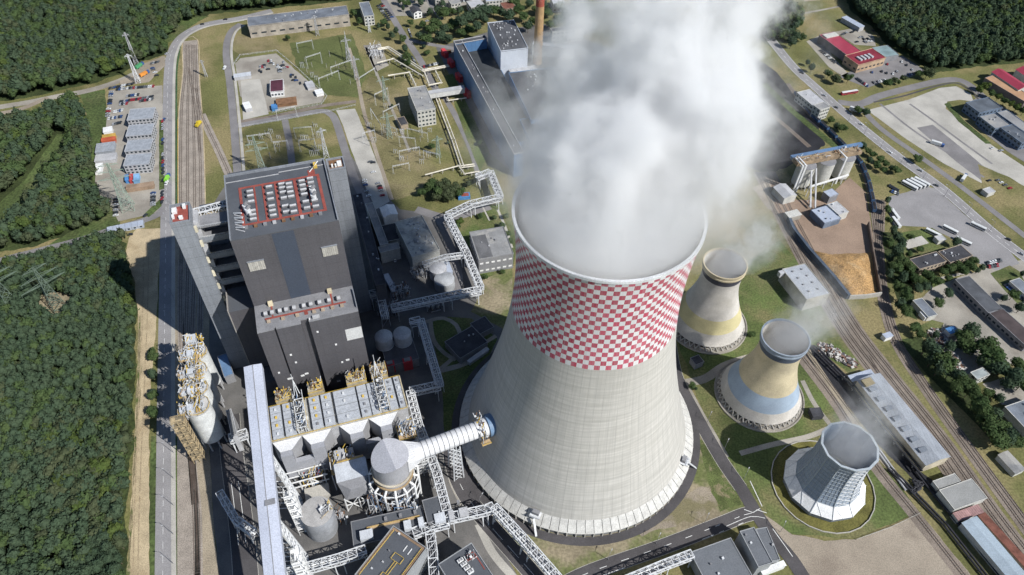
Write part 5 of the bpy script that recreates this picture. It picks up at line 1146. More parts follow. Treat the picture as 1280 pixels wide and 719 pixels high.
def wall_run(label, pts, h, th, m, name='retaining_wall', cat='wall'):
    P = [G2(*p) for p in pts]; mb = MB()
    for a, b in zip(P, P[1:]):
        F = Fr(a, math.degrees(math.atan2((b - a).y, (b - a).x))); mb.box(F, 0, (b - a).length, -th / 2, th / 2, 0, h, m)
    return tag(mb.build(name, origin=(*P[0], 0)), label, cat)
wall_run('dark blue boarded wall along the left edge of the wood-chip yard', [(982, 270), (990, 290), (1010, 316), (1040, 350), (1059, 374)], 5, 2.4, mat('wall_navy', (.06, .08, .11), .7))
wall_run('dark wall along the right edge of the wood-chip yard', [(1084, 282), (1090, 320), (1099, 368)], 4.5, 1, mat('wall_brown', (.14, .11, .09), .9))
wall_run('pale concrete wall closing the near end of the wood-chip yard', [(1060, 374), (1080, 373), (1100, 370)], 4, 1, CONC)
for i, (px, py, lb) in enumerate(((999, 231, 'pale concrete silo under a rusty gallery, left of three'), (1023, 226, 'pale concrete silo under a rusty gallery, middle of three'), (1047, 221, 'pale concrete silo under a rusty gallery, right of three'))):
    c_ = G2(px, py); e = empty('silo', (c_.x, c_.y, 0), lb, 'silo', 'concrete silos by the wood yard'); mb = MB(); mb.lathe(c_, [(7.6, 3), (7.6, 22)], mat('silo_concrete', (.46, .45, .41), .85, .1, .2), 32); mb.build('silo_wall', e, smooth=True)
    mb = MB(); mb.lathe(c_, [(7.6, 22), (7.8, 22.2), (.1, 23)], MIDGREY, 32); mb.build('silo_roof', e)
    mb = MB()
    for k in range(8): t = k * math.pi / 4; mb.bar((c_.x + 7 * math.cos(t), c_.y + 7 * math.sin(t), 0), (c_.x + 7 * math.cos(t), c_.y + 7 * math.sin(t), 3.2), 1, CONC_D)
    mb.build('support_frame', e)
a, b = G2(996, 230), G2(1052, 219); d_ = b - a; F_ = Fr(a, math.degrees(math.atan2(d_.y, d_.x))); e = empty('silo_gallery', F_.w(d_.length / 2, 0, 23), 'rusty gallery with a blue edge running over the three concrete silos', 'gallery')
mb = MB(); mb.box(F_, -10, d_.length + 8, -3, 5, 23.05, 26, mat('gallery_rust', (.27, .2, .13), .9, .3, .3)); mb.build('housing', e); mb = MB(); mb.box(F_, -10, d_.length + 14, 5, 8.5, 24, 26.5, BLUEWALL); clutter(mb, F_, -10, d_.length + 8, -3, 4, 26, 28, 60, [RUST, SAND, STEEL, MIDGREY]); mb.build('conveyor_cover', e)
mb = MB()
for u in (-9, -6, d_.length - 12): mb.bar(F_.w(u, -8.5, 0), F_.w(u, -8.5, 28), 1.3, WHITE); mb.bar(F_.w(u, -8.5, 27.5), F_.w(u, 3, 27.5), .9, WHITE)
mb.build('white_posts', e)
house('silo_workshop', 'small workshop with a light grey roof below the concrete silos', 'workshop', (1014, 263), (1034, 257), (1026, 281), 6, mat('shed_navy', (.14, .17, .22)), BLUEGREY, par=.2, vents=5)
house('silo_workshop', 'white roofed extension on the right of the silo workshop', 'workshop', (1034, 256), (1046, 252), (1046, 270), 7, PLASTER, LTGREY, par=.2, vents=2)
house('feed_hut', 'small grey hut directly in front of the three concrete silos', 'hut', (1029, 240), (1040, 236), (1034, 248), 7, MIDGREY, BLUEGREY, par=.2)
house('tipping_shed', 'arched white roofed tipping shed left of the three concrete silos', 'shed', (967, 234), (982, 230), (985, 247), 7, PLASTER, LTGREY, gable=2)
house('screen_house', 'low white screening hut at the top left of the wood-chip yard', 'hut', (981, 266), (996, 262), (985, 273), 5, CONC_D, PLASTER, par=0)
for (px, py, qx, qy, z0, z1, lb) in ((1011, 240, 1056, 229, 6, 9, 'pale inclined belt conveyor in front of the three silos'), (1004, 236, 1012, 262, 22, 2, 'pair of steep white chutes running down left of the silos')):
    p, q = G(px, py, 0), G(qx, qy, 0); p.z = z0; q.z = z1; mb = MB(); mb.bar(p, q, 1.3, LTGREY if z0 > 10 else WHITE, 1.2); n = 4
    for i in range(n): r_ = p.lerp(q, (i + .5) / n); mb.bar(r_, (r_.x, r_.y, 0), .5, STEEL)
    if z0 > 10: mb.bar(p + Vector((4, 0, 0)), q + Vector((4, 0, 0)), 1.1, LTGREY)
    tag(mb.build('belt_conveyor', origin=(p.x, p.y, 0)), lb, 'conveyor')
# train of blue coal wagons round the yard
WB = mat('wagon_blue', (.05, .10, .19), .6, .2, .3)
def wagon_mesh():
    mb = MB(); mb.box(WF, -5.5, 5.5, -1.4, 1.4, 1.2, 3.6, WB); mb.box(WF, -5.2, 5.2, -1.15, 1.15, 3.61, 3.7, COALM); mb.box(WF, -6, 6, -.9, .9, .8, 1.2, FELT)
    for u in (-4.4, -2.6, 2.6, 4.4): mb.box(WF, u - .45, u + .45, -.85, .85, .2, 1.0, TYRE)
    for k in range(6): mb.box(WF, -5 + 2 * k - .1, -5 + 2 * k + .1, -1.5, 1.5, 1.25, 3.55, WB)
    return mb
def along(pts, spacing):
    P = path_px(pts); out = []; acc = 0
    for a, b in zip(P, P[1:]):
        L = (b - a).length
        while acc < L: out.append((a.lerp(b, acc / L), math.atan2((b - a).y, (b - a).x))); acc += spacing
        acc -= L
    return out
wg = None
for p, ang in along([(996, 122), (1014, 146), (1036, 166), (1056, 186), (1072, 202), (1083, 225), (1090, 255), (1092, 272)], 13.0):
    if wg is None: wg = wagon_mesh().build('coal_wagon'); o = wg
    else: o = wg.copy(); COL.objects.link(o)
    o.location = (p.x, p.y, .3); o.rotation_euler = (0, 0, ang); tag(o, 'dark blue coal wagon in the curved train between the coal yard and the silos', 'wagon', 'train of coal wagons')
track([(985, 105), (1014, 146), (1036, 166), (1056, 186), (1072, 202), (1083, 225), (1090, 255), (1094, 285), (1098, 320)], .24, 4.5, RUSTBED)
house('coal_office', 'long light roofed office beside the highway above the coal wagons', 'office building', (996, 116), (1012, 112), (1020, 136), 9, PLASTER, LTGREY, par=.3, win=(2, 4), vents=3)
house('transfer_house', 'small square tower block at the end of the long light roofed office', 'office building', (1017, 132), (1029, 128), (1023, 139), 12, PLASTER, GREYROOF, par=.3, win=(3, 3))
house('coal_shed', 'grey sheet shed on a slope at the far side of the coal yard', 'shed', (868, 48), (876, 46), (872, 60), 10, SILVER, SILVER, par=0)
house('coal_shed', 'low inclined sheet shed running down into the coal yard', 'shed', (867, 58), (872, 55), (880, 68), 7, SILVER, SILVER, par=0)
# market hall with red roofs
e, F_, L_, D_ = house('market_hall', 'large hall with a red sheet roof beside the car park, upper right', 'hall', (1024, 44), (1042, 40), (1053, 73), 8, mat('hall_wall', (.2, .17, .17), .8), REDROOF, par=.3)
mb = MB(); mb.box(F_, 2, L_ - 1, D_ * .05, D_ * .2, 8.3, 9.5, PLASTER); mb.build('rooftop_unit', e)
e, F_, L_, D_ = house('market_hall', 'darker red roofed front wing of the market hall with roof ducts', 'hall', (1056, 70), (1090, 61), (1065, 84), 9, mat('shopfront', (.42, .3, .2), .8), mat('red_roof_dark', (.22, .03, .045), .6, stripe=(1.6, 20, .12)), par=.4, win=(1, 5))
for k in range(4): mb = MB(); mb.box(F_, L_ * .2 + k * 5, L_ * .2 + k * 5 + 2.6, D_ * .4, D_ * .75, 9.3, 10.8, LTGREY); mb.build('roof_unit', e)
house('market_annex', 'teal grey flat roofed annex at the right end of the market hall', 'hall', (1090, 60), (1109, 57), (1098, 73), 6, MIDGREY, mat('teal_roof', (.2, .27, .28), .8), par=.3)
house('market_canopy', 'pale long canopy behind the market hall by the wood', 'canopy', (1052, 22), (1058, 20), (1077, 34), 5, LTGREY, BLUEGREY, par=0)
house('red_roof_hall', 'barrel roofed hall with a bright red roof at the right edge', 'hall', (1240, 90), (1253, 87), (1275, 112), 9, PLASTER, REDROOF, gable=2.5)
house('red_roof_hall', 'second red barrel roofed hall, cut by the right edge', 'hall', (1270, 87), (1285, 84), (1300, 104), 9, PLASTER, REDROOF, gable=2.5)
house('orange_roof_hall', 'flat orange roofed hall in front of the red barrel roofs', 'hall', (1231, 98), (1243, 94), (1280, 128), 7, mat('hall_wall'), mat('orange_roof', (.40, .24, .14), .85, .1), par=.4)
house('forest_house', 'red roofed house hidden among the trees at the top right', 'house', (1228, 0), (1240, 4), (1233, 8), 7, PLASTER, mat('brown_red_roof', (.2, .08, .08), .8), gable=2)
PAVW = mat('office_wall_blue', (.13, .17, .23), .6)
house('lorry_depot', 'dark roofed depot with white parapets at the end of the lorry yard', 'depot', (1207, 129), (1235, 122.5), (1223, 142), 9, PAVW, mat('depot_roof', (.1, .115, .135), .85), par=.6, win=(2, 4))
house('lorry_depot', 'middle depot wing with a grey roof below the white parapet', 'depot', (1224, 146), (1243, 142), (1250, 160), 8, PAVW, GREYROOF, par=.4, win=(2, 4), vents=4)
house('lorry_depot', 'lower depot wing with a dark roof at the right edge', 'depot', (1250, 160), (1265, 156), (1275, 180), 8, PAVW, mat('depot_roof'), par=.4, win=(2, 4), vents=3)
house('depot_annex', 'long flat grey depot annex behind the main wings', 'depot', (1246, 141), (1258, 138), (1300, 168), 5, PAVW, GREYROOF, par=.3)
# houses and sheds on the right
house('brick_house', 'two storey pale brick house with a dark roof, left half of the pair', 'house', (1137, 324.5), (1170, 315), (1151, 336.4), 8, BRICK, FELT, par=.2, win=(2, 3.2), vents=4)
house('brick_house', 'two storey pale brick house with a dark roof, right half of the pair', 'house', (1173, 315), (1200.5, 306.5), (1190, 328), 8, BRICK, FELT, par=.2, win=(2, 3.2), vents=6)
house('long_shed', 'long dark grey flat roofed shed, upper half of the row by the old yard', 'shed', (1194, 350), (1211, 345.5), (1236, 391), 6, MIDGREY, mat('slate_dark', (.085, .09, .1), .9), par=.2, win=(1, 4))
house('long_shed', 'long dark brown roofed shed in the row to the right edge', 'shed', (1237, 392), (1253, 386), (1280, 434), 6, MIDGREY, mat('brown_felt', (.07, .055, .055), .95), par=.2, win=(1, 4))
house('yard_shed', 'narrow blue grey roofed shed left of the old concrete yard', 'shed', (1141, 376), (1152, 373), (1156, 398), 4.5, PLASTER, mat('slate_blue', (.17, .19, .22), .8), par=.2)
house('yard_hut', 'small white roofed lean-to on the blue grey shed', 'hut', (1150, 390), (1158, 388), (1155, 398), 3.5, WHITE, WHITE, par=0)
house('yard_hut', 'small hut with a bright blue roof among the trees', 'hut', (1182, 411), (1192, 408), (1187, 418), 4, WHITE, mat('bright_blue', (.07, .2, .42), .6), par=0)
house('grey_house', 'lone house with a pale grey flat roof and white walls between the trees', 'house', (1213, 466), (1228, 460), (1221, 475), 6.5, PLASTER, mat('pale_roof', (.3, .33, .33), .85), par=.2, win=(2, 3.5))
house('corner_shed', 'large flat grey roofed shed cut by the right edge', 'shed', (1256, 509), (1290, 497), (1285, 545), 6, PLASTER, mat('slate_blue'), par=.3, vents=5)
house('garage_row', 'grey roofed garage by the parked cars at the right edge', 'garage', (1262, 352), (1274, 348), (1290, 378), 4, PLASTER, mat('slate_blue'), par=.2)
house('bus_shelter_block', 'low pale building at the coach yard corner', 'hut', (1168, 296), (1177, 294), (1181, 300), 4, PLASTER, LTGREY, par=.2)
house('gatehouse', 'small pale gatehouse with yellow beams at the lorry yard exit', 'hut', (1228, 237), (1237, 234), (1234, 243), 4, PLASTER, LTGREY, par=.2)
# scrap heaps (loose pieces that nobody could count)
SCR = [mat('scrap_grey', (.35, .33, .31), .8), mat('scrap_pale', (.5, .48, .45), .8), mat('scrap_rust', (.17, .1, .075), .9), mat('scrap_dark', (.08, .075, .08), .8)]
for (pts, n, lb) in ((((1158, 412), (1172, 410), (1192, 440), (1208, 462), (1196, 462), (1176, 440)), 420, 0), (((1022, 428), (1040, 432), (1074, 455), (1068, 462), (1040, 448), (1024, 440)), 160, 0)):
    P = [G2(*p) for p in pts]; c_ = sum(P, Vector((0, 0))) / len(P); mb = MB()
    for i in range(n):
        k = rr.randrange(len(P)); a, b = P[k], P[(k + 1) % len(P)]; u, v = rr.random(), rr.random()
        if u + v > 1: u, v = 1 - u, 1 - v
        p = c_ + (a - c_) * u + (b - c_) * v; h = max(0, 2.5 * (1 - (u + v)))
        s_ = rr.uniform(.4, 1.5); mb.box(Fr(p, rr.uniform(0, 180)), -s_, s_, -s_ * .5, s_ * .5, 0, .3 + h + rr.uniform(0, .8), rr.choice(SCR))
    tag(mb.build('scrap_heap', origin=(c_.x, c_.y, 0)), kind='stuff')
# black heating pipelines beside the dirt lot
def pipeline(label, pts, z=1.4, r=.7, n=2, gap=2.0, m=BLACKPIPE, group='black heating pipelines'):
    P = [G2(*p) for p in pts]; mb = MB(); lg = MB(); e = empty('pipeline', (*P[0], 0), label, 'pipeline', group)
    for a, b in zip(P, P[1:]):
        d = (b - a).normalized(); q = Vector((-d.y, d.x))
        for k in range(n): o_ = q * ((k - (n - 1) / 2) * gap); mb.tube((*(a + o_ - d * gap * .4), z), (*(b + o_ + d * gap * .4), z), r, m, 10)
        k = max(1, int((b - a).length / 8))
        for i in range(k): c_ = a.lerp(b, (i + .5) / k); lg.bar((*(c_ - q * gap * .8), z - r), (*(c_ + q * gap * .8), z - r), .4, CONC); lg.bar((*c_, 0), (*c_, z - r), .5, CONC)
    mb.build('pipes', e); lg.build('pipe_supports', e)
pipeline('black twin heating pipe with a square expansion bend, along the dirt lot', [(1112, 588), (1140, 615), (1147, 611), (1142, 603), (1150, 606), (1140, 616), (1180, 657), (1245, 740)])
pipeline('black twin heating pipe nearer the sheds, running to the bottom edge', [(1146, 592), (1162, 612), (1200, 658), (1270, 745)])
pipeline('black pipe run on posts beside the long rail shed', [(1018, 440), (1060, 482), (1100, 535), (1146, 592)], 4, .6, 2, 2.4)
pipeline('low pale pipe pair between the clad tower and the coal strip', [(1098, 565), (1116, 590), (1132, 612)], 1, .6, 2, 1.8, LTGREY)
# ------------------------------------------------------------------ upper left and top
house('container_office', 'long dark roofed warehouse with pale walls at the top edge', 'warehouse', (309, 22), (433, 7.5), (315, 33), 13, mat('warehouse_tan', (.36, .32, .27), .85), mat('warehouse_slate', (.15, .165, .19), .8), par=.4, win=(1, 9), vents=14)
house('town_block', 'square three storey house with a grey roof right of the long warehouse', 'house', (449, 4), (461, 2.5), (455, 21), 11, PLASTER, mat('slate_blue'), par=.3, win=(3, 3.5))
house('switchgear_house', 'four storey pale building with a flat grey roof above the gardens', 'office building', (509.5, 111), (531.5, 107.5), (521, 140), 17, PLASTER, GREYROOF, par=.5, win=(4, 3.2), vents=6)
house('relay_hut', 'small dark roofed hut at the foot of the four storey building', 'hut', (496, 148), (505, 146), (502, 157), 5, BRICK, FELT, par=.2)
house('site_house', 'small house with a maroon roof in the storage yard', 'house', (338, 101), (354, 99.5), (341, 115), 6, WHITE, mat('maroon_roof', (.09, .03, .045), .7), par=.2, win=(1, 3))
house('site_cabin', 'pale roofed site cabin near the road by the storage yard', 'cabin', (292, 93), (313, 90), (295, 97), 3.5, LTGREY, SILVER, par=0)
house('site_cabin', 'white cabin by the concrete pad of the storage yard', 'cabin', (303, 129), (311, 127), (305, 137), 4, LTGREY, WHITE, par=0)
for i, (a, b, c_, lb) in enumerate((((381, 103), (390, 101), (386, 110), 'pale grey store container at the right of the storage yard'), ((393, 113), (402, 111), (396, 118), 'white store container at the yard corner by the fence'), ((345, 124), (370, 121), (347, 131), 'brown stacked steel bundles at the bottom of the storage yard'), ((339, 131), (346, 130), (341, 136), 'bright blue container at the storage yard corner'))):
    house('store_container', lb, 'container', a, b, c_, 3, (LTGREY, WHITE, RUST, mat('bright_blue'))[i], (LTGREY, WHITE, RUST, mat('bright_blue'))[i], par=0)
# stacked cabin offices in the left yard
for i, (y0, lb) in enumerate(((137, 'stacked grey cabin offices, farthest block of four'), (157, 'stacked grey cabin offices, second block from the far end'), (176, 'stacked grey cabin offices, third block from the far end'), (194, 'stacked grey cabin offices, nearest block of four with white window fronts'))):
    x0 = 163 - i * 1.5; e, F_, L_, D_ = house('cabin_block', lb, 'cabin block', (x0, y0), (x0 + 31.5, y0 - 2.5), (x0 + .5, y0 + 13.5), 9, LTGREY, mat('cabin_roof', (.30, .32, .35), .6, .14, .3, stripe=(2.5, 0, .1)), par=.2, win=(3, 3.0), group='stacked cabin offices')
for (a, b, c_, m, lb) in (((121, 180), (144, 177), (121.5, 191), mat('cabin_roof'), 'grey roofed cabin block at the left edge of the yard'), ((120, 194), (146, 191), (120.5, 202), LTGREY, 'pale roofed cabin block behind the leaning pylon'), ((127, 173), (144, 170.5), (127, 177), mat('orange_red', (.45, .1, .05), .7), 'red cabin at the left of the yard'), ((128, 169), (144, 166.5), (128, 172.5), mat('cabin_yellow', (.5, .32, .08), .7), 'yellow cabin between the red one and the white one'), ((129, 160), (140, 158), (129, 166), WHITE, 'white cabin above the yellow cabin'), ((156, 219), (161, 218), (156, 226), mat('bright_blue'), 'small dark blue container in the yard'), ((161, 218.5), (166, 217.5), (161, 226), mat('container_red', (.4, .06, .06), .7), 'small red container between two blue ones'), ((167, 218), (174, 217), (167, 226), mat('container_sky', (.2, .36, .55), .7), 'small light blue container in the yard'), ((158, 232), (192, 227), (158, 237), mat('steel_stack', (.28, .2, .14), .9), 'long brown stack of steel and timber in the yard'), ((120, 205), (128, 204), (120, 215), WHITE, 'white cabin at the wood edge')):
    house('site_cabin', lb, 'cabin', a, b, c_, 3.4, m, m, par=0)
for i in range(6):
    x0 = 133.5 + i * 7.6; y0 = 284 - i * 1.55; F_, L_, D_ = rect_frame((x0, y0), (x0 + 7.2, y0 - 1.5), (x0 + .8, y0 + 6), 3); mb = MB(); mb.box(F_, 0, L_, min(0, D_), max(0, D_), 0, 3, BLUEGREY); mb.box(F_, L_ * .3, L_ * .7, min(0, D_) - .05, min(0, D_), .8, 2.2, GLASS)
    tag(mb.build('gate_cabin', origin=F_.w(L_ / 2, D_ / 2)), 'blue grey gate cabin in the row along the road to the wood', 'cabin', 'gate cabins')
# old turbine hall: blue clad blocks
HALLB = mat('hall_blue', (.09, .185, .34), .55, .1, .06, stripe=(4, 0, .12)); HALLR = mat('hall_roof', (.08, .082, .09), .9, .2, .06)
house('old_turbine_hall', 'tall block with a cluttered dark roof and a blank white front beside the chimney', 'power station building', (609.5, 29.5), (642, 26), (633, 64), 34, mat('hall_white', (.52, .55, .6), .6, .06), HALLR, par=.8, vents=40)
house('old_turbine_hall', 'long low blue hall with a dark roof running towards the cooling tower', 'power station building', (567, 53), (577, 51.5), (630, 196), 24, HALLB, HALLR, par=1.2, vents=12, parm=LTGREY)
house('old_turbine_hall', 'sunken dark roofed middle bay between the blue hall and the tall block', 'power station building', (578, 56), (606, 52), (640, 180), 14, HALLB, mat('hall_dark', (.05, .055, .06), .9), par=.4)
house('old_turbine_hall', 'blue clad far wing closing the top end of the turbine hall', 'power station building', (567, 52), (606, 45), (568, 56), 25, HALLB, HALLR, par=.6, parm=LTGREY)
house('old_boiler_row', 'row of old grey boiler buildings veiled by the steam', 'power station building', (636, 92), (700, 84), (670, 150), 22, HALLB, HALLR, par=.6, vents=30)
house('old_boiler_row', 'dark building behind the veil of steam, nearer the big tower', 'power station building', (650, 150), (720, 140), (668, 190), 18, HALLB, FELT, par=.6, vents=20)
house('duct_house', 'pale ribbed ducts building at the foot of the red banded chimney', 'power station building', (636, 88), (668, 82), (642, 100), 14, LTGREY, LTGREY, par=.3, vents=8)
house('hall_admin', 'three storey office slab with a dark roof behind the chimney', 'office building', (688, 36), (728, 31), (692, 40), 14, PLASTER, FELT, par=.3, win=(3, 4))
house('coal_bridge', 'pale enclosed belt bridge from the tall block to the steam veil', 'conveyor', (667, 52), (718, 58), (668, 56), 12, OFFWHITE, LTGREY, par=0)
mb = MB(); c_ = G2(671.5, 79); e = empty('chimney', (c_.x, c_.y, 0), 'slim brick red and ochre banded chimney rising out of the top edge', 'chimney')
CH1 = mat('chimney_red', (.30, .075, .05), .85, .12, .3); CH2 = mat('chimney_ochre', (.37, .24, .12), .9, .12, .2)
for z0, z1, m in ((0, 62, CH2), (62, 74, CH1), (74, 88, CH2), (88, 102, CH1), (102, 118, CH2), (118, 130, CH1)):
    mb = MB(); mb.lathe(c_, [(4.6 - z0 * .008, z0), (4.6 - z1 * .008, z1)], m, 28); mb.build('red_band' if m is CH1 else 'ochre_band', e, smooth=True)
for k, (px, py, lb) in enumerate(((556, 70, 'farthest'), (564, 82, 'second'), (574, 100, 'third'), (584, 120, 'nearest'))):
    c_ = G2(px, py); F_ = Fr(c_, 30); e = empty('hall_fan', (c_.x, c_.y, 0), 'red fan unit on the blue hall side, %s of four' % lb if k in (0, 3) else 'red fan unit on the blue hall side, %s from the far end' % lb, 'fan', 'red fan units'); mb = MB(); mb.box(F_, -2, 2, -5, 5, 0, 6, mat('red_paint')); mb.tube(F_.w(-3, 0, 3), F_.w(-2, 0, 3), 2.6, mat('red_paint'), 14); mb.build('housing', e); mb = MB(); mb.box(F_, 2, 7, -1.5, 1.5, 2, 5, RUST); mb.build('duct', e)
PW = mat('pipe_cream', (.58, .54, .45), .6)
def pipe_run(label, pts, z=6, r=.65, n=2): 
    pipeline(label, pts, z, r, n, 2.6, PW, 'cream overhead pipes')
pipe_run('cream overhead pipes from the small plant to the blue hall, far pair', [(474, 68), (486, 66), (530, 95), (560, 89)])
pipe_run('single cream overhead pipe branching to the far pipe pair', [(473, 84), (492, 79), (528, 100)], 5, .7, 1)
pipe_run('cream overhead pipe beside the four storey building', [(487, 100), (512, 96), (520, 112)], 5, .7, 1)
pipe_run('cream pipe loop over the garden by the blue hall', [(531, 96), (537, 112), (552, 109), (545, 95)], 5, .7, 1)
pipe_run('cream pipe loop on the lawn below the belt gallery', [(556, 118), (561, 129), (582, 126)], 3, .6, 1)
pipe_run('cream overhead pipe along the garden lane down to the pipe bridge', [(545, 122), (567, 180), (578, 213), (592, 211)], 4, .6, 2)
pipe_run('cream overhead pipe crossing the switchyard grass', [(533, 223), (573, 212), (581, 222), (598, 219)], 4, .6, 1)
house('belt_gallery', 'white enclosed gallery bridging from the four storey building to the blue hall', 'gallery', (535, 114), (579, 107), (536, 118), 11, OFFWHITE, LTGREY, par=0, base=6)
e = empty('small_plant', (*G2(468, 70), 0), 'cluster of pale vessels and frames at the head of the cream pipes', 'plant'); F_ = Fr(G2(462, 74), 15); mb = MB(); clutter(mb, F_, 0, 14, -4, 20, 0, 7, 70, [STEEL, LTGREY, MIDGREY, WHITE]); mb.build('frame', e); mb = MB()
for k in range(4): mb.tube(F_.w(3 + k * 3, 6, 0), F_.w(3 + k * 3, 6, 6), 1.3, LTGREY, 12)
mb.build('vessels', e)
# town along the top edge
for (a, b, c_, h, lb, wm, rm) in (((512, 10), (522, 8), (516, 17), 7, 'small town house with a white gable by the top edge road', WHITE, FELT), ((560, 0), (572, -2), (563, 6), 7, 'grey roofed town house at the top edge, between trees', PLASTER, GREYROOF), ((583, 2), (600, -1), (588, 10), 8, 'white roofed works shed at the top edge', PLASTER, LTGREY), ((605, -4), (625, -6), (608, 2), 8, 'blue roofed works hall at the top edge', PLASTER, BLUEGREY), ((541, -8), (551, -9), (546, 0), 8, 'dark roofed town house at the top edge', PLASTER, FELT), ((575, -14), (590, -16), (580, -8), 9, 'pale block just above the top edge', PLASTER, GREYROOF), ((625, 4), (640, 2), (630, 12), 8, 'brown roofed shed left of the tall block', BRICK, mat('rust_roof')), ((688, -3), (702, -4), (690, 5), 10, 'light grey hall behind the trees at the chimney', LTGREY, SILVER)):
    house('town_house', lb, 'house', a, b, c_, h, wm, rm, gable=2 if wm is WHITE else 0, par=.2, win=(2, 3.5))
# ------------------------------------------------------------------ trees
def leaf_mat(name, c1, c2):
    m = bpy.data.materials.new(name); m.use_nodes = True; nt = m.node_tree; nt.nodes.remove(nt.nodes['Principled BSDF']); out = nt.nodes['Material Output']
    g = nd(nt, 'ShaderNodeNewGeometry'); oi = nd(nt, 'ShaderNodeObjectInfo')
    f = ramp(nt, noise(nt, g.outputs['Position'], .11, 3, .6), .34, .66)
    f2 = ramp(nt, noise(nt, g.outputs['Position'], .9, 2, .6), .3, .7)
    f = mth(nt, 'MULTIPLY_ADD', oi.outputs['Random'], .35, mth(nt, 'MULTIPLY', f, .65))
    c_ = mixc(nt, f, c1, c2); c_ = mixc(nt, 1.0, c_, mixc(nt, f2, (.85, .85, .85), (1.15, 1.14, 1.1)), 'MULTIPLY')
    d = nd(nt, 'ShaderNodeBsdfDiffuse'); t = nd(nt, 'ShaderNodeBsdfTranslucent'); mx = nd(nt, 'ShaderNodeMixShader'); mx.inputs[0].default_value = .22
    lk(nt, c_, d.inputs[0]); lk(nt, c_, t.inputs[0]); lk(nt, d.outputs[0], mx.inputs[1]); lk(nt, t.outputs[0], mx.inputs[2]); lk(nt, mx.outputs[0], out.inputs[0]); return m
LEAVES = [leaf_mat('pine_needles', (.052, .084, .052), (.074, .105, .064)), leaf_mat('leaves_green', (.058, .096, .04), (.085, .12, .05)), leaf_mat('leaves_olive', (.066, .088, .046), (.088, .104, .058)), leaf_mat('leaves_light', (.065, .10, .03), (.095, .125, .04))]
def crown_arrays(seed, nleaf, shape, lobes, leaf):
    """verts, quads of one crown: height about 1 from z=0, radius about .3; a lumpy core with leaf clumps standing off it"""
    g = np.random.default_rng(seed); V = []; Q = []
    if shape == 'pine': L = [(0, 0, .62, .20, .36)] + [(g.uniform(-.09, .09), g.uniform(-.09, .09), g.uniform(.42, .72), g.uniform(.13, .2), g.uniform(.14, .24)) for _ in range(lobes - 1)]
    else: L = [(0, 0, .6, .26, .3)] + [(.17 * math.cos(a), .17 * math.sin(a), g.uniform(.45, .8), g.uniform(.13, .2), g.uniform(.13, .2)) for a in g.uniform(0, 6.3, lobes - 1)]
    for (x, y, z, r, h) in L:
        k0 = len(V); ns, nr = 7, 4
        for j in range(nr + 1):
            ph = math.pi * (j + .02) / (nr + .04)
            for i in range(ns): t = 2 * math.pi * i / ns; rr_ = .82 * g.uniform(.8, 1.12); V.append((x + r * rr_ * math.sin(ph) * math.cos(t), y + r * rr_ * math.sin(ph) * math.sin(t), z + h * rr_ * math.cos(ph)))
        for j in range(nr):
            for i in range(ns): Q.append((k0 + j * ns + i, k0 + (j + 1) * ns + i, k0 + (j + 1) * ns + (i + 1) % ns, k0 + j * ns + (i + 1) % ns))
    W = np.array([l[3] for l in L]); W = W / W.sum()
    for _ in range(nleaf):
        x, y, z, r, h = L[g.choice(len(L), p=W)]; d = g.normal(size=3); d /= np.linalg.norm(d)
        if d[2] < -.5: d[2] *= -1
        q = g.uniform(.8, 1.15); c_ = np.array([x + d[0] * r * q, y + d[1] * r * q, z + d[2] * h * q])
        a = g.normal(size=3); a -= d * a.dot(d) * g.uniform(.3, 1); a /= np.linalg.norm(a); b = np.cross(d + g.normal(size=3) * .5, a); b /= np.linalg.norm(b) + 1e-9
        s1, s2 = leaf * g.uniform(.6, 1.3), leaf * g.uniform(.5, 1.1); k0 = len(V)
        for u, v in ((-1, -.7), (.8, -1), (1, .8), (-.7, 1)): V.append(tuple(c_ + a * s1 * u + b * s2 * v))
        Q.append((k0, k0 + 1, k0 + 2, k0 + 3))
    return np.array(V, np.float32), np.array(Q, np.int32)
def np_mesh(name, V, Q, mi=None, mats=()):
    me = bpy.data.meshes.new(name); me.vertices.add(len(V)); me.vertices.foreach_set('co', V.astype(np.float32).ravel())
    me.loops.add(Q.size); me.loops.foreach_set('vertex_index', Q.astype(np.int32).ravel()); me.polygons.add(len(Q))
    me.polygons.foreach_set('loop_start', np.arange(0, Q.size, 4, dtype=np.int32)); me.polygons.foreach_set('loop_total', np.full(len(Q), 4, np.int32))
    for m in mats: me.materials.append(m)
    if mi is not None: me.polygons.foreach_set('material_index', mi.astype(np.int32))
    me.update(calc_edges=True); return me
def trunk_mesh():
    mb = MB(); mb.tube((0, 0, 0), (0, 0, .62), .022, BARK, 7, r2=.009, cap=False)
    for a in range(5): t = a * 1.26; mb.tube((0, 0, .3 + a * .05), (.13 * math.cos(t), .13 * math.sin(t), .46 + a * .05), .009, BARK, 5, r2=.003, cap=False)
    o = mb.build('trunk'); me = o.data; bpy.data.objects.remove(o); return me
TRUNK = trunk_mesh()
CROWNS = {}
for li, m in enumerate(LEAVES):
    for k in range(3):
        shape = 'pine' if li == 0 else 'broad'; V, Q = crown_arrays(10 * li + k, 620, shape, 6 if li else 5, .028); CROWNS[li, k] = np_mesh('crown', V, Q, None, [m])
NTREE = [0]
def tree(x, y, h, li, label, group, wide=1.0, name=None):
    e = empty(name or ('conifer_tree' if li == 0 else 'broadleaf_tree'), (x, y, 0), label, 'tree', group)
    s_ = (h * wide, h * wide, h); rz = rr.uniform(0, 6.28)
    for nm, me in (('trunk', TRUNK), ('crown', CROWNS[li, rr.randrange(3)])):
        o = bpy.data.objects.new(nm, me); COL.objects.link(o); o.parent = e; o.scale = s_ if nm == 'crown' else (h, h, h); o.rotation_euler = (0, 0, rz)
    NTREE[0] += 1
    return e
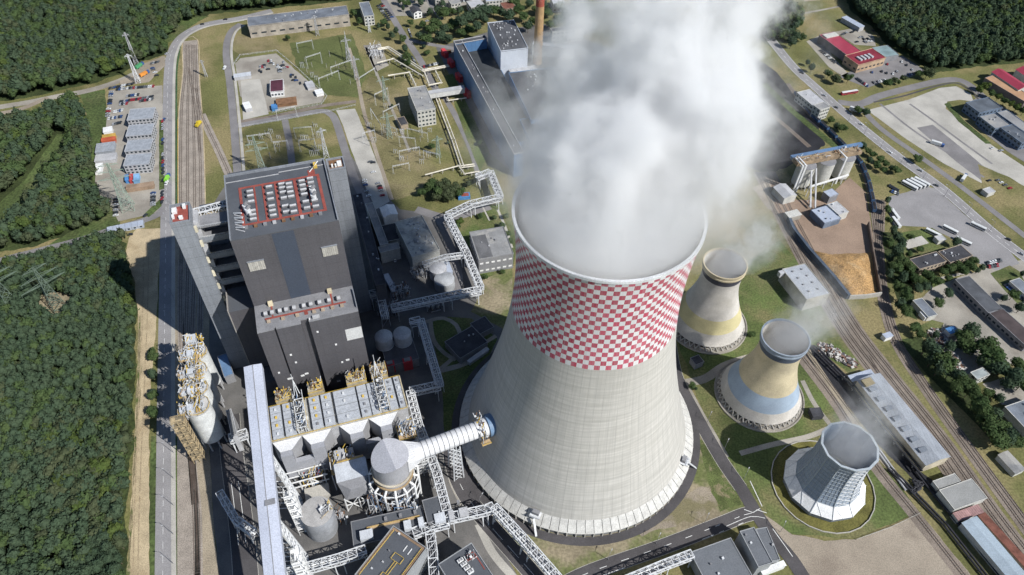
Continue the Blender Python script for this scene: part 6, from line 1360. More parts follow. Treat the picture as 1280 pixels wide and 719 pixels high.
def trees_px(lst, label, group, h, li, wide=1.35, name=None):
    for q in lst:
        hh = (q[2] if len(q) > 2 else h) * rr.uniform(.95, 1.3); p = G(q[0], q[1], hh * .6); tree(p.x, p.y, hh, rr.choice(li), label, group, wide * rr.uniform(.9, 1.15), name)
trees_px([(1045, 97, 12), (1061, 97, 10), (1036, 92), (1117, 100), (1130, 98), (1110, 103), (1124, 103, 6), (1160, 91, 11), (1150, 92)], 'broadleaf tree beside the market car park', 'trees round the market car park', 8, (1, 1, 2))
trees_px([(979, 30, 13), (972, 33, 12), (995, 45, 13), (985, 40, 12), (967, 8, 12), (997, 10, 8), (1003, 46, 11), (990, 52, 12), (1015, 84, 9), (1010, 78, 8)], 'dark tree in the clump beside the meadow at the top right', 'trees by the top meadow', 11, (0, 1))
trees_px([(1225, 112), (1240, 117), (1248, 121), (1256, 126), (1264, 130), (1271, 134), (1280, 138), (1232, 108, 9)], 'tree in the green belt before the red and orange roofed halls', 'trees before the red halls', 8, (1, 1, 3), 1.2)
trees_px([(1038, 150), (1046, 157), (1054, 160), (1078, 182), (1085, 188), (1092, 193), (1100, 199), (1107, 205), (1114, 210), (1121, 213), (1074, 138, 9), (1087, 200), (1096, 206), (1105, 212), (1083, 140, 8), (1147, 198, 7)], 'bushy tree in the belt between the tracks and the highway', 'trees along the highway', 7.5, (1, 1, 0), 1.5)
trees_px([(1110, 250, 7), (1110, 262, 7), (1111, 275, 8), (1117, 288, 12), (1122, 296, 13), (1128, 304, 12), (1122, 314, 13), (1126, 326, 12), (1121, 336, 12), (1129, 346, 13), (1122, 358, 12), (1131, 368, 12), (1125, 380, 12), (1132, 388, 11), (1112, 305, 10), (1113, 322, 10), (1112, 342, 11), (1138, 296, 8)], 'tall dark tree in the row between the tracks and the brick houses', 'tree row by the tracks', 12, (0, 0, 1), 1.15)
trees_px([(1138, 335, 9), (1143, 348, 10), (1152, 352, 9), (1160, 344, 9), (1168, 350, 8), (1180, 340, 8), (1189, 336, 9), (1198, 333, 9), (1213, 333, 10), (1218, 326, 9), (1196, 302, 9), (1205, 338, 8), (1150, 312, 6), (1137, 318, 7)], 'garden tree close to the pair of brick houses', 'garden trees of the brick houses', 8, (1, 1, 0), 1.3)
trees_px([(1173, 378, 9), (1267, 368, 9), (1256, 372, 8), (1276, 384, 9), (1278, 342, 6)], 'tree standing by the long dark sheds', 'trees by the long sheds', 9, (0, 1), 1.3)
trees_px([(1160, 432, 14), (1168, 440, 14), (1176, 447, 15), (1183, 455, 14), (1165, 450, 13), (1175, 460, 13), (1188, 465, 12), (1198, 471, 14), (1206, 480, 14), (1213, 488, 13), (1195, 483, 12), (1220, 498, 12), (1226, 507, 13), (1233, 515, 12), (1243, 519, 12), (1240, 532, 13), (1253, 537, 14), (1262, 545, 13), (1270, 552, 10), (1247, 548, 12), (1228, 522, 11)], 'dark broadleaf tree in the belt along the right side of the tracks', 'tree belt right of the tracks', 13, (0, 1, 1), 1.3)
trees_px([(1215, 412, 11), (1208, 428, 11), (1213, 433, 10), (1200, 430, 9), (1204, 420, 8), (1236, 440, 15), (1245, 447, 15), (1240, 455, 14), (1229, 450, 12), (1270, 472, 13), (1279, 478, 12), (1262, 478, 11), (1250, 460, 12)], 'round crowned tree in the old yard near the lone grey house', 'trees of the old yard', 11, (1, 0, 0), 1.6)
trees_px([(1148, 360, 9), (1158, 358, 8), (1172, 352, 8), (1186, 348, 7), (1208, 330, 9), (1222, 338, 7), (1228, 334, 7), (1186, 366, 8), (1226, 430, 9), (1232, 434, 9), (1254, 462, 10), (1188, 432, 8), (1170, 418, 8), (1150, 418, 9), (1144, 410, 8), (1276, 458, 10), (1236, 492, 8), (1250, 498, 9)], 'leafy tree between the sheds and yards on the right', 'trees between the right hand sheds', 9, (1, 0, 0), 1.45)
trees_px([(450, 26, 9), (442, 16, 10), (473, 32, 8), (485, 33, 10), (480, 28, 9), (495, 38, 10), (490, 44, 9), (503, 48, 9), (506, 60, 10), (508, 70, 11), (510, 78, 10), (504, 10, 8), (513, 28, 8), (528, 30, 8)], 'tree in the row along the street behind the substation', 'street trees at the top', 9, (1, 0), 1.2)
trees_px([(524, 45, 12), (532, 48, 13), (540, 36, 13), (546, 30, 14), (551, 44, 13), (556, 36, 13), (565, 30, 13), (575, 26, 14), (585, 22, 14), (593, 18, 14), (600, 14, 13), (608, 13, 13), (617, 12, 12), (586, 37, 12), (596, 32, 12), (576, 40, 12), (560, 48, 10), (605, 24, 12), (534, 66, 6), (530, 58, 5)], 'leafy tree in the dense grove beside the blue turbine hall', 'grove by the turbine hall', 14, (1, 0, 0), 1.75)
trees_px([(462, -4, 9), (470, -10, 10), (482, -6, 10), (500, 0, 9), (508, 4, 8), (518, -2, 10), (526, 2, 9), (533, -6, 10), (538, 14, 9), (547, 12, 10), (556, 16, 11), (553, 4, 9), (566, 14, 10), (575, 12, 11), (580, -8, 10), (593, -6, 11), (601, -10, 11), (612, -8, 10), (630, -6, 11), (637, 18, 12), (628, 16, 12), (642, 2, 11), (650, -4, 12), (662, 4, 12), (672, 12, 12), (680, 6, 12), (700, 8, 12), (718, 4, 12), (730, 10, 12), (740, 18, 12), (738, 34, 11), (728, 42, 9)], 'leafy tree among the houses and works at the top edge', 'trees of the town at the top edge', 11, (1, 0, 1, 0), 1.6)
trees_px([(655, 20, 12), (660, 32, 12), (668, 26, 11), (690, 30, 11), (698, 24, 12), (707, 18, 12), (716, 16, 12), (723, 26, 11), (706, 47, 8), (648, 10, 10), (684, 16, 11), (712, 30, 10)], 'leafy tree around the foot of the banded chimney', 'trees round the chimney', 13, (1, 1, 0), 1.6)
trees_px([(534, 236, 11), (540, 232, 12), (548, 238, 11), (554, 233, 12), (562, 238, 11), (569, 234, 11), (575, 240, 10), (546, 246, 9), (560, 246, 9), (586, 230, 7), (528, 240, 8)], 'yellowish green tree in the clump above the pipe bridge', 'tree clump by the pipe bridge', 10, (2, 1, 2), 1.3)
trees_px([(575, 277, 6), (571, 283, 6), (632, 270, 5), (628, 282, 5), (634, 292, 5), (600, 270, 4), (636, 302, 5), (606, 346, 4), (628, 340, 4), (618, 272, 4)], 'small bush on the lawn inside the pipe bridge bend', 'bushes on the lawn', 5, (1, 3), 1.6, 'bush')
trees_px([(360, 47, 7), (866, 482, 4), (870, 486, 3), (540, 182, 5), (560, 178, 4), (558, 160, 4), (600, 178, 5), (490, 132, 4), (940, 418, 5)], 'single small bush on open grass', 'scattered bushes', 5, (1, 0), 1.5, 'bush')
trees_px([(190, 438, 4), (191.5, 444, 6), (189, 447, 5), (190, 466, 7), (192, 470, 5), (188.5, 469, 4), (190.5, 490, 6), (191, 494, 7), (189, 497, 5), (192, 512, 6), (190, 515, 7), (189.5, 519, 4)], 'bush on the verge between the sand track and the left road', 'bushes along the left road', 5, (1, 0), 1.5, 'bush')
# the woods: the nearest trees one by one, the rest as one mass
def in_poly(P, poly):
    poly = np.array([[p.x, p.y] for p in poly]); x, y = P[:, 0], P[:, 1]; c_ = np.zeros(len(P), bool); j = len(poly) - 1
    for i in range(len(poly)):
        xi, yi = poly[i]; xj, yj = poly[j]; c_ ^= ((yi > y) != (yj > y)) & (x < (xj - xi) * (y - yi) / (yj - yi + 1e-12) + xi); j = i
    return c_
def scatter(polypx, sp, excl=()):
    poly = [G2(*p) for p in polypx]; A = np.array([[p.x, p.y] for p in poly]); lo, hi = A.min(0), A.max(0)
    hi = np.minimum(hi, (760, 1350)); lo = np.maximum(lo, (-760, 60))
    gx, gy = np.meshgrid(np.arange(lo[0], hi[0], sp), np.arange(lo[1], hi[1], sp)); P = np.stack([gx.ravel(), gy.ravel()], 1); P += RNG.uniform(-.48, .48, P.shape) * sp
    k = in_poly(P, poly)
    for e in excl: k &= ~in_poly(P, [G2(*p) for p in e])
    return P[k]
CLEAR = [(48, 388), (56, 376), (78, 370), (98, 376), (100, 390), (84, 398), (62, 398)]
W1 = scatter(F1P, 4.1, (CLEAR,)); W2 = scatter(F2P, 5.0, (F2G,)); W3 = scatter(F3P, 5.2); W4 = scatter(F4P, 5.0); W5 = np.concatenate([scatter(F5P, 6.5), scatter(F6P, 7.5), scatter([(480, -90), (1040, -90), (1030, -45), (480, -40)], 9)])
d1 = np.hypot(W1[:, 0], W1[:, 1] - 0); vis = np.array([-60 < PX((x, y, 8))[0] < 175 and PX((x, y, 8))[1] < 745 for x, y in W1])
order = np.argsort(np.where(vis, d1, 1e9)); NI = 298 - NTREE[0] if NTREE[0] < 298 else 0
LAB = ['dark conifer in the dense wood left of the sand track', 'leafy green tree in the dense wood left of the sand track', 'dull olive tree in the dense wood left of the sand track', 'light green tree in the dense wood left of the sand track']
for i in order[:NI]:
    x, y = W1[i]; li = int(rr.choices((0, 1, 2, 3), (.72, .18, .07, .03))[0]); tree(x, y, rr.uniform(11, 15.5), li, LAB[li], 'trees of the wood by the sand track', rr.uniform(.92, 1.2))
rest = np.concatenate([np.c_[W1[order[NI:]], np.zeros(len(W1) - NI)], np.c_[W2, np.ones(len(W2))], np.c_[W3, np.full(len(W3), 2)], np.c_[W4, np.full(len(W4), 3)], np.c_[W5, np.full(len(W5), 4)]])
TV = []; 
for li in range(4):
    for k in range(3): TV.append(crown_arrays(100 + li * 7 + k, 110, 'pine' if li == 0 else 'broad', 3, .042))
n_ = len(rest); reg = rest[:, 2].astype(int)
low = np.array([mnoise.noise(Vector((x * .012, y * .012, 4.0))) for x, y in rest[:, :2]])
pr = np.array([[.74, .18, .06, .02], [.5, .3, .15, .05], [.5, .3, .16, .04], [.72, .2, .06, .02], [.5, .4, .05, .05]])
u_ = RNG.random(n_); sel = np.zeros(n_, int)
for i in range(n_):
    p = pr[reg[i]].copy(); p[2] = max(0, p[2] + low[i] * .45); p[3] = max(0, p[3] + low[i] * .15); p /= p.sum(); sel[i] = np.searchsorted(np.cumsum(p), u_[i] * .9999)
hh = np.where(reg == 0, RNG.uniform(11, 15.5, n_), RNG.uniform(11, 19, n_)) * (1 + low * .35); ww = hh * np.where(reg == 0, RNG.uniform(.92, 1.22, n_), RNG.uniform(.9, 1.3, n_)); th = RNG.uniform(0, 6.28, n_); tk = sel * 3 + RNG.integers(0, 3, n_)
AV = []; AQ = []; AM = []; off = 0
for k in range(12):
    idx = np.where(tk == k)[0]
    if not len(idx): continue
    V, Q = TV[k]; c_, s_ = np.cos(th[idx])[:, None], np.sin(th[idx])[:, None]; w_ = ww[idx][:, None]
    X = (V[None, :, 0] * c_ - V[None, :, 1] * s_) * w_ + rest[idx, 0][:, None]; Y = (V[None, :, 0] * s_ + V[None, :, 1] * c_) * w_ + rest[idx, 1][:, None]; Z = V[None, :, 2] * hh[idx][:, None]
    AV.append(np.stack([X, Y, Z], -1).reshape(-1, 3)); AQ.append((Q[None] + (np.arange(len(idx)) * len(V))[:, None, None] + off).reshape(-1, 4)); off += len(idx) * len(V); AM.append(np.full(len(idx) * len(Q), k // 3))
fo = bpy.data.objects.new('forest', np_mesh('forest', np.concatenate(AV), np.concatenate(AQ), np.concatenate(AM), LEAVES)); COL.objects.link(fo); tag(fo, kind='stuff')
# ------------------------------------------------------------------ vehicles
CARC = {'dark': (.025, .027, .032), 'white': (.62, .63, .63), 'silver': (.33, .34, .36), 'red': (.3, .02, .03), 'blue': (.03, .07, .2), 'grey': (.12, .125, .13)}
def car_mesh(colname, van=False):
    m = mat('car_' + colname, CARC[colname], .35, .02, .1, spec=.6); mb = MB()
    prof = [(-2.1, .35), (-2.15, .85), (-1.5, .98), (-1.0, 1.42), (.6, 1.45), (1.25, 1.0), (2.05, .82), (2.12, .35)] if not van else [(-2.6, .4), (-2.65, 2.0), (-2.3, 2.15), (1.3, 2.15), (1.9, 1.3), (2.6, 1.05), (2.65, .4)]
    hw = .87 if not van else 1.0; n = len(prof); L = [(u, -hw if z < 1.1 else -hw * .82, z) for u, z in prof]; Rr = [(u, -v, z) for u, v, z in L]
    mb.mesh(L + Rr, [(i, (i + 1) % n, n + (i + 1) % n, n + i) for i in range(n)] + [tuple(range(n))[::-1], tuple(range(n, 2 * n))], m)
    if not van:
        for (u0, z0), (u1, z1) in (((-1.45, 1.03), (-1.05, 1.37)), ((.66, 1.41), (1.2, 1.05))): mb.face([(u0, -.68, z0 + .03), (u0, .68, z0 + .03), (u1, .68, z1 + .04), (u1, -.68, z1 + .04)], GLASS)
        for s_ in (-1, 1): mb.face([(-1.2, s_ * .86, 1.04), (1.0, s_ * .86, 1.04), (.5, s_ * .735, 1.4), (-.95, s_ * .735, 1.4)], GLASS)
    else: mb.face([(1.36, -.75, 2.1), (1.36, .75, 2.1), (1.9, .85, 1.36), (1.9, -.85, 1.36)], GLASS)
    for u in (-1.3, 1.3):
        for s_ in (-1, 1): mb.tube((u, s_ * (hw - .2), .33), (u, s_ * (hw + .03), .33), .33, TYRE, 10)
    o = mb.build('car'); me = o.data; bpy.data.objects.remove(o); return me
CM = {k: car_mesh(k) for k in CARC}; VAN = {k: car_mesh(k, True) for k in ('white', 'silver', 'blue')}
def car(px, py, ang, where, group, col=None, van=False):
    col = col or rr.choices(('dark', 'white', 'silver', 'red', 'blue', 'grey'), (.38, .17, .16, .07, .08, .14))[0]
    if van: col = col if col in VAN else 'white'
    o = bpy.data.objects.new('parked_van' if van else 'parked_car', (VAN if van else CM)[col]); COL.objects.link(o); p = G2(px, py); o.location = (p.x, p.y, .2); o.rotation_euler = (0, 0, R(ang + rr.choice((0, 180)) + rr.uniform(-3, 3)))
    tag(o, '%s %s %s' % (col, 'van' if van else 'car', where), 'van' if van else 'car', group)
def row(a, b, n, ang, where, group, skip=.08):
    for i in range(n):
        if rr.random() < skip: continue
        t = i / max(1, n - 1); car(a[0] + (b[0] - a[0]) * t, a[1] + (b[1] - a[1]) * t, ang, where, group)
g1 = 'cars in the left yard car park'; w1 = 'parked in the yard above the stacked cabin offices'
row((147, 112.5), (156, 111.5), 4, 95, w1, g1); row((160, 111), (192, 108.5), 13, 95, w1, g1); row((157, 121), (173, 119), 7, 95, w1, g1); row((151, 128), (159, 127), 4, 95, w1, g1); row((151, 131), (159, 130), 4, 95, w1, g1); row((162, 126), (174, 124.5), 5, 95, w1, g1)
row((176, 124), (191, 121.5), 6, 95, w1, g1); row((176, 127), (191, 124.5), 6, 95, w1, g1); row((139.5, 116), (137, 133), 8, 10, w1, g1); row((136, 137), (135, 146), 4, 10, w1, g1); row((143.5, 140.5), (153, 138.5), 5, 95, w1, g1); row((137, 149), (152, 146.5), 7, 95, w1, g1); row((142, 156), (151, 154), 4, 95, w1, g1)
row((138, 111), (166, 105.5), 10, 70, 'parked along the track at the edge of the upper left wood', 'cars along the wood edge track'); row((190, 80), (198, 78), 4, 80, 'parked on the sandy lot by the curving road', 'cars on the sandy lot'); row((191, 86), (196, 95), 6, 20, 'parked on the sandy lot by the curving road', 'cars on the sandy lot')
row((203.6, 152), (204.2, 226), 17, 92, 'parked on the verge beside the left road', 'cars along the left road', .35); row((203.2, 241), (203, 253), 4, 92, 'parked on the verge beside the left road', 'cars along the left road', 0)
w2, g2 = 'in the lower part of the left yard', 'cars in the lower yard'; row((145, 250), (145, 270), 7, 12, w2, g2, .1); row((192, 242), (191.5, 257), 7, 12, w2, g2, 0); car(182, 270, 70, w2, g2, 'dark'); car(163, 294, 15, 'standing at the end of the gate cabin row', 'cars at the gate', 'dark')
car(208.7, 230, 92, 'bright on the left road behind the parked cars', 'vans on the left road', 'white', True)
w3, g3 = 'on the pale concrete yard right of the boiler house', 'cars on the concrete yard'
for px, py in ((456, 226), (456.5, 229), (457, 232), (459, 240), (461, 245.5), (473, 230), (474.5, 233.5), (475.5, 236), (476.5, 239), (478, 245), (463, 203), (466.5, 204), (467, 216)): car(px, py, 15, w3, g3)
w4, g4 = 'in the crowded storage yard with the maroon roofed house', 'cars in the storage yard'
for i in range(34):
    a, b, c2_ = rr.choice((((322, 75), (345, 70), (340, 92)), ((340, 80), (356, 78), (352, 98)), ((358, 92), (372, 90), (382, 118)), ((322, 84), (332, 82), (326, 92)))); u, v = rr.random(), rr.random(); car(a[0] + (b[0] - a[0]) * u + (c2_[0] - a[0]) * v * .9, a[1] + (b[1] - a[1]) * u + (c2_[1] - a[1]) * v * .9, rr.choice((15, 105)), w4, g4)
w5, g5 = 'parked in the streets of the town at the top edge', 'cars in the town'
row((473, 8), (486, 26), 9, 20, w5, g5); row((477, 6), (490, 22), 8, 20, w5, g5); row((529, 20), (534, 27), 4, 20, w5, g5); row((515, 72), (519, 79), 4, 120, w5, g5); row((530, 84), (548, 80), 8, 105, w5, g5); row((560, 6), (580, 2), 7, 100, w5, g5); row((602, 4), (622, 0), 7, 100, w5, g5); row((511, 38), (514, 46), 4, 110, w5, g5)
w6, g6 = 'parked on the market hall car park', 'cars at the market'
row((1071, 99), (1084, 108), 9, 60, w6, g6); row((1092, 104), (1106, 101), 6, 100, w6, g6); row((1136, 94), (1152, 91), 7, 100, w6, g6); row((1026, 64), (1044, 79), 9, 20, w6, g6)
for px, py in ((1090, 91), (1102, 90), (1109, 81), (1121, 90), (1140, 88), (1127, 78), (1116, 93), (1108, 92), (1133, 82)): car(px, py, 70, w6, g6)
w7, g7 = 'in the back yard behind the market hall', 'cars behind the market'
for i in range(16): car(rr.uniform(1052, 1092), rr.uniform(38, 55), rr.choice((20, 110)), w7, g7)
w8, g8 = 'parked at the left end of the coach yard', 'cars in the coach yard'; row((1112, 233), (1122, 239), 5, 60, w8, g8, 0); row((1115, 240), (1122, 243), 3, 60, w8, g8, 0); row((1234, 330), (1250, 326), 6, 80, 'parked by the coach yard exit near the brick houses', 'cars at the coach yard exit', 0); row((1236, 334), (1246, 332), 4, 80, 'parked by the coach yard exit near the brick houses', 'cars at the coach yard exit', 0)
row((1257, 357), (1277, 374), 8, 30, 'parked by the garage at the right edge', 'cars by the garage', 0)
w9, g9 = 'standing in the lorry yard', 'cars in the lorry yard'
for px, py in ((1236, 226.5), (1247, 226), (1251, 229), (1256, 232), (1251, 189), (1240, 186), (1262, 236)): car(px, py, 20, w9, g9)
for px, py, a in ((1170, 232.5, -40), (1076, 156, -40), (1260, 300, -42), (1030, 120, -38), (1045, 135, -38), (1150, 214, -40), (1276, 318, -42), (1002, 92, -36), (1112, 191, -40)): car(px, py, a, 'driving on the highway at the right', 'cars on the highway')
for px, py, a in ((208.5, 68, 60), (205.5, 150, 90), (253, 31, 20), (282, 25, 10)): car(px, py, a, 'driving on the grey road round the railway yard', 'cars on the left road bend')
car(281, 86, 85, 'on the asphalt road by the storage yard', 'vans by the storage yard', 'white', True)
row((1150, 378), (1158, 384), 3, 40, 'beside the narrow blue grey shed', 'cars by the narrow shed', 0); car(1163, 361, 60, 'on the lane below the brick houses', 'cars below the brick houses', 'dark')
for px, py in ((492, 311), (493, 316), (492, 322), (494, 326)): car(px, py, 100, 'parked in the shade beside the square grey office', 'cars by the square office')
def big(name, px, py, ang, label, group, cat, L, W_, H, body, roofm=None, cab=False, trailer=0):
    p = G2(px, py); F = Fr(p, ang); e = empty(name, (p.x, p.y, 0), label, cat, group); mb = MB()
    mb.box(F, -L / 2, L / 2, -W_ / 2, W_ / 2, .7, H, body, roofm); mb.box(F, -L / 2 + .15, L / 2 - .15, -W_ / 2 + .1, W_ / 2 - .1, H, H + .12, roofm or body); mb.build('body', e)
    mb = MB()
    for u in (-L * .32, -L * .2, L * .32):
        for s_ in (-1, 1): mb.tube(F.w(u, s_ * (W_ / 2 - .35), .5), F.w(u, s_ * (W_ / 2 + .02), .5), .5, TYRE, 10)
    mb.build('wheels', e)
    if cab: mb = MB(); mb.box(F, L / 2 + .3, L / 2 + 2.6, -1.2, 1.2, .6, 3.0, mat('cab_blue', (.05, .1, .25), .4)); mb.face([F.w(L / 2 + 2.62, v, z) for v, z in ((-1, 1.6), (1, 1.6), (1, 2.7), (-1, 2.7))], GLASS); mb.build('cab', e)
    else:
        mb = MB(); mb.box(F, -L / 2 + .4, L / 2 - .4, -W_ / 2 - .03, -W_ / 2, 1.6, 2.6, GLASS); mb.box(F, -L / 2 + .4, L / 2 - .4, W_ / 2, W_ / 2 + .03, 1.6, 2.6, GLASS); mb.build('windows', e)
BUSW = mat('coach_white', (.62, .63, .62), .4, .05, .2, spec=.5)
for px, py in ((1136, 234), (1141, 232.3), (1146, 230.8), (1151, 229.4)): big('coach', px, py, -47, 'white coach in the tight row of four at the yard edge', 'row of white coaches', 'coach', 14, 2.8, 3.3, BUSW)
for px, py, a, lb in ((1186.5, 289, -43, 'white bus by the fence of the garden plot'), (1203, 303.5, -40, 'white bus beside the roof of the brick house'), (1117.5, 270, -80, 'white bus by the bushes on the left of the coach yard, farther one'), (1119, 280, -80, 'white bus by the bushes on the left of the coach yard, nearer one'), (1221.5, 285, -42, 'white bus pulling out of the coach yard onto the highway'), (1165, 293, -42, 'white topped bus on the garden plot by the concrete slab')): big('bus', px, py, a, lb, 'buses', 'bus', 12, 2.6, 3.2, BUSW)
for px, py, a, lb in ((1169, 181, -30, 'white lorry among the concrete lanes of the lorry yard, upper one'), (1203, 225, 50, 'white lorry turned across the lower lorry yard'), (1067, 139, -40, 'blue cabbed lorry on the highway by the side road')): big('lorry', px, py, a, lb, 'lorries', 'lorry', 9, 2.6, 3.6, BUSW, None, True)
big('articulated_bus', 1061, 117.5, 18, 'red and white articulated bus on the side road by the highway', None, 'bus', 18, 2.7, 3.2, mat('bus_red', (.45, .04, .06), .5), BUSW)
big('lorry', 174, 84.5, 70, 'green topped lorry on the sandy lot beside the leaning mast', 'lorries', 'lorry', 8, 2.6, 3.2, mat('lorry_green', (.08, .3, .14), .6), None, True); big('lorry', 180, 94.5, 60, 'orange lorry on the sandy lot', 'lorries', 'lorry', 8, 2.6, 3.2, mat('lorry_orange', (.6, .24, .05), .6), None, True)
big('lorry', 209.3, 225.5, 92, 'bright green lorry parked on the left road', 'lorries', 'lorry', 7, 2.6, 3.2, mat('lorry_lime', (.25, .6, .06), .5), None, True)
p = G2(248.5, 157); mb = MB(); F_ = Fr(p, 80); mb.box(F_, -4, 4, -1.3, 1.3, 1, 3, mat('loco_yellow', (.6, .45, .04), .5)); mb.box(F_, -1, 1.4, -1.3, 1.3, 3, 4.2, mat('loco_yellow')); mb.box(F_, -4.4, 4.4, -1.1, 1.1, .5, 1, FELT); tag(mb.build('rail_tractor', origin=(*p, 0)), 'small yellow rail tractor on the right hand track', 'rail vehicle')
p = G2(580, 247); mb = MB(); F_ = Fr(p, 10); mb.box(F_, -5, 5, -3, 3, 0, 3, mat('bright_blue')); mb.box(F_, -2, 4, -2, 2, 3.02, 3.2, REDW); tag(mb.build('container', origin=(*p, 0)), 'bright blue container with a red lid below the tree clump', 'container')
# ------------------------------------------------------------------ lamps, masts, pylons, switchyard
def lamp(px, py, ang, h=11, group='lamp posts along the left road', label='slim grey lamp post leaning its arm over the left road'):
    p = G2(px, py); e = empty('street_lamp', (*p, 0), label, 'street lamp', group); mb = MB(); mb.tube((*p, 0), (*p, h), .16, MIDGREY, 6, r2=.1); q = Fr(p, ang); mb.tube((*p, h), q.w(2.5, 0, h + .4), .09, MIDGREY, 6); mb.build('post', e)
    mb = MB(); mb.box(q, 2.2, 3.4, -.22, .22, h + .3, h + .5, LTGREY); mb.build('lamp_head', e)
for y in (705, 668, 632, 598, 566, 535, 402, 372, 280, 255, 232, 210, 190, 170, 152, 134, 118): lamp(217 if y > 300 else 214.5, y, 180)
for px, py in ((1100, 186), (1125, 206), (1152, 226), (1180, 246), (1208, 268), (1236, 290), (1080, 168), (1060, 152)): lamp(px, py, 130, 11, 'lamp posts along the highway', 'slim grey lamp post beside the highway')
for px, py in ((655, 688), (628, 662), (600, 630), (760, 700), (820, 680), (880, 655), (884, 528), (905, 562), (930, 598), (975, 665)): lamp(px, py, 60, 8, 'lamp posts round the big tower', 'slim grey lamp post beside the road round the big tower')
GREENST = mat('green_steel', (.28, .34, .28), .6, .1, .3)
def pylon(px, py, h, w0, arms, label, m=GREENST, t=.3, group=None, ang=20):
    p = G2(px, py); F = Fr(p, ang); e = empty('lattice_pylon', (*p, 0), label, 'pylon', group); mb = MB(); n = max(5, int(h / 4.5)); wd = lambda f: w0 * (1 - f) ** 1.25 + .5
    C4 = ((-1, -1), (1, -1), (1, 1), (-1, 1))
    for i in range(n):
        f0, f1 = i / n, (i + 1) / n
        for k in range(4):
            a, b = C4[k], C4[(k + 1) % 4]; A0 = F.w(a[0] * wd(f0), a[1] * wd(f0), f0 * h); A1 = F.w(a[0] * wd(f1), a[1] * wd(f1), f1 * h); B0 = F.w(b[0] * wd(f0), b[1] * wd(f0), f0 * h); B1 = F.w(b[0] * wd(f1), b[1] * wd(f1), f1 * h)
            mb.bar(A0, A1, t, m); mb.bar(A0, B1, t * .7, m); mb.bar(B0, A1, t * .7, m); mb.bar(A1, B1, t * .6, m)
    mb.build('mast', e)
    for z, l in arms:
        mb = MB()
        for s_ in (-1, 1): mb.bar(F.w(0, .7, z), F.w(s_ * l, 0, z + .3), t * .8, m); mb.bar(F.w(0, -.7, z), F.w(s_ * l, 0, z + .3), t * .8, m); mb.bar(F.w(0, 0, z + 2.5), F.w(s_ * l, 0, z + .3), t * .7, m); mb.bar(F.w(s_ * l, 0, z + .3), F.w(s_ * l, 0, z - 2), t * .5, m)
        mb.build('cross_arm', e)
pylon(161, 261, 46, 4.2, ((38, 9), (31, 12), (44, 7)), 'tall lattice pylon standing in the lower left yard')
pylon(173, 103, 30, 1.6, ((28, 3),), 'thin lattice mast beside the sandy lot, nearer one', STEEL); pylon(171, 80, 34, 1.4, ((31, 3),), 'thin lattice mast at the edge of the upper left wood', LTGREY)
pylon(75, 386, 42, 4.5, ((33, 12), (26, 15), (40, 8)), 'greenish lattice pylon in the clearing of the left wood', mat('dull_green_steel', (.13, .17, .13), .7), ang=50); pylon(18, 384, 40, 4, ((32, 12), (26, 14)), 'greenish lattice pylon at the left edge of the wood', mat('dull_green_steel'), ang=50)
pylon(329, 216, 38, 2.6, ((30, 8), (24, 9)), 'green lattice pylon behind the boiler house, left one'); pylon(408, 196, 30, 1.6, ((27, 4),), 'white lattice mast behind the boiler house roof', STEEL)
pylon(436, 76, 26, 1.6, ((22, 5),), 'lattice mast in the upper part of the switchyard', LTGREY); pylon(446, 98, 24, 1.6, ((20, 5),), 'lattice mast in the middle of the switchyard', LTGREY); pylon(482, 126, 26, 1.7, ((22, 6),), 'pale green lattice mast between switchyard and four storey building'); pylon(487, 172, 26, 1.7, ((22, 6),), 'lattice mast at the lower edge of the switchyard'); pylon(397, 44, 22, 1.1, ((20, 3),), 'slim mast on the meadow below the long warehouse', LTGREY); pylon(462, 40, 16, .8, ((14, 2),), 'slim white pole beside the square town house', STEEL)
pylon(258, 96, 18, .6, ((16, 2),), 'thin pole beside the railway tracks', LTGREY, .2); pylon(548, 196, 22, 1.5, ((18, 5),), 'pale lattice mast beside the garden lane')
gn = 0
for (a, b) in (((385, 86), (403, 80)), ((373, 66), (392, 62)), ((400, 110), (425, 100)), ((415, 95), (440, 86)), ((432, 50), (437, 70)), ((437, 72), (443, 92)), ((450, 108), (470, 95)), ((470, 132), (486, 124)), ((480, 150), (500, 140)), ((480, 166), (497, 172)), ((510, 172), (535, 178)), ((500, 200), (525, 195)), ((530, 200), (550, 205)), ((465, 150), (478, 170)), ((370, 174), (392, 172)), ((312, 182), (340, 178)), ((348, 152), (372, 147)), ((520, 152), (528, 172)), ((455, 180), (470, 176)), ((492, 218), (512, 214)), ((500, 184), (520, 186)), ((345, 190), (362, 188)), ((376, 190), (396, 188))):
    P, Q = G2(*a), G2(*b); h = rr.uniform(9, 13); mb = MB(); up = Vector((0, 0, h))
    for p in (P, Q): mb.bar((p.x - .5, p.y, 0), (p.x, p.y, h + 1), .15, STEEL); mb.bar((p.x + .5, p.y, 0), (p.x, p.y, h + 1), .15, STEEL)
    for dz in (0, .9): mb.bar((*P, h - dz), (*Q, h - dz), .15, STEEL)
    k = 8
    for i in range(k): c1, c2_ = P.lerp(Q, i / k), P.lerp(Q, (i + 1) / k); mb.bar((*c1, h - .9), (*c2_, h), .14, STEEL)
    for i in (2, 4, 6): c1 = P.lerp(Q, i / k); mb.bar((*c1, h - .9), (*c1, h - 2.6), .2, GLASS)
    tag(mb.build('substation_gantry', origin=(*P, 0)), 'thin steel portal gantry of the open air switchyard', 'gantry', 'gantries of the switchyard')
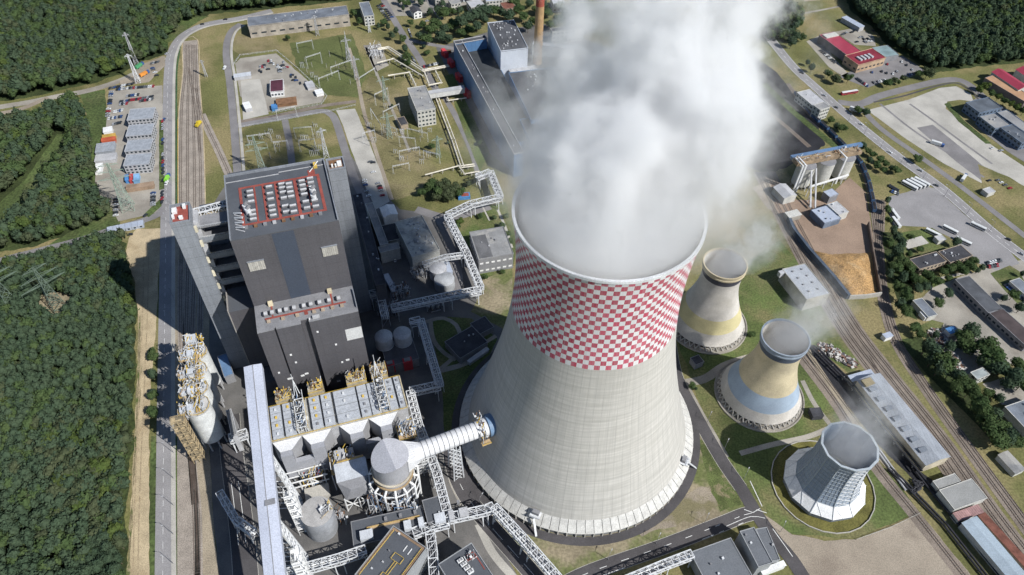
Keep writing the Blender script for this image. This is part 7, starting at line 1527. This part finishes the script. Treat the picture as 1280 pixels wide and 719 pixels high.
for i in range(70):
    px, py = rr.choice(((rr.uniform(376, 440), rr.uniform(70, 112)), (rr.uniform(455, 500), rr.uniform(120, 200)), (rr.uniform(500, 550), rr.uniform(160, 206)), (rr.uniform(310, 352), rr.uniform(165, 200)), (rr.uniform(372, 400), rr.uniform(158, 196))))
    p = G2(px, py); mb = MB(); h = rr.uniform(3, 6)
    if rr.random() < .5: mb.bar((*p, 0), (*p, h), .3, CONC); mb.tube((*p, h), (*p, h + 1.6), .25, MIDGREY, 6)
    else:
        for k in range(3): mb.bar((p.x + k * 1.6, p.y, 0), (p.x + k * 1.6, p.y, h), .22, STEEL); mb.tube((p.x + k * 1.6, p.y, h), (p.x + k * 1.6, p.y, h + 1.4), .2, MIDGREY, 6)
        mb.bar((p.x - .3, p.y, h), (p.x + 3.5, p.y, h), .22, STEEL)
    tag(mb.build('insulator_post', origin=(*p, 0)), 'short insulator post standing in the switchyard grass', 'insulator', 'insulator posts of the switchyard')
# fences
def fence(label, pts, h=1.8, m=STEEL, name='fence'):
    P = [G2(*p) for p in pts]; mb = MB()
    for a, b in zip(P, P[1:]):
        n = max(1, int((b - a).length / 4))
        for i in range(n): c_ = a.lerp(b, i / n); mb.bar((*c_, 0), (*c_, h), .14, m)
        for z in (h * .3, h * .65, h): mb.bar((*a, z), (*b, z), .08, m)
    tag(mb.build(name, origin=(*P[0], 0)), label, 'fence')
fence('thin green fence along the left of the railway tracks', [(221.5, 262), (221, 150), (221.5, 90), (226, 58)], 2, mat('fence_green', (.06, .16, .09), .7)); fence('yellowish rail beside the railway ballast', [(222.8, 262), (222.5, 150)], 1.2, YELLOW); fence('wire fence round the storage yard', [(292, 82), (300, 70), (346, 64), (372, 86), (409, 121), (402, 131), (340, 142)]); fence('thin fence along the switchyard and the rail siding', [(300, 160), (345, 152), (412, 140), (445, 132)]); fence('pale fence along the dirt lot and the lawn', [(1070, 675), (1110, 661), (1150, 642)], 1.5, CONC)
# small plant around the machine hall and below the filter, in shade
for (px, py, w_, d_, h_, n, lb) in ((486, 392, 16, 10, 12, 120, 'dense dark pipework rack beside the bunker bay'), (500, 368, 14, 12, 8, 90, 'small plant with grey pipes below the square office'), (541, 385, 10, 8, 5, 40, 'cluster of small pipes and valves under the shaded pipe bridge'), (527, 345, 16, 9, 9, 90, 'open grey pipework plant by the two storage tanks'), (470, 650, 10, 8, 8, 60, 'dark pump set between the round tank and the low pipe building'), (420, 650, 12, 10, 8, 70, 'ochre pipework heap right of the round tank'), (500, 618, 12, 10, 14, 90, 'pale pipework under the absorber legs'), (610, 560, 5, 8, 4, 30, 'small valve frame by the left foot of the big tower'), (330, 580, 6, 14, 16, 60, 'white pipework between the conveyor and the plant road')):
    p = G2(px, py); F_ = Fr(p, 19.1); e = empty('pipework', (*p, 0), lb, 'pipework'); mb = MB(); clutter(mb, F_, -w_ / 2, w_ / 2, -d_ / 2, d_ / 2, 0, h_, n, [STEEL, MIDGREY, LTGREY, RUST, STEEL, FELT]); mb.build('frame', e); mb = MB()
    for k in range(3): u = -w_ / 2 + (k + .5) * w_ / 3; mb.tube(F_.w(u, 0, 0), F_.w(u, 0, h_ * .7), 1.2, LTGREY, 12)
    mb.build('vessels', e)
# ------------------------------------------------------------------ steam
def steam_mat(name, core_r, core_t, veil_r, veil_t, veil_k, flare, H, lean, dens, scale, warp, curve=1.0, top_fade=.75, seed=0.0, step=.35, col=(.99, .992, .996), push=0.0):
    """density of a rising plume in the object's own space: axis from (0,0,0) leaning by `lean` per metre, radius R0 -> R1 over height H, edges torn by noise"""
    m = bpy.data.materials.new(name); m.use_nodes = True; nt = m.node_tree; nt.nodes.remove(nt.nodes['Principled BSDF']); out = nt.nodes['Material Output']
    tc = nd(nt, 'ShaderNodeTexCoord'); P = tc.outputs['Object']
    ad = nd(nt, 'ShaderNodeVectorMath', operation='ADD'); lk(nt, P, ad.inputs[0]); ad.inputs[1].default_value = (seed, seed * .7, 0); Ps = ad.outputs[0]
    wn = nd(nt, 'ShaderNodeTexNoise'); wn.inputs['Scale'].default_value = scale; wn.inputs['Detail'].default_value = 6; wn.inputs['Roughness'].default_value = .62; lk(nt, Ps, wn.inputs['Vector'])
    sub_ = nd(nt, 'ShaderNodeVectorMath', operation='SUBTRACT'); lk(nt, wn.outputs['Color'], sub_.inputs[0]); sub_.inputs[1].default_value = (.5, .5, .5)
    sp0 = nd(nt, 'ShaderNodeSeparateXYZ'); lk(nt, P, sp0.inputs[0]); z0 = sp0.outputs[2]
    tt = mth(nt, 'DIVIDE', z0, H, clamp=True)
    wamt = mth(nt, 'MULTIPLY', mth(nt, 'MULTIPLY', tt, 4.0, clamp=True), warp)
    scl = nd(nt, 'ShaderNodeVectorMath', operation='SCALE'); lk(nt, sub_.outputs[0], scl.inputs[0]); lk(nt, wamt, scl.inputs['Scale'])
    pw = nd(nt, 'ShaderNodeVectorMath', operation='ADD'); lk(nt, P, pw.inputs[0]); lk(nt, scl.outputs[0], pw.inputs[1])
    sp = nd(nt, 'ShaderNodeSeparateXYZ'); lk(nt, pw.outputs[0], sp.inputs[0])
    zc_ = mth(nt, 'MAXIMUM', z0, 0.0); zp = mth(nt, 'POWER', mth(nt, 'DIVIDE', zc_, H), curve)
    ax = mth(nt, 'MULTIPLY', mth(nt, 'MULTIPLY', tt, 2.6, clamp=True), lean[0] * H); ay = mth(nt, 'ADD', mth(nt, 'MULTIPLY', zp, lean[1] * H), mth(nt, 'MULTIPLY', mth(nt, 'MULTIPLY', tt, 7.0, clamp=True), push))
    dx = mth(nt, 'SUBTRACT', sp.outputs[0], ax); dy = mth(nt, 'SUBTRACT', sp.outputs[1], ay)
    r = mth(nt, 'SQRT', mth(nt, 'ADD', mth(nt, 'MULTIPLY', dx, dx), mth(nt, 'MULTIPLY', dy, dy)))
    fb = noise(nt, Ps, scale * 2.6, 5, .6)
    # flare just above the mouth, then the column narrows a little again
    fl = mth(nt, 'MULTIPLY', tt, 1 / flare, clamp=True); fl = mth(nt, 'SUBTRACT', mth(nt, 'MULTIPLY', fl, 2.0), mth(nt, 'MULTIPLY', fl, fl))
    fl2 = mth(nt, 'MULTIPLY', tt, .45 / flare, clamp=True)
    def layer(ra, rb, rc, lo, hi, t0, t1):
        Rz = mth(nt, 'ADD', mth(nt, 'MULTIPLY_ADD', fl, rb - ra, ra), mth(nt, 'MULTIPLY', mth(nt, 'MAXIMUM', mth(nt, 'SUBTRACT', tt, flare), 0.0), (rc - rb) / (1 - flare)))
        mr = nd(nt, 'ShaderNodeMapRange'); mr.interpolation_type = 'SMOOTHSTEP'; lk(nt, mth(nt, 'DIVIDE', r, Rz), mr.inputs[0]); mr.inputs[1].default_value = hi
        lk(nt, mth(nt, 'MULTIPLY_ADD', fl2, lo - (hi - .14), hi - .14), mr.inputs[2]); d_ = mr.outputs[0]
        tear = mth(nt, 'MULTIPLY_ADD', fl2, t1 - t0, t0)
        br = nd(nt, 'ShaderNodeMapRange'); br.interpolation_type = 'SMOOTHSTEP'; lk(nt, mth(nt, 'ADD', fb, mth(nt, 'MULTIPLY', d_, .18)), br.inputs[0]); lk(nt, tear, br.inputs[1]); lk(nt, mth(nt, 'ADD', tear, .3), br.inputs[2])
        return mth(nt, 'MULTIPLY', d_, br.outputs[0])
    core = layer(*core_r, *core_t); veil = layer(*veil_r, *veil_t)
    d = mth(nt, 'ADD', core, mth(nt, 'MULTIPLY', veil, veil_k))
    tf = ramp(nt, tt, 1.0, top_fade); d = mth(nt, 'MULTIPLY', d, tf)
    d = mth(nt, 'MULTIPLY', d, dens)
    v = nd(nt, 'ShaderNodeVolumeScatter'); v.inputs['Color'].default_value = (*col, 1); v.inputs['Anisotropy'].default_value = .2; lk(nt, d, v.inputs['Density'])
    lk(nt, v.outputs[0], out.inputs['Volume'])
    m.cycles.volume_step_rate = step
    return m
def plume_hull(name, base, prof, lean, H, curve, m, n=24, push=0.0):
    mb = MB(); vs = []
    for z, r in prof:
        f = (max(0, z) / H) ** curve; fx = min(1, max(0, z) / H * 2.6)
        for i in range(n): t = 2 * math.pi * i / n; vs.append((base[0] + lean[0] * H * fx + r * math.cos(t), base[1] + lean[1] * H * f + push * min(1, max(0, z) / H * 7) + r * math.sin(t), base[2] + z))
    k = len(prof); fs = [(j * n + i, j * n + (i + 1) % n, (j + 1) * n + (i + 1) % n, (j + 1) * n + i) for j in range(k - 1) for i in range(n)]
    fs += [tuple(range(n))[::-1], tuple(range((k - 1) * n, k * n))]; mb.mesh(vs, fs, m)
    return tag(mb.build(name, origin=base), kind='stuff')
LEAN, HP = (.14, .66), 150.0
sm = steam_mat('steam_main', (42.5, 52, 10), (.5, 1.03, .05, .43), (43, 78, 30), (.42, 1.05, .1, .53), .2, .17, HP, LEAN, .115, .023, 185, 1.1, .85, 8.0, .38, push=11.0)
plume_hull('steam_plume', (TX, TY, 176), [(-26, 40.4), (-8, 41.5), (4.6, 42.3), (9, 54), (20, 86), (40, 112), (80, 112), (120, 96), (150, 84)], LEAN, HP, 1.1, sm, push=11.0)
for i, ((X, Y), zb, r0, L_, dn) in enumerate(((T1, 53, 12.2, (.35, .5), .055), (T2, 53, 12.2, (.3, .35), .04), (T3, 37, 13.6, (.15, .35), .026))):
    m = steam_mat('steam_small_%d' % i, (r0, r0 + 1, 4), (.4, 1.0, .34, .5), (r0, 22, 30), (.4, 1.05, .36, .5), .4, .35, 58, L_, dn, .075, 26, 1.2, .2, 11.0 * (i + 1), .5, (.95, .96, .98))
    plume_hull('steam_wisp', (X, Y, zb), [(-16, 11.2), (0, 12.0), (7.6, 12.6), (12, 20), (24, 32), (40, 38), (58, 40)], L_, 58, 1.2, m, 16)
